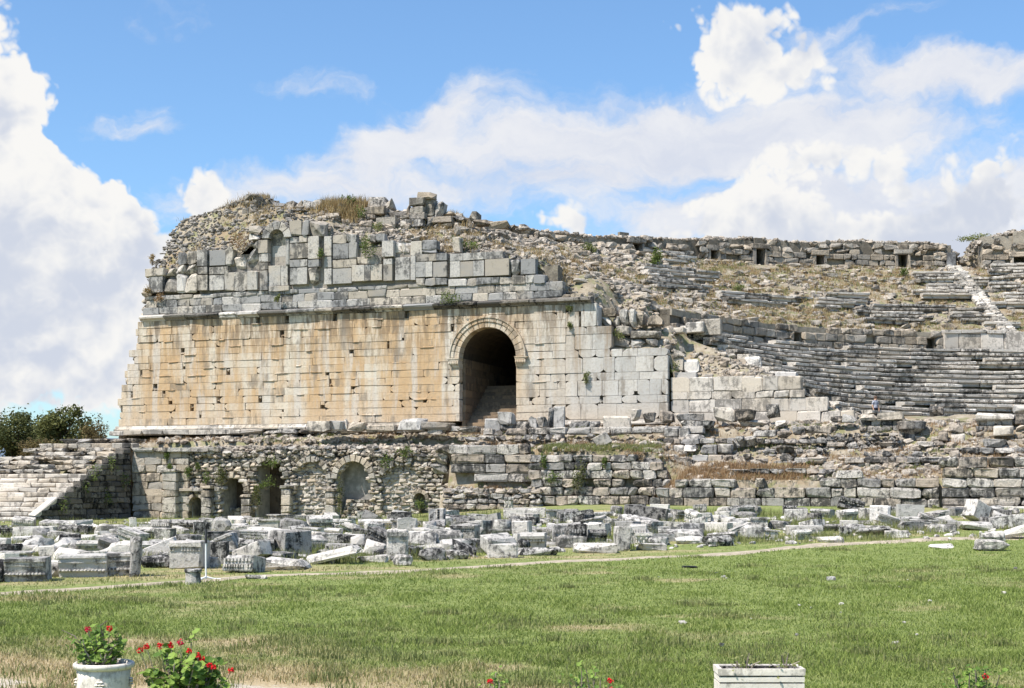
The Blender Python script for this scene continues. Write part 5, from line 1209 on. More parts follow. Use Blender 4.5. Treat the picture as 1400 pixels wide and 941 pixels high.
# niche backs, and the fallen fill inside the arched one
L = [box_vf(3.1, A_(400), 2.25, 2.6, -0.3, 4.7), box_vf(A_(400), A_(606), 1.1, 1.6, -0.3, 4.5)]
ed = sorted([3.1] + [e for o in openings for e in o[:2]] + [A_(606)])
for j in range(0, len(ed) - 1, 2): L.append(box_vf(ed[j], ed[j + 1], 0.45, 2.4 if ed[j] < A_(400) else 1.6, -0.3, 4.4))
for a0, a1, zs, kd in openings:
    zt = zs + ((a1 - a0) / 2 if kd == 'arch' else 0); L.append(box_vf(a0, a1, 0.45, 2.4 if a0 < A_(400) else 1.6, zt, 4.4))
for V, f in L: nw.part('wall_core', V, f, 'sootshade' if V[0][0] < A_(398) and V[0][1] > 1 else 'plaster', FM(0, T, 0))  # left niche backs coloured dark to stand for the shade in them
a0, a1 = openings[2][:2]
for i in range(6): lay(nw, a0 + 0.02 + 0.07 * i, a1 - 0.02 - 0.07 * i, zfoot + 0.24 * i, 0.24, T - 0.3 - 0.05 * i, 0.25, 0.6, 0.5, 'niche', 'rough', (), 0, 0.06)
a0, a1 = openings[0][:2]
for i in range(3): lay(nw, a0, a1, zfoot + 0.28 * i, 0.28, T - 1.2, 0.3, 0.6, 0.4, 'niche', 'rough')
nw.flush()
# ------------------------------------------------------------------ H. broad ruined stair at the outer end
gs = Asm('ruined_stair', 'broad ruined flight of pale stone steps with a dark shaded side wall', 'stairs', FM(-5, 14, 0))
NS = 17
for i in range(NS):
    z = -0.05 + i * 0.31; t = 14.2 - i * 0.66; up = i > 9
    for x0, x1 in ((-22 if z < 2.9 else -10.5 + (z - 2.9) * 3.0 + R.uniform(-.6, .6), 2.3),):
        lay(gs, x0, x1, z, 0.31, t, 0.5 if up else 0.9, 1.3 if up else 2.2, 0.95, 'niche' if up else 'retain', 'broken' if up else 'worn', (), 0.10 if up else 0.0, 0.10 if up else 0.03, 0.03, name='step_stone')
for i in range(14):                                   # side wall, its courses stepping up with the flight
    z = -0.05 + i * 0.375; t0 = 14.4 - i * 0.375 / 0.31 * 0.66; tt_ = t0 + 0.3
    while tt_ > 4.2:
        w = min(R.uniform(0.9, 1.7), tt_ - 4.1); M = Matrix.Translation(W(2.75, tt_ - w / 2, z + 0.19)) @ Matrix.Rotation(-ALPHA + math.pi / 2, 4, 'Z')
        gs.block(M, w - 0.012, 0.37, 0.6, 'darkcornice', 'worn', 'side_stone'); tt_ -= w  # black-stained stone here also paints in the shade of this side
V, f = block_geo(0.55, 0.3, 2.6, 0.04, 0.03); o = smesh('slanting_coping', V, f, MAT['retain'], gs.e, gs.inv @ FM(2.7, 13.3, 0.85, 0, 0.44))
V, f = box_vf(2.0, 2.5, 0, 9.8, -0.3, 0.1)
lay(gs, -3.4, 3.2, 5.2, 0.34, 3.4, 0.9, 1.8, 1.0, 'stage', 'broken', (), 0.03, 0.05, name='platform_stone'); lay(gs, -4.6, 3.0, 4.85, 0.36, 3.9, 0.8, 1.8, 0.9, 'niche', 'worn', (), 0.03, 0.05, name='platform_stone')
lay(gs, 3.2, 10, 4.55, 0.30, 4.3, 0.9, 1.9, 0.9, 'stage', 'worn', (), 0.05, 0.05, name='platform_stone')
gs.flush()
# ------------------------------------------------------------------ rubble and earth of the terraces
bag = Bag(); n = 24000
a = NR.uniform(-22, 72, n); t = NR.uniform(-0.2, 9.3, n); d = np.where(a < 3, 0.5 * (t < 4), np.where(a < 26.5, (t < 2.6) * 1.0, 0.75)) * (0.3 + 1.3 * fbm(a * 0.4, t * 0.4, 71, 3))
keep = NR.random(n) < d; a, t = a[keep], t[keep]; sz = 0.08 + 0.42 * NR.random(len(a)) ** 4
P = np.stack([CEN[0] + (a - 70) * U[0] + t * MV[0], CEN[1] + (a - 70) * U[1] + t * MV[1], zstage(a, t) + sz * 0.1], -1); scatter(bag, P, sz)
n = 1500; a = NR.uniform(7.3, 26.3, n); t = NR.uniform(1.6, 4.0, n); z = 4.5 + 0.45 * NR.random(n) - 0.25 * np.clip(t - 2.5, 0, 2)
P = np.stack([CEN[0] + (a - 70) * U[0] + t * MV[0], CEN[1] + (a - 70) * U[1] + t * MV[1], z], -1); scatter(bag, P, NR.uniform(0.12, 0.4, n))
tag(bag.build('terrace_rubble', MAT['rubble']), 'small broken stones littering the terraces before the theatre', 'rubble', kind='stuff')
# ------------------------------------------------------------------ I. carved blocks laid out on the grass
def extrude_x(prof, w, secs=3, jit=0.012):
    n = len(prof); V = []
    for k_ in range(secs + 1):
        x = -w / 2 + w * k_ / secs; e = 0.0 if 0 < k_ < secs else jit
        for y, z in prof: V.append((x + R.uniform(-e, e) * 2, y + R.uniform(-jit, jit), z + R.uniform(-jit, jit)))
    f = [tuple(range(n))[::-1], tuple(range(secs * n, (secs + 1) * n))]
    for k_ in range(secs): f += [(k_ * n + j, k_ * n + (j + 1) % n, (k_ + 1) * n + (j + 1) % n, (k_ + 1) * n + j) for j in range(n)]
    return V, f
def dentils(w, y, z, h, pitch, dep):
    L = []; n = max(5, int(w / pitch))
    for j in range(n):
        x = -w / 2 + w * (j + 0.5) / n
        if R.random() < 0.08: continue
        L.append(box_vf(x - w / n * 0.3, x + w / n * 0.3, y - dep, y + 0.02, z, z + h))
    return join_vf(L)
def piece(kind, w, h, d):
    """returns (body, details) ; origin at middle of the underside, front at -y"""
    if kind == 'cornice':
        p = [(d / 2, 0), (-d * 0.22, 0), (-d * 0.24, h * 0.42), (-d * 0.30, h * 0.45), (-d * 0.30, h * 0.60), (-d * 0.46, h * 0.64), (-d * 0.5, h * 0.82), (-d * 0.43, h * 0.9), (-d * 0.36, h), (d / 2, h)]
        return extrude_x([q_ for q_ in p[::-1]], w), [('dentil_row', dentils(w * 0.98, -d * 0.30, h * 0.47, h * 0.14, 0.11, d * 0.10))]
    if kind == 'architrave':
        p = [(d / 2, 0), (-d * 0.34, 0), (-d * 0.36, h * 0.30), (-d * 0.46, h * 0.33), (-d * 0.44, h * 0.38), (-d * 0.40, h * 0.40), (-d * 0.43, h * 0.66), (-d * 0.46, h * 0.68), (-d * 0.47, h * 0.84), (-d * 0.5, h * 0.87), (-d * 0.5, h * 0.97), (-d * 0.46, h), (d / 2, h)]
        egg = []
        for j in range(max(3, int(w / 0.09))):
            x = -w / 2 + 0.045 + 0.09 * j
            if x > w / 2 - 0.03: break
            v, ff = lathe_vf([(0.012, 0), (0.034, 0.02), (0.03, 0.05), (0.01, 0.065)], 6); egg.append(([(a_[0] + x, a_[1] - d * 0.44, a_[2] + h * 0.315) for a_ in v], ff))
        return extrude_x(p[::-1], w), [('egg_moulding', join_vf(egg))]
    if kind == 'beam':
        p = [(d / 2, 0), (-d / 2, 0), (-d / 2, h * 0.8), (-d * 0.46, h * 0.84), (-d * 0.46, h), (d / 2, h)]
        return extrude_x(p[::-1], w, 3, 0.02), []
    if kind == 'pedestal':
        s = w / 2; L = []
        for z0, z1, k0, k1 in ((0, 0.16, 1, 1), (0.16, 0.24, 0.98, 0.84), (0.24, 0.78, 0.80, 0.80), (0.78, 0.88, 0.82, 0.96), (0.88, 1.0, 1, 1)):
            v = [(sx * s * k_, sy * d / 2 * k_, z_ * h) for z_, k_ in ((z0, k0), (z1, k1)) for sx, sy in ((-1, -1), (1, -1), (1, 1), (-1, 1))]
            L.append((v, [(3, 2, 1, 0), (4, 5, 6, 7)] + [(j, (j + 1) % 4, (j + 1) % 4 + 4, j + 4) for j in range(4)]))
        v, f = join_vf(L); return ([(a_[0] + R.uniform(-.012, .012), a_[1] + R.uniform(-.012, .012), a_[2]) for a_ in v], f), []
    if kind == 'drum':
        v, f = lathe_vf([(0.47, 0), (0.5, 0.03), (0.5, 0.55), (0.49, 0.97), (0.46, 1.0)], 40, 0.07, 20); return ([(a_[0] * w, a_[1] * w, a_[2] * h) for a_ in v], f), []
    if kind == 'column':                               # shaft lying along x
        v, f = lathe_vf([(0.46, -0.5), (0.5, -0.47), (0.5, 0.0), (0.48, 0.47), (0.45, 0.5)], 40, 0.06, 20); return ([(a_[2] * w, a_[0] * h, a_[1] * h + h / 2) for a_ in v], [q_ for q_ in f]), []
    if kind == 'capital':
        v, f = lathe_vf([(0.36, 0), (0.38, 0.1), (0.36, 0.3), (0.40, 0.55), (0.49, 0.78), (0.46, 0.8)], 16); L = [([(a_[0] * w, a_[1] * w, a_[2] * h) for a_ in v], f)]
        L.append((lambda vf: ([(p[0], p[1], p[2]) for p in vf[0]], vf[1]))(box_vf(-w / 2, w / 2, -w / 2, w / 2, h * 0.8, h)))
        lob = []
        for ring, (zr_, rr_) in enumerate(((0.12, 0.39), (0.42, 0.43))):
            for j in range(8):
                an = 2 * math.pi * (j + 0.5 * ring) / 8; vv, ff = lathe_vf([(0.02, 0), (0.085, 0.1), (0.09, 0.22), (0.03, 0.32)], 5); lob.append(([(p[0] * w + math.cos(an) * rr_ * w, p[1] * w + math.sin(an) * rr_ * w, (p[2] + zr_) * h) for p in vv], ff))
        return join_vf(L), [('acanthus_leaves', join_vf(lob))]
    if kind == 'fringe':                               # tall block with a tongued band near its top
        v, f = block_geo(w, h, d, 0.04, 0.02, 0.10, 2); L = [(v + np.array([0, 0, h / 2]), f)]
        return join_vf(L), [('tongue_band', dentils(w * 0.96, -d / 2 + 0.005, h * 0.66, h * 0.12, 0.085, 0.045)), ('crown_moulding', extrude_x([(-d / 2 - 0.08, h * 0.80), (-d / 2 + 0.02, h * 0.80), (-d / 2 + 0.02, h * 0.93), (-d / 2 - 0.10, h * 0.93)][::-1], w * 0.98, 2, 0.008))]
    if kind == 'coffer':                               # block whose face carries rows of small sunk panels
        v, f = block_geo(w, h, d, 0.03, 0.015, 0.1, 1); L = [(v + np.array([0, 0, h / 2]), f)]
        return join_vf(L), [('bead_row', dentils(w * 0.9, -d / 2 + 0.004, h * 0.22, h * 0.18, 0.07, 0.04)), ('bead_row', dentils(w * 0.9, -d / 2 + 0.004, h * 0.58, h * 0.18, 0.10, 0.05))]
    if kind == 'boulder':
        bm = bmesh.new(); bmesh.ops.create_icosphere(bm, subdivisions=2, radius=0.5)
        ph = [R.uniform(0, 6) for _ in range(6)]
        for vv in bm.verts:
            c = vv.co; c2 = Vector([math.copysign(abs(x * 2) ** 0.62 / 2, x) for x in c]); k_ = 1 + 0.13 * math.sin(5 * c.x + ph[0]) * math.sin(4 * c.y + ph[1]) + 0.10 * math.sin(9 * c.z + ph[2] + 5 * c.x) + R.uniform(-.05, .05)
            vv.co = Vector((c2.x * w * k_, c2.y * d * k_, (c2.z * k_ + 0.44) * h))
        v = [tuple(p.co) for p in bm.verts]; f = [tuple(p.index for p in q_.verts) for q_ in bm.faces]; bm.free(); return (v, f), []
    st = dict(block=dict(ch=0.04, jit=0.03, cut=0.15, ncut=2, rough=0.04), slab=dict(ch=0.03, jit=0.04, cut=0.2, ncut=3), squared=dict(ch=0.02, jit=0.012, cut=0.06, ncut=1), post=dict(ch=0.03, jit=0.02, cut=0.12, ncut=2))[kind]
    v, f = block_geo(w, h, d, **st); return (v + np.array([0, 0, h / 2]), f), []
_pc = {}
def field_piece(x, y, kind, w, h, d, yaw, pitch=0.0, roll=0.0, mat='field', label=None, cat=None, group=None, name=None, sink=0.05, cache=False):
    nm = name or dict(cornice='cornice_block', architrave='architrave_block', beam='stone_beam', pedestal='pedestal_stone', drum='column_drum', column='column_shaft', capital='carved_capital', fringe='carved_block', coffer='coffered_block', boulder='stone_boulder', block='marble_block', slab='stone_slab', squared='squared_block', post='stone_post')[kind]
    key = (kind, round(w, 1), round(h, 1), round(d, 1), mat, R.randrange(3)) if cache else None
    if key and key in _pc: me, det = _pc[key]; S = (w / me['w'], d / me['d'], h / me['h'])
    else:
        (v, f), dl = piece(kind, w, h, d); me = mesh(nm, v, f, MAT[mat], kind in ('drum', 'column', 'boulder') and kind != 'boulder'); me['w'] = w; me['h'] = h; me['d'] = d
        det = [(n_, mesh(n_, a_, b_, MAT[mat])) for n_, (a_, b_) in dl if len(a_)]; S = (1, 1, 1)
        if key: _pc[key] = (me, det)
    z = float(ground_z(x, y)); Rm = Matrix.Rotation(yaw, 4, 'Z') @ Matrix.Rotation(roll, 4, 'Y') @ Matrix.Rotation(pitch, 4, 'X') @ Matrix.Diagonal((*S, 1))
    A = np.empty(len(me.vertices) * 3, np.float32); me.vertices.foreach_get('co', A); A = A.reshape(-1, 3) @ np.array(Rm.to_3x3()).T
    o = obj(nm, me, None, Matrix.Translation((x, y, z - A[:, 2].min() - sink)) @ Rm)
    for n_, dm in det: obj(n_, dm, o)
    return tag(o, label, cat or 'stone', group, 'thing')
TAKEN = []; NAMED = []
import re
def short(l): return re.split(r' (?:with|at|beside|before|behind|in|lying|standing|of|on|by|above|near|closing|resting|next|propped|touching|carrying|set|under|wedged|stood|covered|balanced|tipped|leaning|between|along|over|where|rising|out|pointing|alone|close|sitting|first|past|just|nearest|among|like|as|poking|propping|and) ', l)[0].replace(',', '')
GRP = 'carved blocks laid out on the grass'
HAND = [  # px0 px1 ytop ybase kind depth yaw pitch roll mat label   (angles in degrees)
    (-10, 11, 764, 797, 'boulder', .8, 0, 0, 0, 'field_dark', 'rough dark block end at the head of the moulded front row'),
    (11, 65, 761, 796, 'architrave', .9, 8, 0, 0, 'field', 'long moulded architrave with a bright egg band, first in the front row'),
    (64, 86, 765, 789, 'boulder', .7, 20, 0, 0, 'field_dark', 'broken lump wedged between two moulded architraves'),
    (84, 147, 756, 790, 'architrave', .9, 9, 0, 0, 'field', 'longest moulded architrave block with broken end beside the lump'),
    (148, 187, 753, 788, 'architrave', .9, 9, 0, 0, 'field', 'short moulded architrave touching the upright rough pillar'),
    (108, 156, 738, 757, 'cornice', .7, 5, 0, 0, 'field', 'small dentilled cornice lying behind the front row'),
    (62, 96, 736, 764, 'slab', .5, 10, 0, -32, 'field', 'smooth pale slab propped at a slant behind the front row'),
    (40, 63, 744, 762, 'slab', .5, -10, 0, -25, 'field', 'short white wedge leaning beside the propped slab'),
    (-8, 12, 734, 752, 'block', .6, 0, 0, 0, 'field', 'plain white block at the edge of the carved rows'),
    (20, 74, 719, 736, 'beam', .6, 4, 0, 0, 'field', 'long grey stone beam with a dark end before the stair'),
    (78, 124, 718, 733, 'block', .6, -4, 0, 0, 'field_dark', 'dark-faced long block before the shaded stair wall'),
    (127, 176, 715, 734, 'boulder', .7, 0, 0, 0, 'field', 'long rounded white block before the shaded stair wall'),
    (78, 131, 731, 743, 'slab', .9, 4, 0, 0, 'field', 'low flat slab with a broken edge behind the propped slab'),
    (137, 158, 727, 741, 'boulder', .5, 0, 0, 0, 'field', 'small rounded white stone above the dentilled cornice'),
    (177, 187, 706, 722, 'post', .35, 10, 0, 0, 'field', 'small square grey post at the foot of the tan wall'),
    (176, 192, 731, 789, 'post', .55, 15, 0, 2, 'field_dark', 'upright rough grey pillar closing the moulded front row'),
    (178, 216, 719, 731, 'slab', .8, 0, 0, 0, 'field', 'flat broken slab behind the upright rough pillar'),
    (194, 236, 739, 760, 'cornice', .8, 3, 0, 0, 'field', 'cornice with a dark hollow resting above a rough dark block'),
    (193, 236, 757, 777, 'boulder', .8, 0, 0, 0, 'field_dark', 'rough dark block in front of the hollow cornice'),
    (236, 283, 736, 778, 'fringe', .8, -6, 0, 0, 'field', 'tall block with a tongued band beside the white pole'),
    (234, 280, 710, 729, 'cornice', .8, 0, 0, 0, 'field_dark', 'long dark-faced cornice at the foot of the tan wall'),
    (207, 234, 709, 729, 'coffer', .7, 4, 0, 0, 'field', 'carved block with scroll rows next to the dark-faced cornice'),
    (290, 315, 706, 730, 'boulder', .7, 0, 0, 0, 'field_dark', 'pointed grey boulder before the niche with the small arch'),
    (313, 338, 716, 728, 'slab', .5, 0, 0, 0, 'field', 'white oval slab before the dark niche'),
    (352, 385, 708, 728, 'pedestal', .7, 0, 0, 0, 'field', 'white block with rounded moulded ends before the niches'),
    (283, 308, 733, 759, 'slab', .3, 15, 28, 24, 'field', 'flat slab leaning against the tilted dentil block'),
    (304, 330, 732, 760, 'fringe', .6, -10, 0, -22, 'field', 'tilted dentil block propped behind the coffered fragment'),
    (328, 376, 736, 764, 'cornice', .8, 2, 0, 0, 'field_dark', 'long black-faced cornice with white upper edge'),
    (272, 301, 759, 776, 'block', .6, 0, 0, 0, 'field', 'low tan-sided block just behind the white pole'),
    (310, 356, 761, 784, 'coffer', .9, -12, -8, 0, 'field', 'white coffered block lying nearest the flat slab in the lawn'),
    (360, 421, 766, 780, 'slab', 1.3, -6, 0, 4, 'field', 'large thin slab lying flat with dark undercut edge'),
    (376, 420, 723, 764, 'squared', .9, 38, 0, 0, 'field_dark', 'big cube covered in speckled dark carving'),
    (383, 421, 707, 733, 'boulder', .8, 0, 0, 0, 'field_dark', 'dark rounded block behind the speckled cube'),
    (421, 453, 703, 731, 'cornice', .8, 20, 0, 0, 'field', 'dentilled corner cornice before the arched niche'),
    (450, 480, 711, 724, 'beam', .5, 0, 0, 0, 'field', 'pale beam touching the dentilled corner cornice'),
    (432, 470, 728, 746, 'block', .7, 0, 0, 0, 'field', 'low hollowed block among weeds by the speckled cube'),
    (490, 537, 709, 724, 'cornice', .7, 3, 0, 0, 'field', 'long white-topped cornice with deep dark soffit'),
    (478, 500, 730, 752, 'boulder', .6, 0, 0, 0, 'field', 'pale boulder propping the leaning dentil block'),
    (496, 529, 725, 758, 'fringe', .7, -18, 0, 24, 'field_dark', 'black-faced dentil block leaning over at an angle'),
    (528, 558, 722, 766, 'fringe', .7, 6, 0, 0, 'field', 'upright pale-grey block with toothed white band'),
    (537, 565, 758, 774, 'boulder', .5, 20, 0, 0, 'field', 'small white boulder out on the grass verge'),
    (424, 496, 746, 772, 'slab', 1.0, -8, 0, -14, 'field', 'big flat slab rising at one end like a ramp'),
    (490, 530, 757, 769, 'slab', .7, 0, 0, 0, 'field', 'low grey slab under the leaning dentil block'),
    (536, 563, 698, 718, 'cornice', .6, 0, 90, 0, 'field_dark', 'dentil block stood on edge at the foot of the rubble wall'),
    (543, 571, 708, 731, 'block', .6, 5, 0, 0, 'field', 'white squared block before the dentil block on edge'),
    (576, 598, 694, 726, 'cornice', .6, 8, 0, 90, 'field_dark', 'tall dentil block standing upright on its end'),
    (553, 586, 725, 747, 'cornice', .7, 5, 0, 0, 'field', 'cornice wedged under the upright dentil block'),
    (585, 620, 723, 744, 'coffer', .7, 0, 0, 0, 'field', 'block with toothed panels beside the upright dentil block'),
    (618, 654, 716, 742, 'fringe', .7, -14, 0, 0, 'field_dark', 'rounded dark dentil block above a split wedge'),
    (624, 656, 735, 756, 'squared', .7, 30, 0, 0, 'field_dark', 'dark cube with bright top before the rounded dentil block'),
    (568, 622, 741, 756, 'slab', .9, 4, 0, -6, 'field', 'pale tabletop slab resting on a split wedge'),
    (572, 612, 748, 767, 'boulder', .7, 10, 0, 0, 'field_dark', 'split dark wedge of rock under the tabletop slab'),
    (610, 642, 750, 765, 'boulder', .6, 0, 0, 0, 'field_dark', 'brown-black jagged rock next to the split wedge'),
    (666, 707, 741, 763, 'block', .8, 3, 0, 0, 'field', 'broad speckled base stone carrying a pedestal in the verge'),
    (669, 697, 722, 742, 'pedestal', .6, 3, 0, 0, 'field', 'grey pedestal sitting up behind the broad speckled base'),
    (652, 672, 710, 731, 'squared', .6, 35, 0, 0, 'field', 'white-topped cube with a dark side by the streaked drum'),
    (673, 700, 709, 731, 'drum', .7, 0, 0, 0, 'field', 'short streaked column drum standing upright'),
    (689, 702, 678, 697, 'capital', .6, 0, 0, 0, 'field', 'rounded white knob standing on the beam by the wall'),
    (688, 746, 694, 709, 'beam', .6, -2, 0, 0, 'field', 'long white beam near the foot of the bushy wall'),
    (702, 737, 716, 732, 'slab', .8, 0, 0, 6, 'field', 'tilted white slab between drum and dark panels'),
    (712, 746, 727, 750, 'cornice', .8, -6, 0, 0, 'field', 'cornice with long dark groove beside the pedestal'),
    (705, 762, 748, 760, 'slab', .7, 2, 0, 0, 'field_dark', 'low dark-edged slabs along the verge by the pedestal'),
    (755, 778, 716, 744, 'coffer', .4, 6, 0, 0, 'field', 'upright frame panel with toothed inner edge'),
    (777, 802, 715, 745, 'coffer', .45, -8, 0, 0, 'field_dark', 'black toothed panel standing upright by the frame panel'),
    (803, 829, 723, 744, 'cornice', .6, 0, 0, 0, 'field_dark', 'small black-faced block between panel and tall slab'),
    (841, 861, 718, 754, 'post', .6, 12, 0, 0, 'field', 'tall plain upright block with a slanting top'),
    (861, 885, 715, 744, 'coffer', .5, -5, 0, 0, 'field', 'white frame block with dark hollow beside the tall upright'),
    (868, 891, 727, 745, 'capital', .6, 0, 0, 0, 'field', 'bell-shaped capital set before the white frame block'),
    (785, 842, 743, 757, 'slab', .8, 3, 0, 0, 'field', 'broken slab with gap propped along the verge'),
    (900, 932, 720, 737, 'beam', .7, -8, 0, 0, 'field', 'tan-sided beam pointing at the dark oval stone'),
    (887, 913, 731, 746, 'boulder', .6, 0, 0, 0, 'field_dark', 'dark oval stone with pitted face'),
    (825, 849, 708, 720, 'squared', .5, 4, 0, 0, 'field', 'pale squared block on green grass above the tall upright'),
    (871, 909, 742, 753, 'slab', .7, 6, 0, 0, 'field', 'thin white slab lying flat at the verge'),
    (900, 922, 700, 713, 'boulder', .5, 0, 0, 0, 'field', 'rounded white hump alone on bright green grass'),
    (912, 962, 724, 740, 'slab', .9, -4, 0, 0, 'field', 'broad flat grey slab stack near the path'),
    (918, 963, 733, 744, 'boulder', .7, 0, 0, 0, 'field', 'long grey rounded block beside the path verge'),
    (960, 1004, 729, 747, 'boulder', .8, 12, 0, 0, 'field_dark', 'big undercut boulder with black hollow close to the path'),
    (1073, 1104, 695, 713, 'squared', .6, -6, 0, 0, 'field', 'squared grey block near the foot of the long front wall'),
    (1103, 1124, 700, 714, 'drum', .5, 0, 0, 0, 'field_dark', 'small dark-waisted drum next to the squared grey block'),
    (1025, 1051, 706, 724, 'pedestal', .6, 0, 0, 0, 'field', 'two-tier pale pedestal stone in weeds'),
    (1075, 1124, 718, 732, 'coffer', .6, 0, 0, 0, 'field', 'long mottled box-like block with carved face'),
    (1154, 1181, 715, 729, 'column', .5, 8, 0, 0, 'field_dark', 'black-shaded column shaft lying on its side'),
    (1180, 1210, 717, 729, 'column', .5, 4, 0, 0, 'field', 'grey column shaft lying end to end with the black one'),
    (1190, 1217, 690, 718, 'post', .6, -20, 0, 0, 'field', 'tall white upright block before the long front wall'),
    (1116, 1153, 731, 742, 'boulder', .6, 0, 0, 0, 'field', 'white lumpy block alone at the path edge'),
    (1317, 1346, 690, 716, 'squared', .7, 30, 0, 24, 'field', 'tilted smooth beige cube balanced on its edge'),
    (1350, 1371, 689, 704, 'boulder', .6, 0, 0, 0, 'field', 'dome-shaped grey stone behind the tilted beige cube'),
    (1370, 1416, 714, 738, 'slab', .9, -20, 0, -18, 'field', 'big slab tipped up with shaded underside'),
    (1338, 1374, 725, 741, 'boulder', .7, 0, 0, 0, 'field', 'grey hollowed boulder before the tipped slab'),
    (1330, 1377, 738, 754, 'boulder', .8, 0, 0, 0, 'field', 'large white rounded boulder out on the lawn'),
    (1273, 1304, 705, 718, 'slab', .8, 4, 0, -6, 'field', 'white sloping slab near the corner wall'),
    (1268, 1306, 716, 728, 'block', .6, -4, 0, 0, 'field', 'long low grey block near the corner wall'),
    (1312, 1357, 714, 726, 'slab', .8, 0, 0, 3, 'field', 'long pale slab at the foot of the tilted beige cube'),
    (1211, 1241, 725, 736, 'block', .6, 0, 0, 0, 'field', 'rough white block where the path passes the corner wall'),
    (1225, 1262, 712, 726, 'block', .6, 25, 0, 0, 'field_dark', 'dark split block beside small white stones'),
    (336, 366, 786, 792, 'slab', .35, 3, 0, 0, 'field', 'thin white slab lying in the lawn past the pole'),
    (1272, 1302, 744, 750, 'slab', .5, -8, 0, 0, 'field', 'thin cream slab lying in the lawn by itself'),
    (1130, 1143, 785, 794, 'boulder', .18, 0, 0, 0, 'field', 'small white stone lying in open lawn')]
for px0, px1, yt, yb, kd, dep, yaw, pi_, ro, mt, lab in HAND:
    x, y = on_ground((px0 + px1) / 2, yb); w = (px1 - px0) * y / F; h = (yb - yt) * y / F * 0.97; y += dep / 2; x = x * (1 + dep / 2 / y)
    if kd == 'drum': dep = w
    if kd == 'slab' and 4 < abs(ro) < 60: h = max(0.16, min(0.34, h - w * math.sin(rad(abs(ro))) * 0.8)); w = w / math.cos(rad(ro)) * 0.95
    if abs(ro) == 90: w, h = h, w
    if pi_ == 90: h, dep = dep, h
    field_piece(x, y, kd, w, h, dep, rad(yaw), rad(pi_), rad(ro), mt, lab, None, GRP); TAKEN.append((x, y, max(w, dep) * 0.5)); NAMED.append((x, y, short(lab)))
FILL = {'block': 'plain block', 'slab': 'flat slab', 'boulder': 'rounded lump', 'cornice': 'cornice fragment', 'beam': 'straight beam', 'squared': 'squared block', 'architrave': 'architrave fragment', 'drum': 'column drum', 'pedestal': 'small pedestal', 'coffer': 'toothed block'}
kinds = ['block'] * 6 + ['slab'] * 7 + ['boulder'] * 5 + ['cornice'] * 4 + ['beam'] * 3 + ['squared'] * 4 + ['architrave', 'architrave', 'drum', 'pedestal', 'coffer', 'coffer']
cnt = 0
for _ in range(22000):
    if cnt >= 310: break
    px = R.uniform(-30, 1430); top = np.interp(px, [0, 190, 620, 900, 1400], [722, 716, 706, 700, 704]); bot = np.interp(px, [0, 200, 420, 560, 800, 1000, 1200, 1250, 1400], [778, 772, 770, 765, 752, 742, 733, 726, 728])
    py = top + (bot - top) * R.random(); x, y = on_ground(px, py)
    if R.random() > np.interp(px, [0, 560, 900, 1000, 1400], [0.8, 1, 1, 0.6, 0.7]): continue
    kd = R.choice(kinds); w = {'slab': R.uniform(0.7, 1.9), 'beam': R.uniform(1.2, 2.2), 'boulder': R.uniform(0.45, 1.1), 'drum': R.uniform(0.6, 0.8)}.get(kd, R.uniform(0.6, 1.4)); h = {'slab': R.uniform(0.15, 0.32), 'boulder': R.uniform(0.3, 0.6), 'drum': R.uniform(0.4, 0.7)}.get(kd, R.uniform(0.35, 0.65)); d = R.uniform(0.45, 0.85)
    w, h, d = w * 0.9, h * 0.86, d * 0.95; rad_ = max(w, d) * 0.36
    if any((x - a_) ** 2 + ((y - b_) * 0.7) ** 2 < (rad_ + c_) ** 2 for a_, b_, c_ in TAKEN): continue
    aa, ttt = to_at(x, y)
    if ttt < (10.9 if aa > 41 else 9.4 if aa > 26.5 else 5.2 if aa > 3 else 15): continue
    TAKEN.append((x, y, rad_)); cnt += 1; mt_ = 'field' if R.random() < 0.7 else 'field_dark'
    nx_, ny_, ns_ = min(NAMED, key=lambda v: (v[0] - x) ** 2 + (v[1] - y) ** 2); dy_ = y - ny_
    lb_ = ('dark lichened ' if mt_ == 'field_dark' else 'pale ') + FILL[kd] + (' on the theatre side of the ' if dy_ > 0.5 else ' on the lawn side of the ' if dy_ < -0.5 else ' beside the ') + ns_
    field_piece(x, y, kd, w, h, d, R.gauss(0, 0.45), 0 if R.random() < .75 else R.choice([math.pi / 2, math.pi, -0.3, 0.25]) if kd != 'drum' else 0, R.gauss(0, 0.05) if R.random() < .8 else R.uniform(-.4, .4), mt_, lb_, None, 'unsorted fragments lying in the grass: ' + kd, cache=True)
# chips and small stones between the blocks
bag = Bag(); n = 1300; px = NR.uniform(-60, 1460, n); py = NR.uniform(702, 775, n); P = []
for p, q_ in zip(px, py):
    if q_ > np.interp(p, [0, 420, 800, 1000, 1400], [785, 775, 756, 747, 735]): continue
    x, y = on_ground(p, q_); aa, ttt = to_at(x, y)
    if ttt < 5: continue
    P.append((x, y, float(ground_z(x, y)) + 0.03))
scatter(bag, P, NR.uniform(0.08, 0.30, len(P))); tag(bag.build('stone_chips', MAT['field']), 'small white stone chips scattered between the carved blocks', 'stones', kind='stuff')
bag = Bag(); n = 22; P = []
for _ in range(n):
    x, y = on_ground(R.uniform(900, 1420), R.uniform(752, 900)); P.append((x, y, float(ground_z(x, y)) + 0.03))
scatter(bag, P, NR.uniform(0.03, 0.09, n)); tag(bag.build('lawn_stones', MAT['field']), 'tiny pale stones dotted over the open lawn', 'stones', kind='stuff')
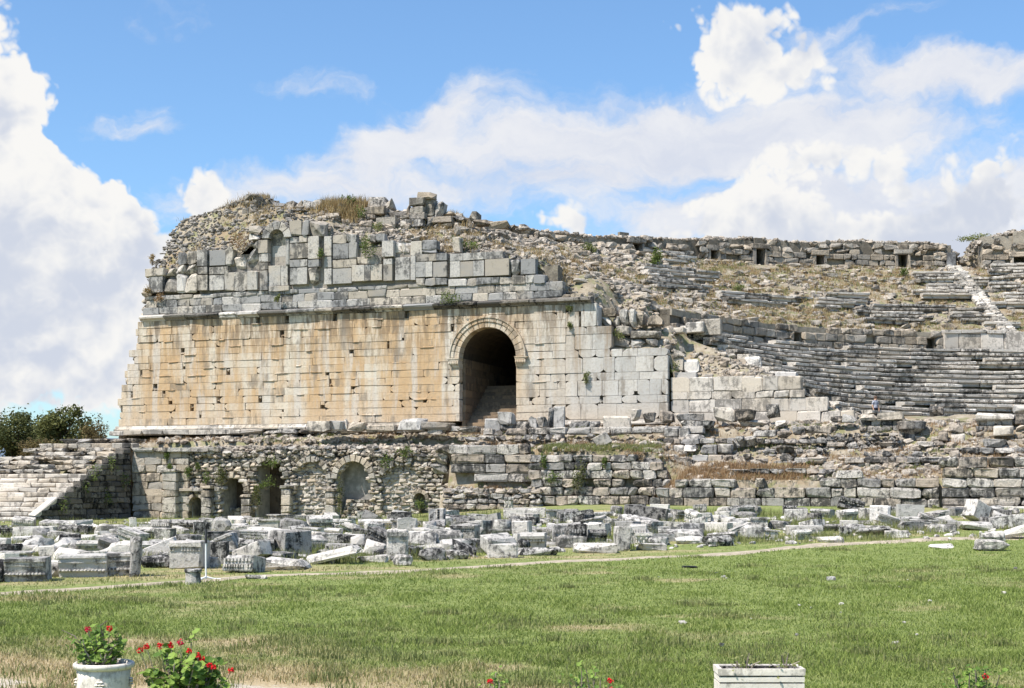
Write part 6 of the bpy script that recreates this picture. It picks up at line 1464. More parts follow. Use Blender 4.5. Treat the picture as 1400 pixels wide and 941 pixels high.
# short column stub with a dark cap
x, y = on_ground(261.5, 800); s = y / F
e = empty('column_stub', Matrix.Translation((x, y + 0.2, float(ground_z(x, y)))), 'short round column stub with flat dark cap standing in the lawn', 'column')
v, f = lathe_vf([(10.5 * s, -0.05), (10.8 * s, 4 * s), (10.2 * s, 12 * s), (10.6 * s, 16.5 * s)], 20, 0.05, 10); smesh('shaft', v, f, MAT['field'], e)
v, f = lathe_vf([(11 * s, 16.5 * s), (12 * s, 18 * s), (12 * s, 20.5 * s), (11 * s, 21.5 * s)], 20); smesh('cap', v, f, MAT['field_dark'], e)
# white marker pole with a dark sleeve and a splayed foot
x, y = on_ground(281.5, 793); s = y / F
e = empty('marker_pole', Matrix.Translation((x, y, float(ground_z(x, y)))), 'slender white pole with dark upper sleeve and splayed foot', 'pole')
v, f = tube_vf([(0, 0, 0), (0, 0, 50 * s)], [0.022, 0.022], 8); smesh('shaft', v, f, MAT['whitepaint'], e)
v, f = tube_vf([(0, 0, 50 * s), (0.004, 0, 69 * s)], [0.036, 0.034], 8); smesh('sleeve', v, f, MAT['darkmetal'], e)
for ang in (0.15, 2.4, 4.2): v, f = tube_vf([(0, 0, 0.08), (0.17 * math.cos(ang), 0.25 * math.sin(ang), 0.03), (0.36 * math.cos(ang), 0.5 * math.sin(ang), 0.015)], [0.018, 0.022, 0.02], 6); smesh('foot', v, f, MAT['whitepaint'], e)
# dark scrap in the grass
x, y = on_ground(943, 777); v, f = block_geo(0.42, 0.05, 0.2, 0.015, 0.02); o = smesh('plastic_scrap', v, f, MAT['trash'], None, Matrix.Translation((x, y, float(ground_z(x, y)) + 0.03)) @ Matrix.Rotation(0.2, 4, 'Z')); tag(o, 'flat black scrap lying in the lawn below the path', 'litter', kind='thing')
# railing on the crest
a0, z0 = FP(353, 291, -3); e = empty('railing', FM(a0, -3, z0), 'short dark metal railing on the crest next to the concrete core', 'railing')
ww = FP(372, 291, -3)[0] - a0; hh = FP(353, 280, -3)[1] - z0
for nm, p0, p1 in (('top_rail', (0, 0, hh), (ww, 0, hh + 0.05)), ('post', (0.02, 0, -0.3), (0.02, 0, hh)), ('post', (ww * 0.55, 0, -0.3), (ww * 0.5, 0, hh + 0.03)), ('mid_rail', (0, 0, hh * 0.5), (ww, 0, hh * 0.5))): v, f = tube_vf([p0, p1], [0.03, 0.03], 6); smesh(nm, v, f, MAT['darkmetal'], e)
# ------------------------------------------------------------------ J. vegetation
def shrub(px, py, wpx, hpx, t, label, mat='shrub', name='wall_shrub', n=500, P0=None, leaf=0.11):
    if P0 is None: a, z = FP(px, py, t); c = W(a, t, z)
    else: c = Vector(P0)
    D = c.y; rx = wpx * D / F / 2; rz = hpx * D / F
    n = int(n * max(0.5, min(3.0, rx * rz * 1.6)))
    K = 9; cl = np.stack([NR.normal(0, 0.42, K) * rx, NR.normal(0, 0.35, K) * rx, NR.uniform(0.15, 0.95, K) * rz], -1)
    P = cl[NR.integers(0, K, n)] + NR.normal(0, 1, (n, 3)) * np.array([rx * .26, rx * .26, rz * .16]); P[:, 2] = np.clip(P[:, 2], 0.0, None)
    V, T_, r_ = leaves(P, leaf); b = Bag(); b.add(V, T_, r_)
    e = empty(name, Matrix.Translation(c), label, 'shrub'); b.build('foliage', MAT[mat], e, kind=None)
    L = [tube_vf([(0, 0.05, -0.1), tuple(cl[j] * 0.5), tuple(cl[j])], [0.02, 0.014, 0.006], 5) for j in range(5)]
    v, f = join_vf(L); smesh('stems', v, f, MAT['twig'], e)
    return e
SH = [(303, 664, 20, 26, 4.15, 'leafy plants hanging from the broken crown of the first dark niche', 'olive'), (350, 690, 16, 30, 4.2, 'bushy plants rooted between two dark niches', 'olive'), (372, 640, 26, 18, 4.15, 'trailing greenery over the crown of the second dark niche', 'shrub'), (258, 655, 12, 14, 4.2, 'small bush above the moulded ledge by the piers', 'shrub'), (203, 404, 12, 14, 0.1, 'straw tuft on the broken outer edge above the cornice', 'straw'), (208, 362, 10, 12, -0.2, 'straw tuft at the outer edge of the concrete core', 'straw'), (218, 412, 16, 12, 0.1, 'rust-coloured weeds at the outer end of the plinth course', 'rust'), (500, 352, 26, 26, 0.45, 'round green bush rooted in the upper storey above the white blocks', 'shrub'), (615, 416, 30, 16, 0.35, 'green plant sprouting on the black-stained cornice', 'shrub'), (328, 342, 24, 24, 0.1, 'rust-brown dry bush in the gap beside the arched niche', 'rust'), (640, 342, 36, 16, -1.2, 'low green bush on top of the upper storey', 'shrub'),
    (476, 283, 18, 15, -3.5, 'dark green bush on the grassy crest', 'shrub'), (493, 297, 16, 14, -2.6, 'small green bush below the crest blocks', 'shrub'), (516, 317, 18, 14, -1.6, 'faded bush between crest blocks and upper storey', 'weed'), (438, 352, 8, 14, 0.4, 'narrow green sprig in the dark gap of the upper storey', 'shrub'),
    (800, 524, 9, 16, 0.2, 'green tuft hanging from the pale masonry past the passage', 'weed'), (779, 449, 8, 9, 0.15, 'tiny green plant on the wall beside the arch', 'weed'), (778, 427, 9, 8, 0.15, 'tiny green plant under the cornice end', 'weed'), (380, 412, 8, 9, 0.4, 'small weed rooted on the cornice under the arched niche', 'weed'),
    (228, 634, 10, 14, 4.1, 'small plant high on the tan podium wall', 'shrub'), (232, 645, 9, 10, 4.1, 'small plant lower on the tan podium wall', 'shrub'), (283, 664, 12, 22, 4.3, 'green bush filling the gap beside the first pier', 'shrub'), (364, 668, 24, 14, 4.2, 'bright leafy plant hanging before the dark niche', 'shrub'), (466, 702, 9, 44, 4.2, 'ivy strip climbing the jamb of the arched niche', 'olive'), (529, 640, 14, 20, 4.15, 'upright green bush on the blind arch', 'shrub'), (555, 628, 18, 16, 4.15, 'feathery green bush at the wall top near the blind arch', 'shrub'), (573, 697, 14, 12, 4.3, 'green plants in the mouth of the small arched hole', 'shrub'),
    (742, 640, 11, 18, 8.2, 'narrow bush on the six-course grey wall', 'shrub'), (790, 668, 24, 34, 8.3, 'large dark bush growing down the six-course grey wall', 'olive'), (753, 661, 26, 14, 8.3, 'spreading plant along a joint of the grey wall', 'shrub'), (828, 640, 10, 14, 8.2, 'small bush high on the grey wall', 'shrub'), (872, 634, 26, 20, 7.4, 'greyish twiggy bush on the grass ledge', 'rust'),
    (920, 512, 18, 18, -0.9, 'green plant on the broken end of the bonded masonry', 'shrub'), (845, 464, 14, 12, -0.5, 'small plant on the stepped wall end', 'weed'), (1110, 640, 14, 12, 7.2, 'round green tuft on the dry slope above the front wall', 'shrub'), (270, 642, 8, 8, 4.1, 'little sprig near the podium corner', 'shrub'),
    (1280, 700, 12, 10, 11.2, 'small weed clump at the foot of the front wall', 'weed')]
for px, py, w, h, t, lab, mt in SH: shrub(px, py, w, h, t, lab, mt)
for k_, (tt_, zz) in enumerate(((12.0, 0.5), (9.5, 1.6), (8.6, 2.6), (7.2, 1.0), (6.6, 3.2), (5.0, 2.0))):
    shrub(0, 0, 18, 20, 0, ('low creeper at the sloping coping of the shaded stair wall', 'creeper halfway along the sloping edge of the shaded stair wall', 'creeper just under the upper sloping edge of the stair wall', 'creeper near the foot of the shaded stair wall', 'highest creeper on the shaded stair wall by the podium', 'creeper in the inner corner of the shaded stair wall')[k_], 'shrub', 'wall_creeper', 260, W(3.15, tt_, zz))['group'] = 'creepers on the shaded stair wall'
for px, py, w, h, lab in ((1334, 332, 40, 9, 'olive bush on the rim beside the rubble notch'), (1312, 352, 14, 22, 'dark shrub hanging in the rubble notch of the rim'), (808, 345, 18, 14, 'low shrub before the broken gallery wall'), (898, 368, 18, 26, 'green scrub amid the rubble slope'), (1235, 378, 12, 12, 'small green bush on the overgrown slope'), (1008, 400, 16, 10, 'low green scrub near the seat fragments'), (958, 346, 14, 8, 'green patch before the gallery doorway')):
    r_, th_, z_ = on_cavea(px, py); p = polar(r_, th_); shrub(px, py, w, h, 0, lab, 'weed' if 'olive' in lab or 'low' in lab else 'shrub', 'slope_shrub', 500, (p[0], p[1], z_), 0.16)

def tuft_field(name, a, t, z, hgt, mat, label, wid=0.03, lean=0.9, per=24, spread=0.26):
    wid = wid * 0.65; hgt = hgt * 0.8
    n = len(a); ii = np.repeat(np.arange(n), per); P = np.stack([CEN[0] + (a - 70) * U[0] + t * MV[0], CEN[1] + (a - 70) * U[1] + t * MV[1], z], -1)[ii]; P[:, :2] += NR.normal(0, spread, (len(ii), 2))
    V, T_, r_ = blades(P, np.repeat(hgt, per), wid, lean); b = Bag(); b.add(V, T_, r_)
    return tag(b.build(name, MAT[mat]), label, 'grass', kind='stuff')
n = 5200                                              # cavea slope
r = np.sqrt(NR.uniform(32.8 ** 2, 49.5 ** 2, n)); th = NR.uniform(0.1, 1.75, n); a = 70 - r * np.cos(th); t = -r * np.sin(th); m_ = (fbm(a * 0.18, t * 0.18, 91, 3) + 0.22 * sst(0.45, 0.8, th) > 0.60) & ~in_seats(r, th); a, t = a[m_], t[m_]
h = len(a) // 2; tuft_field('dry_grass', a[:h], t[:h] - 0.45, zmound(a[:h], t[:h]), NR.uniform(0.2, 0.5, h), 'straw', 'dry straw-coloured grass over the upper theatre slope', 0.05)
q4 = h + (len(a) - h) // 2
tuft_field('weeds', a[h:q4], t[h:q4] - 0.45, zmound(a[h:q4], t[h:q4]), NR.uniform(0.15, 0.4, q4 - h), 'weed', 'green weeds mixed into the upper theatre slope', 0.06); k2 = len(a) - q4
tuft_field('dry_grass', a[q4:], t[q4:] - 0.45, zmound(a[q4:], t[q4:]), NR.uniform(0.15, 0.35, k2), 'rust', 'rust-brown dead grass over the upper theatre slope', 0.05)
n = 900; a = NR.uniform(2, 33, n); t = -NR.uniform(0.6, 6, n); m_ = fbm(a * 0.3, t * 0.3, 93, 3) > 0.52; a, t = a[m_], t[m_]
tuft_field('dry_grass', a, t - 0.45, zmound(a, t), NR.uniform(0.25, 0.6, len(a)), 'straw', 'tan dry grass crowning the ruined crest', 0.045)
n = 260; a0 = FP(440, 300, -3.2)[0]; a1 = FP(490, 300, -3.2)[0]; a = NR.uniform(a0, a1, n); t = -NR.uniform(2.0, 5.0, n); tuft_field('dry_grass', a, t - 0.45, zmound(a, t), NR.uniform(0.5, 1.1, n), 'straw', 'tall straw grass filling the dip in the crest', 0.05, 0.5)
n = 4200; a = NR.uniform(-20, 72, n); t = NR.uniform(0.2, 9.2, n); f_ = fbm(a * 0.3, t * 0.45, 95, 3); ok = np.where(a < 3, t < 3.2, np.where(a < 26.5, t < 2.5, True)); m_ = (f_ > 0.53) & ok; a1_, t1_ = a[m_], t[m_]
tuft_field('dry_grass', a1_, t1_, zstage(a1_, t1_), NR.uniform(0.12, 0.35, len(a1_)), 'rust', 'rust-brown dry grass on the terraces below the theatre', 0.04)
m_ = (f_ < 0.42) & ok; a1_, t1_ = a[m_], t[m_]; tuft_field('weeds', a1_, t1_, zstage(a1_, t1_), NR.uniform(0.1, 0.32, len(a1_)), 'weed', 'green weeds between stones of the lower terraces', 0.045)
a0 = FP(735, 606, 6.5)[0]; a1 = FP(900, 606, 6.5)[0]; n = 420; a = NR.uniform(a0, a1, n); t = NR.uniform(5.4, 7.2, n); tuft_field('weeds', a, t, zstage(a, t), NR.uniform(0.15, 0.4, n), 'weed', 'strip of fresh green grass on the ledge above the grey wall', 0.045)
a0 = FP(912, 645, 8.2)[0]; a1 = FP(1105, 645, 8.2)[0]; n = 420; a = NR.uniform(a0, a1, n); t = NR.uniform(7.2, 9.2, n); tuft_field('dry_grass', a, t, zstage(a, t), NR.uniform(0.2, 0.45, n), 'rust', 'patch of rust-orange dry grass above the long front wall', 0.045)
# trees behind the stair
def tree(px, base_py, D, crown_r, height, label, mat, n=5200, seed=1, sparse=False):
    x = (px - 700) / F * D; rg_ = np.random.default_rng(seed); z0 = 3.4
    e = empty('olive_tree' if mat == 'olive' else 'dry_tree', Matrix.Translation((x, D, z0)), label, 'tree'); th_ = height * 0.14
    K = 34 if not sparse else 12; d = rg_.normal(0, 1, (K, 3)); d /= np.linalg.norm(d, axis=1)[:, None]; cl = d * rg_.uniform(0.35, 1.0, (K, 1)) * np.array([crown_r, crown_r, (height - th_) * 0.5]) + np.array([0, 0, th_ + (height - th_) * 0.5])
    rs = rg_.uniform(0.10, 0.22, K) * crown_r
    L = [tube_vf([(0, 0, -0.4), (0.1, 0, th_ * 0.5), (0.05, 0.1, th_)], [0.22, 0.16, 0.12], 8)] + [tube_vf([(0.05, 0.08, th_ * (0.6 + 0.4 * rg_.random())), tuple(c * np.array([.5, .5, .75])), tuple(c)], [0.09, 0.05, 0.015], 5) for c in cl[:14]]
    v, f = join_vf(L); smesh('trunk', v, f, MAT['bark'], e)
    ii = rg_.integers(0, K, n); P = cl[ii] + rg_.normal(0, 1, (n, 3)) * rs[ii][:, None] * np.array([1, 1, .8]); V, T_, r_ = leaves(P, 0.24); r_ = (r_ * 0.5 + np.repeat(rg_.random(K)[ii], 4) * 0.5)
    b = Bag(); b.add(V, T_, r_); b.build('crown', MAT[mat], e, kind=None); return e
tree(18, 632, 116, 2.7, 5.0, 'dense dark olive tree cut by the picture edge', 'olive', 7000, 1)['label'] = 'dense dark olive tree standing behind the ruined stair'
tree(84, 632, 113, 2.1, 5.3, 'taller browner olive tree next to the dense one behind the stair', 'olive', 6500, 2)
tree(52, 632, 121, 1.8, 4.3, 'low olive tree filling the gap between two taller ones', 'olive', 4500, 3)
tree(114, 632, 118, 1.5, 3.9, 'small rounded olive tree at the end of the row', 'olive', 3000, 4)
tree(134, 632, 110, 0.9, 4.2, 'thin brown half-bare tree beside the broken wall corner', 'drytree', 700, 5, True)
tree(-45, 632, 118, 2.8, 5.0, 'broad olive tree at the outer end of the row', 'olive', 5000, 6)
for k_, (px_, D_, w_, h_) in enumerate(((124, 107, 26, 34), (140, 105, 18, 28), (106, 108, 30, 22), (44, 108, 46, 20))): shrub(px_, 0, w_, h_, 0, ('tall brown shrub between the trees and the broken wall', 'thin brown shrub against the foot of the broken wall', 'low tan shrub under the small rounded tree', 'low tan thicket under the taller trees')[k_], 'drytree', 'dry_shrub', 420, ((px_ - 700) / F * D_, D_, 5.2 if k_ < 2 else 4.5), 0.16)
n = 500; a = NR.uniform(-26, -2, n); t = NR.uniform(-9, 1.2, n); tuft_field('dry_grass', a, t, 3.6 + (fbm(a * 0.2, t * 0.2, 55, 4) - 0.5) * 1.2, NR.uniform(0.3, 0.9, n), 'straw', 'tall dry grass along the bank under the trees', 0.06)
# weeds between the carved blocks
n = 2600; px = NR.uniform(-60, 1460, n); py = NR.uniform(700, 772, n); g = [on_ground(p, q_) for p, q_ in zip(px, py)]; g = np.array([v for v, p, q_ in zip(g, px, py) if q_ < np.interp(p, [0, 420, 800, 1000, 1400], [782, 772, 754, 745, 735])])
fb = fbm(g[:, 0] * 0.35, g[:, 1] * 0.25, 44, 3); aa, tt_ = to_at(g[:, 0], g[:, 1]); m_ = (fb > 0.42) & (tt_ > 4.6); g = g[m_]; per = 40; ii = np.repeat(np.arange(len(g)), per)
P = np.stack([g[ii, 0] + NR.normal(0, .35, len(ii)), g[ii, 1] + NR.normal(0, .45, len(ii)), np.zeros(len(ii))], -1); P[:, 2] = ground_z(P[:, 0], P[:, 1])
V, T_, r_ = blades(P, np.repeat(NR.uniform(0.12, 0.38, len(g)), per), 0.02, 0.6); b = Bag(); b.add(V, T_, r_); tag(b.build('weeds', MAT['weed']), 'green weeds growing between the carved blocks', 'grass', kind='stuff')
# the lawn
n = 470000; u_ = NR.random(n); D = 1 / (1 / 15.0 + u_ * (1 / 70 - 1 / 15.0)); x = NR.uniform(-1, 1, n) * (0.42 * D + 4.5); m_ = (D < path_y(x) - 0.5) | (D > path_y(x) + 1.0) & (NR.random(n) < 0.5); x, D = x[m_], D[m_]
bare = bare_mask(x, D); dr = dry_mask(x, D); m_ = NR.random(len(x)) > bare * 1.3 + 0.5 * dr; x, D, dr = x[m_], D[m_], dr[m_]
cl = fbm(x * 0.9, D * 0.6, 123, 3); P = np.stack([x, D, ground_z(x, D)], -1); h = 0.03 + 0.045 * sst(0.42, 0.68, cl) + 0.0003 * D
V, T_, r_ = blades(P, h, 0.006 + 0.00036 * D, 1.4); b = Bag(); b.add(V, T_, r_); tag(b.build('grass', MAT['lawn'], extra={'dry': np.repeat(dr, 5)}), 'mown green lawn with dry patches before the ruin', 'grass', kind='stuff')
# taller clumps and seed heads in the lawn
n = 520; u_ = NR.random(n); D = 1 / (1 / 16.5 + u_ * (1 / 52 - 1 / 16.5)); x = NR.uniform(-0.46, 0.46, n) * D; cl = fbm(x * 0.25, D * 0.35, 321, 3); m_ = (D < path_y(x) - 1.0) & (cl > 0.48); x, D = x[m_], D[m_]; per = 70; ii = np.repeat(np.arange(len(x)), per); sp = NR.uniform(0.10, 0.40, len(x))[ii]
P = np.stack([x[ii] + NR.normal(0, 1, len(ii)) * sp, D[ii] + NR.normal(0, 1, len(ii)) * sp * 0.8, np.zeros(len(ii))], -1); P[:, 2] = ground_z(P[:, 0], P[:, 1]); V, T_, r_ = blades(P, np.repeat(NR.uniform(0.06, 0.14, len(x)), per), 0.008 + 0.0004 * np.repeat(D, per), 0.8)
b = Bag(); b.add(V, T_, r_); tag(b.build('tall_grass', MAT['weed']), 'taller yellow-green grass clumps standing out of the lawn', 'grass', kind='stuff')
# ------------------------------------------------------------------ K. flower pots on the near terrace
GZ = 0.34
def urn(px, rim_py, width_px, D, label, height=None):
    s = D / F; x = (px - 700) * s; zr = EYE - (rim_py - HORIZ) * s; Rr = width_px * s / 2; H = zr - GZ
    e = empty('flower_urn', Matrix.Translation((x, D, GZ)), label, 'flower pot')
    if H > 0.4:
        v, f = lathe_vf([(Rr * .62, 0), (Rr * .64, H * .10), (Rr * .50, H * .16), (Rr * .60, H * .26), (Rr * .84, H * .40), (Rr * .90, H * .56), (Rr * .86, H * .78), (Rr * .89, H * .91)], 72, 0.035, 24); bd = smesh('body', v, f, MAT['urn'], e, smooth=True)
    else: v, f = lathe_vf([(Rr * .6, 0), (Rr * .86, H * .5), (Rr * .89, H * .91)], 72, 0.035, 24); bd = smesh('body', v, f, MAT['urn'], e, smooth=True)
    v, f = lathe_vf([(Rr * .88, H * .905), (Rr * .97, H * .925), (Rr, H * .955), (Rr * .99, H * .985), (Rr * .94, H), (Rr * .86, H * .995), (Rr * .84, H * .93)], 72); smesh('rim', v, f, MAT['urn'], e, smooth=True)
    v, f = lathe_vf([(Rr * .85, H * .93), (Rr * .3, H * .955), (0.01, H * .96)], 24); smesh('soil', v, f, MAT['soil'], e)
    for k_ in range(4):                                # small rosettes on the belly
        an = -math.pi / 2 + 0.12 + k_ * math.pi / 2; L = []
        for j in range(6):
            b_ = j * math.pi / 3; vv, ff = lathe_vf([(0.004, -.012), (0.019, 0), (0.004, .012)], 8); L.append(([(p[0] + 0.026 * math.cos(b_), p[1], p[2] + 0.026 * math.sin(b_)) for p in vv], ff))
        vv, ff = lathe_vf([(0.004, -.018), (0.018, 0), (0.004, .018)], 8); L.append((vv, ff)); v, f = join_vf(L)
        smesh('rosette', v, f, MAT['urn'], bd, Matrix.Rotation(an + math.pi / 2, 4, 'Z') @ Matrix.Translation((0, -Rr * .885, H * .72)))
    return e, Vector((x, D, zr - 0.02))
def geranium(base, size, label, n_stem=16, flowers=(), bare=(), leaf=0.062, dens=1.0, name='geranium_plant', mat='geranium'):
    e = empty(name, Matrix.Translation(base), label, 'plant'); L = []; tips = []
    for j in range(n_stem):
        an = R.uniform(0, 6.28); rr_ = size[0] * math.sqrt(R.random()); p1 = Vector((rr_ * math.cos(an), rr_ * 0.7 * math.sin(an), size[1] * R.uniform(0.45, 1.0) * (1 - 0.35 * rr_ / size[0])))
        p0 = Vector((R.uniform(-.08, .08), R.uniform(-.08, .08), -0.04)); mid = (p0 + p1) / 2 + Vector((p1.x * 0.25, p1.y * 0.25, -0.02)); L.append(tube_vf([p0, mid, p1], [0.009, 0.007, 0.004], 5)); tips += [p1, mid.lerp(p1, 0.5), mid]
    for fx, fz, _c in flowers: L.append(tube_vf([(fx * 0.35, -0.02, 0), (fx * 0.8, -0.05, fz * 0.6), (fx, -0.08, fz - 0.01)], [0.006, 0.004, 0.003], 5))
    v, f = join_vf(L); smesh('stems', v, f, MAT['twig'], e)
    V = []; Fc = []; rs = []
    for tp in tips:
        for _ in range(int(R.uniform(5, 9) * dens)):
            c = tp + Vector((R.gauss(0, .045), R.gauss(0, .045), R.gauss(0.01, .03))); r_ = leaf * R.uniform(0.5, 1.05) * 0.55; nrm = Vector((R.gauss(0, .55), R.gauss(-.35, .5), 1)).normalized(); t1 = nrm.orthogonal().normalized(); t2 = nrm.cross(t1); o = len(V); m_ = 11; cv = R.random()
            V.append(tuple(c - nrm * r_ * 0.22)); rs.append(cv)
            a0 = R.uniform(0, 6.28)
            for k_ in range(m_):
                an = a0 + 6.0 * k_ / (m_ - 1); q_ = r_ * (1.0 if k_ % 2 else 0.86); V.append(tuple(c + t1 * math.cos(an) * q_ + t2 * math.sin(an) * q_ + nrm * r_ * R.uniform(-.05, .12))); rs.append(cv)
            for k_ in range(m_ - 1): Fc.append((o, o + 1 + k_, o + 2 + k_))
    if V: o = obj('leaves', tri_mesh('leaves', np.array(V), np.array(Fc), MAT[mat], {'rnd': np.array(rs)}), e)
    for fx, fz, col in flowers:
        V = []; Fc = []; rs = []
        for _ in range(20):
            d = Vector((R.gauss(0, 1), R.gauss(0, 1), R.gauss(.25, .8))).normalized(); c = d * 0.022 * R.uniform(.5, 1.2); t1 = d.orthogonal().normalized(); t2 = d.cross(t1); o = len(V); cv = R.random(); V.append(tuple(c)); rs.append(cv)
            for k_ in range(6):
                an = k_ * 6.283 / 5; V.append(tuple(c + (t1 * math.cos(an) + t2 * math.sin(an)) * 0.010 + d * 0.005)); rs.append(cv)
            for k_ in range(5): Fc.append((o, o + 1 + k_, o + 2 + k_))
        obj('flower_head', tri_mesh('flower_head', np.array(V), np.array(Fc), MAT[col], {'rnd': np.array(rs)}), e, Matrix.Translation((fx, -0.08, fz)))
    for pts in bare: v, f = tube_vf(pts, list(np.linspace(0.010, 0.003, len(pts))), 6); smesh('bare_twig', v, f, MAT['twig'], e)
    return e
D = 12.1; s = D / F
e, b1 = urn(142, 905, 82, D, 'white fluted urn with rosettes holding a twiggy geranium')
def fl(cx, L): return [((px - cx) * s, (b_ - py) * s, col) for px, py, col, b_ in L]
geranium(b1, (0.22, 0.33), 'twiggy red geranium growing in the tall white urn', 20, fl(142, [(124, 856, 'petalpink', 905), (153, 855, 'petal', 905)]), [[(-0.03, 0, 0), (-0.15, -.02, 0.10), (-0.24, -.02, 0.24), (-0.35, -.02, 0.29)], [(0.02, 0, 0), (0.0, 0, 0.2), (-0.02, -.03, 0.33), (0.04, -.03, 0.37)], [(-.05, -.1, 0), (-.12, -.12, .12), (-.14, -.12, .22)], [(.02, -.1, 0), (.06, -.13, .12), (.14, -.13, .18)]], 0.06, 0.9)
e, b2 = urn(252, 972, 78, D, 'low white urn mostly hidden under a bushy geranium')
geranium(b2, (0.33, 0.66), 'bushy leafy geranium with many small red flowers', 36, fl(252, [(195, 885, 'petal', 972), (204, 880, 'petal', 972), (222, 878, 'petal', 972), (237, 878, 'petal', 972), (274, 892, 'petal', 972), (279, 896, 'petal', 972), (289, 905, 'petal', 972), (294, 908, 'petal', 972), (318, 912, 'petal', 972), (250, 874, 'petalpink', 972), (262, 886, 'petal', 972)]), (), 0.082, 1.0)
e, b3 = urn(680, 985, 70, D, 'low white urn under sparse geranium tips'); geranium(b3, (0.12, 0.44), 'sparse geranium tips with rusty buds poking up alone', 9, fl(680, [(670, 927, 'petal', 985)]), (), 0.045, 0.7)
e, b4 = urn(808, 985, 78, D, 'low white urn under pink geranium sprigs'); geranium(b4, (0.24, 0.50), 'open geranium sprigs with a pink flower between the other pots', 16, fl(808, [(836, 938, 'petalpink', 985), (833, 926, 'petal', 985)]), (), 0.045, 0.6)
e, b5 = urn(1335, 985, 78, D, 'low white urn under a small red geranium'); geranium(b5, (0.24, 0.60), 'small pale-leaved geranium with one red flower past the white trough', 22, fl(1335, [(1343, 921, 'petal', 985)]), (), 0.05, 0.8)
# rectangular trough with two grooves
x0, x1 = (982 - 700) * s, (1102 - 700) * s; zt = EYE - (915 - HORIZ) * s; w = x1 - x0; H = zt - GZ; dp = 0.34
e = empty('planter_trough', Matrix.Translation(((x0 + x1) / 2, D + dp / 2, GZ)), 'white rectangular trough with two dark grooves and withered plants', 'planter')
def ringbox(w, d, z0, z1, th): return join_vf([box_vf(-w / 2, w / 2, -d / 2, -d / 2 + th, z0, z1), box_vf(-w / 2, w / 2, d / 2 - th, d / 2, z0, z1), box_vf(-w / 2, -w / 2 + th, -d / 2 + th, d / 2 - th, z0, z1), box_vf(w / 2 - th, w / 2, -d / 2 + th, d / 2 - th, z0, z1)])
for k_, (z0, z1, g_) in enumerate(((0.0, H - 0.125, 0.0), (H - 0.112, H - 0.068, 0.0), (H - 0.055, H, 0.012))):
    v, f = ringbox(w - 0.02 + g_, dp - 0.02 + g_, z0, z1, 0.035); smesh('side_band', [(p[0] + R.uniform(-.002, .002), p[1] + R.uniform(-.002, .002), p[2]) for p in v], f, MAT['urn'], e)
v, f = ringbox(w - 0.05, dp - 0.05, 0.01, H - 0.01, 0.02); smesh('groove_core', v, f, MAT['field_dark'], e)
v, f = box_vf(-w / 2 + .04, w / 2 - .04, -dp / 2 + .04, dp / 2 - .04, 0.02, H - 0.05); smesh('soil', v, f, MAT['soil'], e)
for cx, lab in ((1022, 'withered seedling at the broad end of the white trough'), (1076, 'withered leafy seedling with a rusty spike in the white trough')):
    bx = (cx - 700) * s; geranium(Vector((bx, D + dp / 2 - 0.05, zt - 0.05)), (0.09, 0.17), lab, 6, (), [[(0, 0, 0), (0.02, 0, 0.1), (0.035, 0, 0.17)], [(0.03, -.03, 0), (0.06, -.05, 0.08), (0.12, -.06, 0.11)], [(-.04, -.03, 0), (-.09, -.05, .06), (-.13, -.06, .09)]], 0.03, 0.6, 'withered_plant', 'weed')
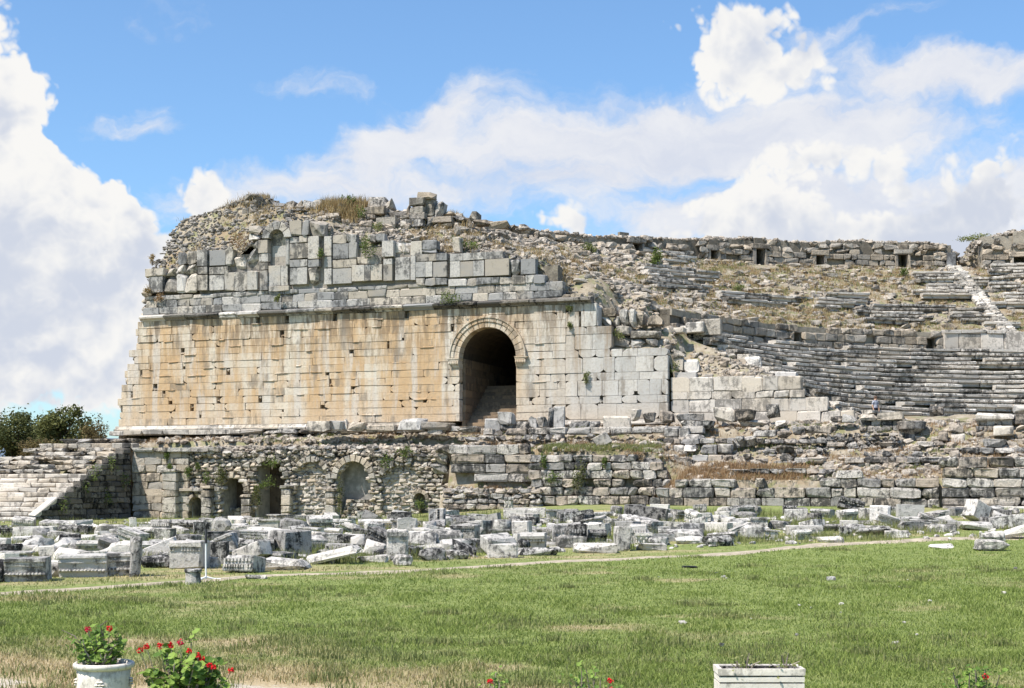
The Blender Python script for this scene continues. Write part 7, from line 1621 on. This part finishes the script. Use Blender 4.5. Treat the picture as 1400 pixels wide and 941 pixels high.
# gravel apron the pots stand on
# ------------------------------------------------------------------ M. the visitor on the orchestra edge
def person(px, head_py, D):
    sc = D / F; x = (px - 700) * sc; ztop = EYE + (HORIZ - head_py) * sc; Hh = 1.72; z0 = ztop - Hh
    e = empty('person', Matrix.Translation((x, D, z0)) @ Matrix.Rotation(0.5, 4, 'Z'), 'person in a navy-and-white striped shirt and dark trousers standing before the seats', 'person')
    J = {'pel': ((0, 0, .96), .150), 'wai': ((0, 0, 1.10), .125), 'che': ((0, .01, 1.32), .150), 'nek': ((0, .015, 1.46), .060), 'hea0': ((0, .0, 1.55), .085), 'hea': ((0, -.005, 1.63), .095), 'hea2': ((0, 0, 1.68), .07)}
    E = [('pel', 'wai'), ('wai', 'che'), ('che', 'nek'), ('nek', 'hea0'), ('hea0', 'hea'), ('hea', 'hea2')]
    for sd, s_ in (('l', 1), ('r', -1)):
        J.update({sd + 'sh': ((s_ * .19, 0, 1.40), .065), sd + 'el': ((s_ * .25, .04, 1.13), .045), sd + 'wr': ((s_ * .24, -.06, .90), .032), sd + 'pa': ((s_ * .24, -.08, .83), .036), sd + 'hip': ((s_ * .09, 0, .88), .10), sd + 'kn': ((s_ * .10, -.01 * s_, .50), .065), sd + 'an': ((s_ * .105, .02, .09), .045), sd + 'to': ((s_ * .115, -.15, .035), .04)})
        E += [('che', sd + 'sh'), (sd + 'sh', sd + 'el'), (sd + 'el', sd + 'wr'), (sd + 'wr', sd + 'pa'), ('pel', sd + 'hip'), (sd + 'hip', sd + 'kn'), (sd + 'kn', sd + 'an'), (sd + 'an', sd + 'to')]
        for k_ in range(5):
            ln = (.055, .085, .095, .088, .068)[k_]; yy = -.115 + .018 * k_
            b0 = (s_ * (.24 - (.01 if k_ else .0)), -.11 + .018 * k_, .80 if k_ else .83)
            J.update({f'{sd}f{k_}': (b0, .010), f'{sd}g{k_}': ((s_ * (.235), b0[1] - (.02 if k_ == 0 else 0), b0[2] - ln * .55), .009), f'{sd}h{k_}': ((s_ * .225, b0[1] - (.03 if k_ == 0 else .008), b0[2] - ln), .008)}); E += [(sd + 'pa', f'{sd}f{k_}'), (f'{sd}f{k_}', f'{sd}g{k_}'), (f'{sd}g{k_}', f'{sd}h{k_}')]
    names = list(J); me = bpy.data.meshes.new('body'); me.from_pydata([J[n_][0] for n_ in names], [(names.index(a_), names.index(b_)) for a_, b_ in E], []); o = obj('body', me, e)
    md = o.modifiers.new('skin', 'SKIN'); 
    for i, n_ in enumerate(names): me.skin_vertices[0].data[i].radius = (J[n_][1], J[n_][1] * (0.75 if n_ in ('pel', 'wai', 'che') else 1)); me.skin_vertices[0].data[i].use_root = n_ == 'pel'
    sb = o.modifiers.new('sub', 'SUBSURF'); sb.levels = 1; sb.render_levels = 1
    m, k, b = new_mat('person_clothes'); p = k.node('ShaderNodeTexCoord').outputs['Object']; xx, yy, zz = k.sep(p)
    skin = c4((0.50, 0.30, 0.20)); st = k.math('GREATER_THAN', k.math('FRACT', k.math('MULTIPLY', zz, 11.0)), 0.45); shirt = k.mix(st, c4((0.75, 0.75, 0.78)), c4((0.03, 0.04, 0.12)))
    c = k.mix(k.math('GREATER_THAN', zz, 0.95), c4((0.025, 0.027, 0.035)), shirt); c = k.mix(k.math('GREATER_THAN', zz, 1.47), c, skin)
    arm = k.math('MULTIPLY', k.math('GREATER_THAN', k.math('ABSOLUTE', xx), 0.19), k.math('MULTIPLY', k.math('LESS_THAN', zz, 1.17), k.math('GREATER_THAN', zz, 0.66))); c = k.mix(arm, c, skin)
    c = k.mix(k.math('LESS_THAN', zz, 0.075), c, c4((0.2, 0.2, 0.2))); k.put(b.inputs['Base Color'], c); me.materials.append(m)
    L = []; v, f = lathe_vf([(0.104, 1.60), (0.112, 1.655), (0.10, 1.71), (0.06, 1.745), (0.01, 1.755)], 14); v = [(p_[0], p_[1] * 1.1 + 0.012, p_[2]) for p_ in v]; smesh('hair', v, f, plain('brown_hair', (0.16, 0.10, 0.07)), e, smooth=True)
    v, f = lathe_vf([(0.004, 0), (0.016, .006), (0.012, .03), (0.004, .045)], 6); smesh('nose', [(p_[0], p_[1] - .10, p_[2] + 1.595) for p_ in v], f, plain('skin', (0.50, 0.30, 0.20)), e)
    for s_ in (-1, 1):
        v, f = lathe_vf([(0.004, 0), (0.016, .012), (0.018, .035), (0.006, .055)], 6); smesh('ear', [(p_[0] * .5 + s_ * .098, p_[1], p_[2] + 1.59) for p_ in v], f, bpy.data.materials['skin'], e)
    return e
person(1197, 542, 94.0)
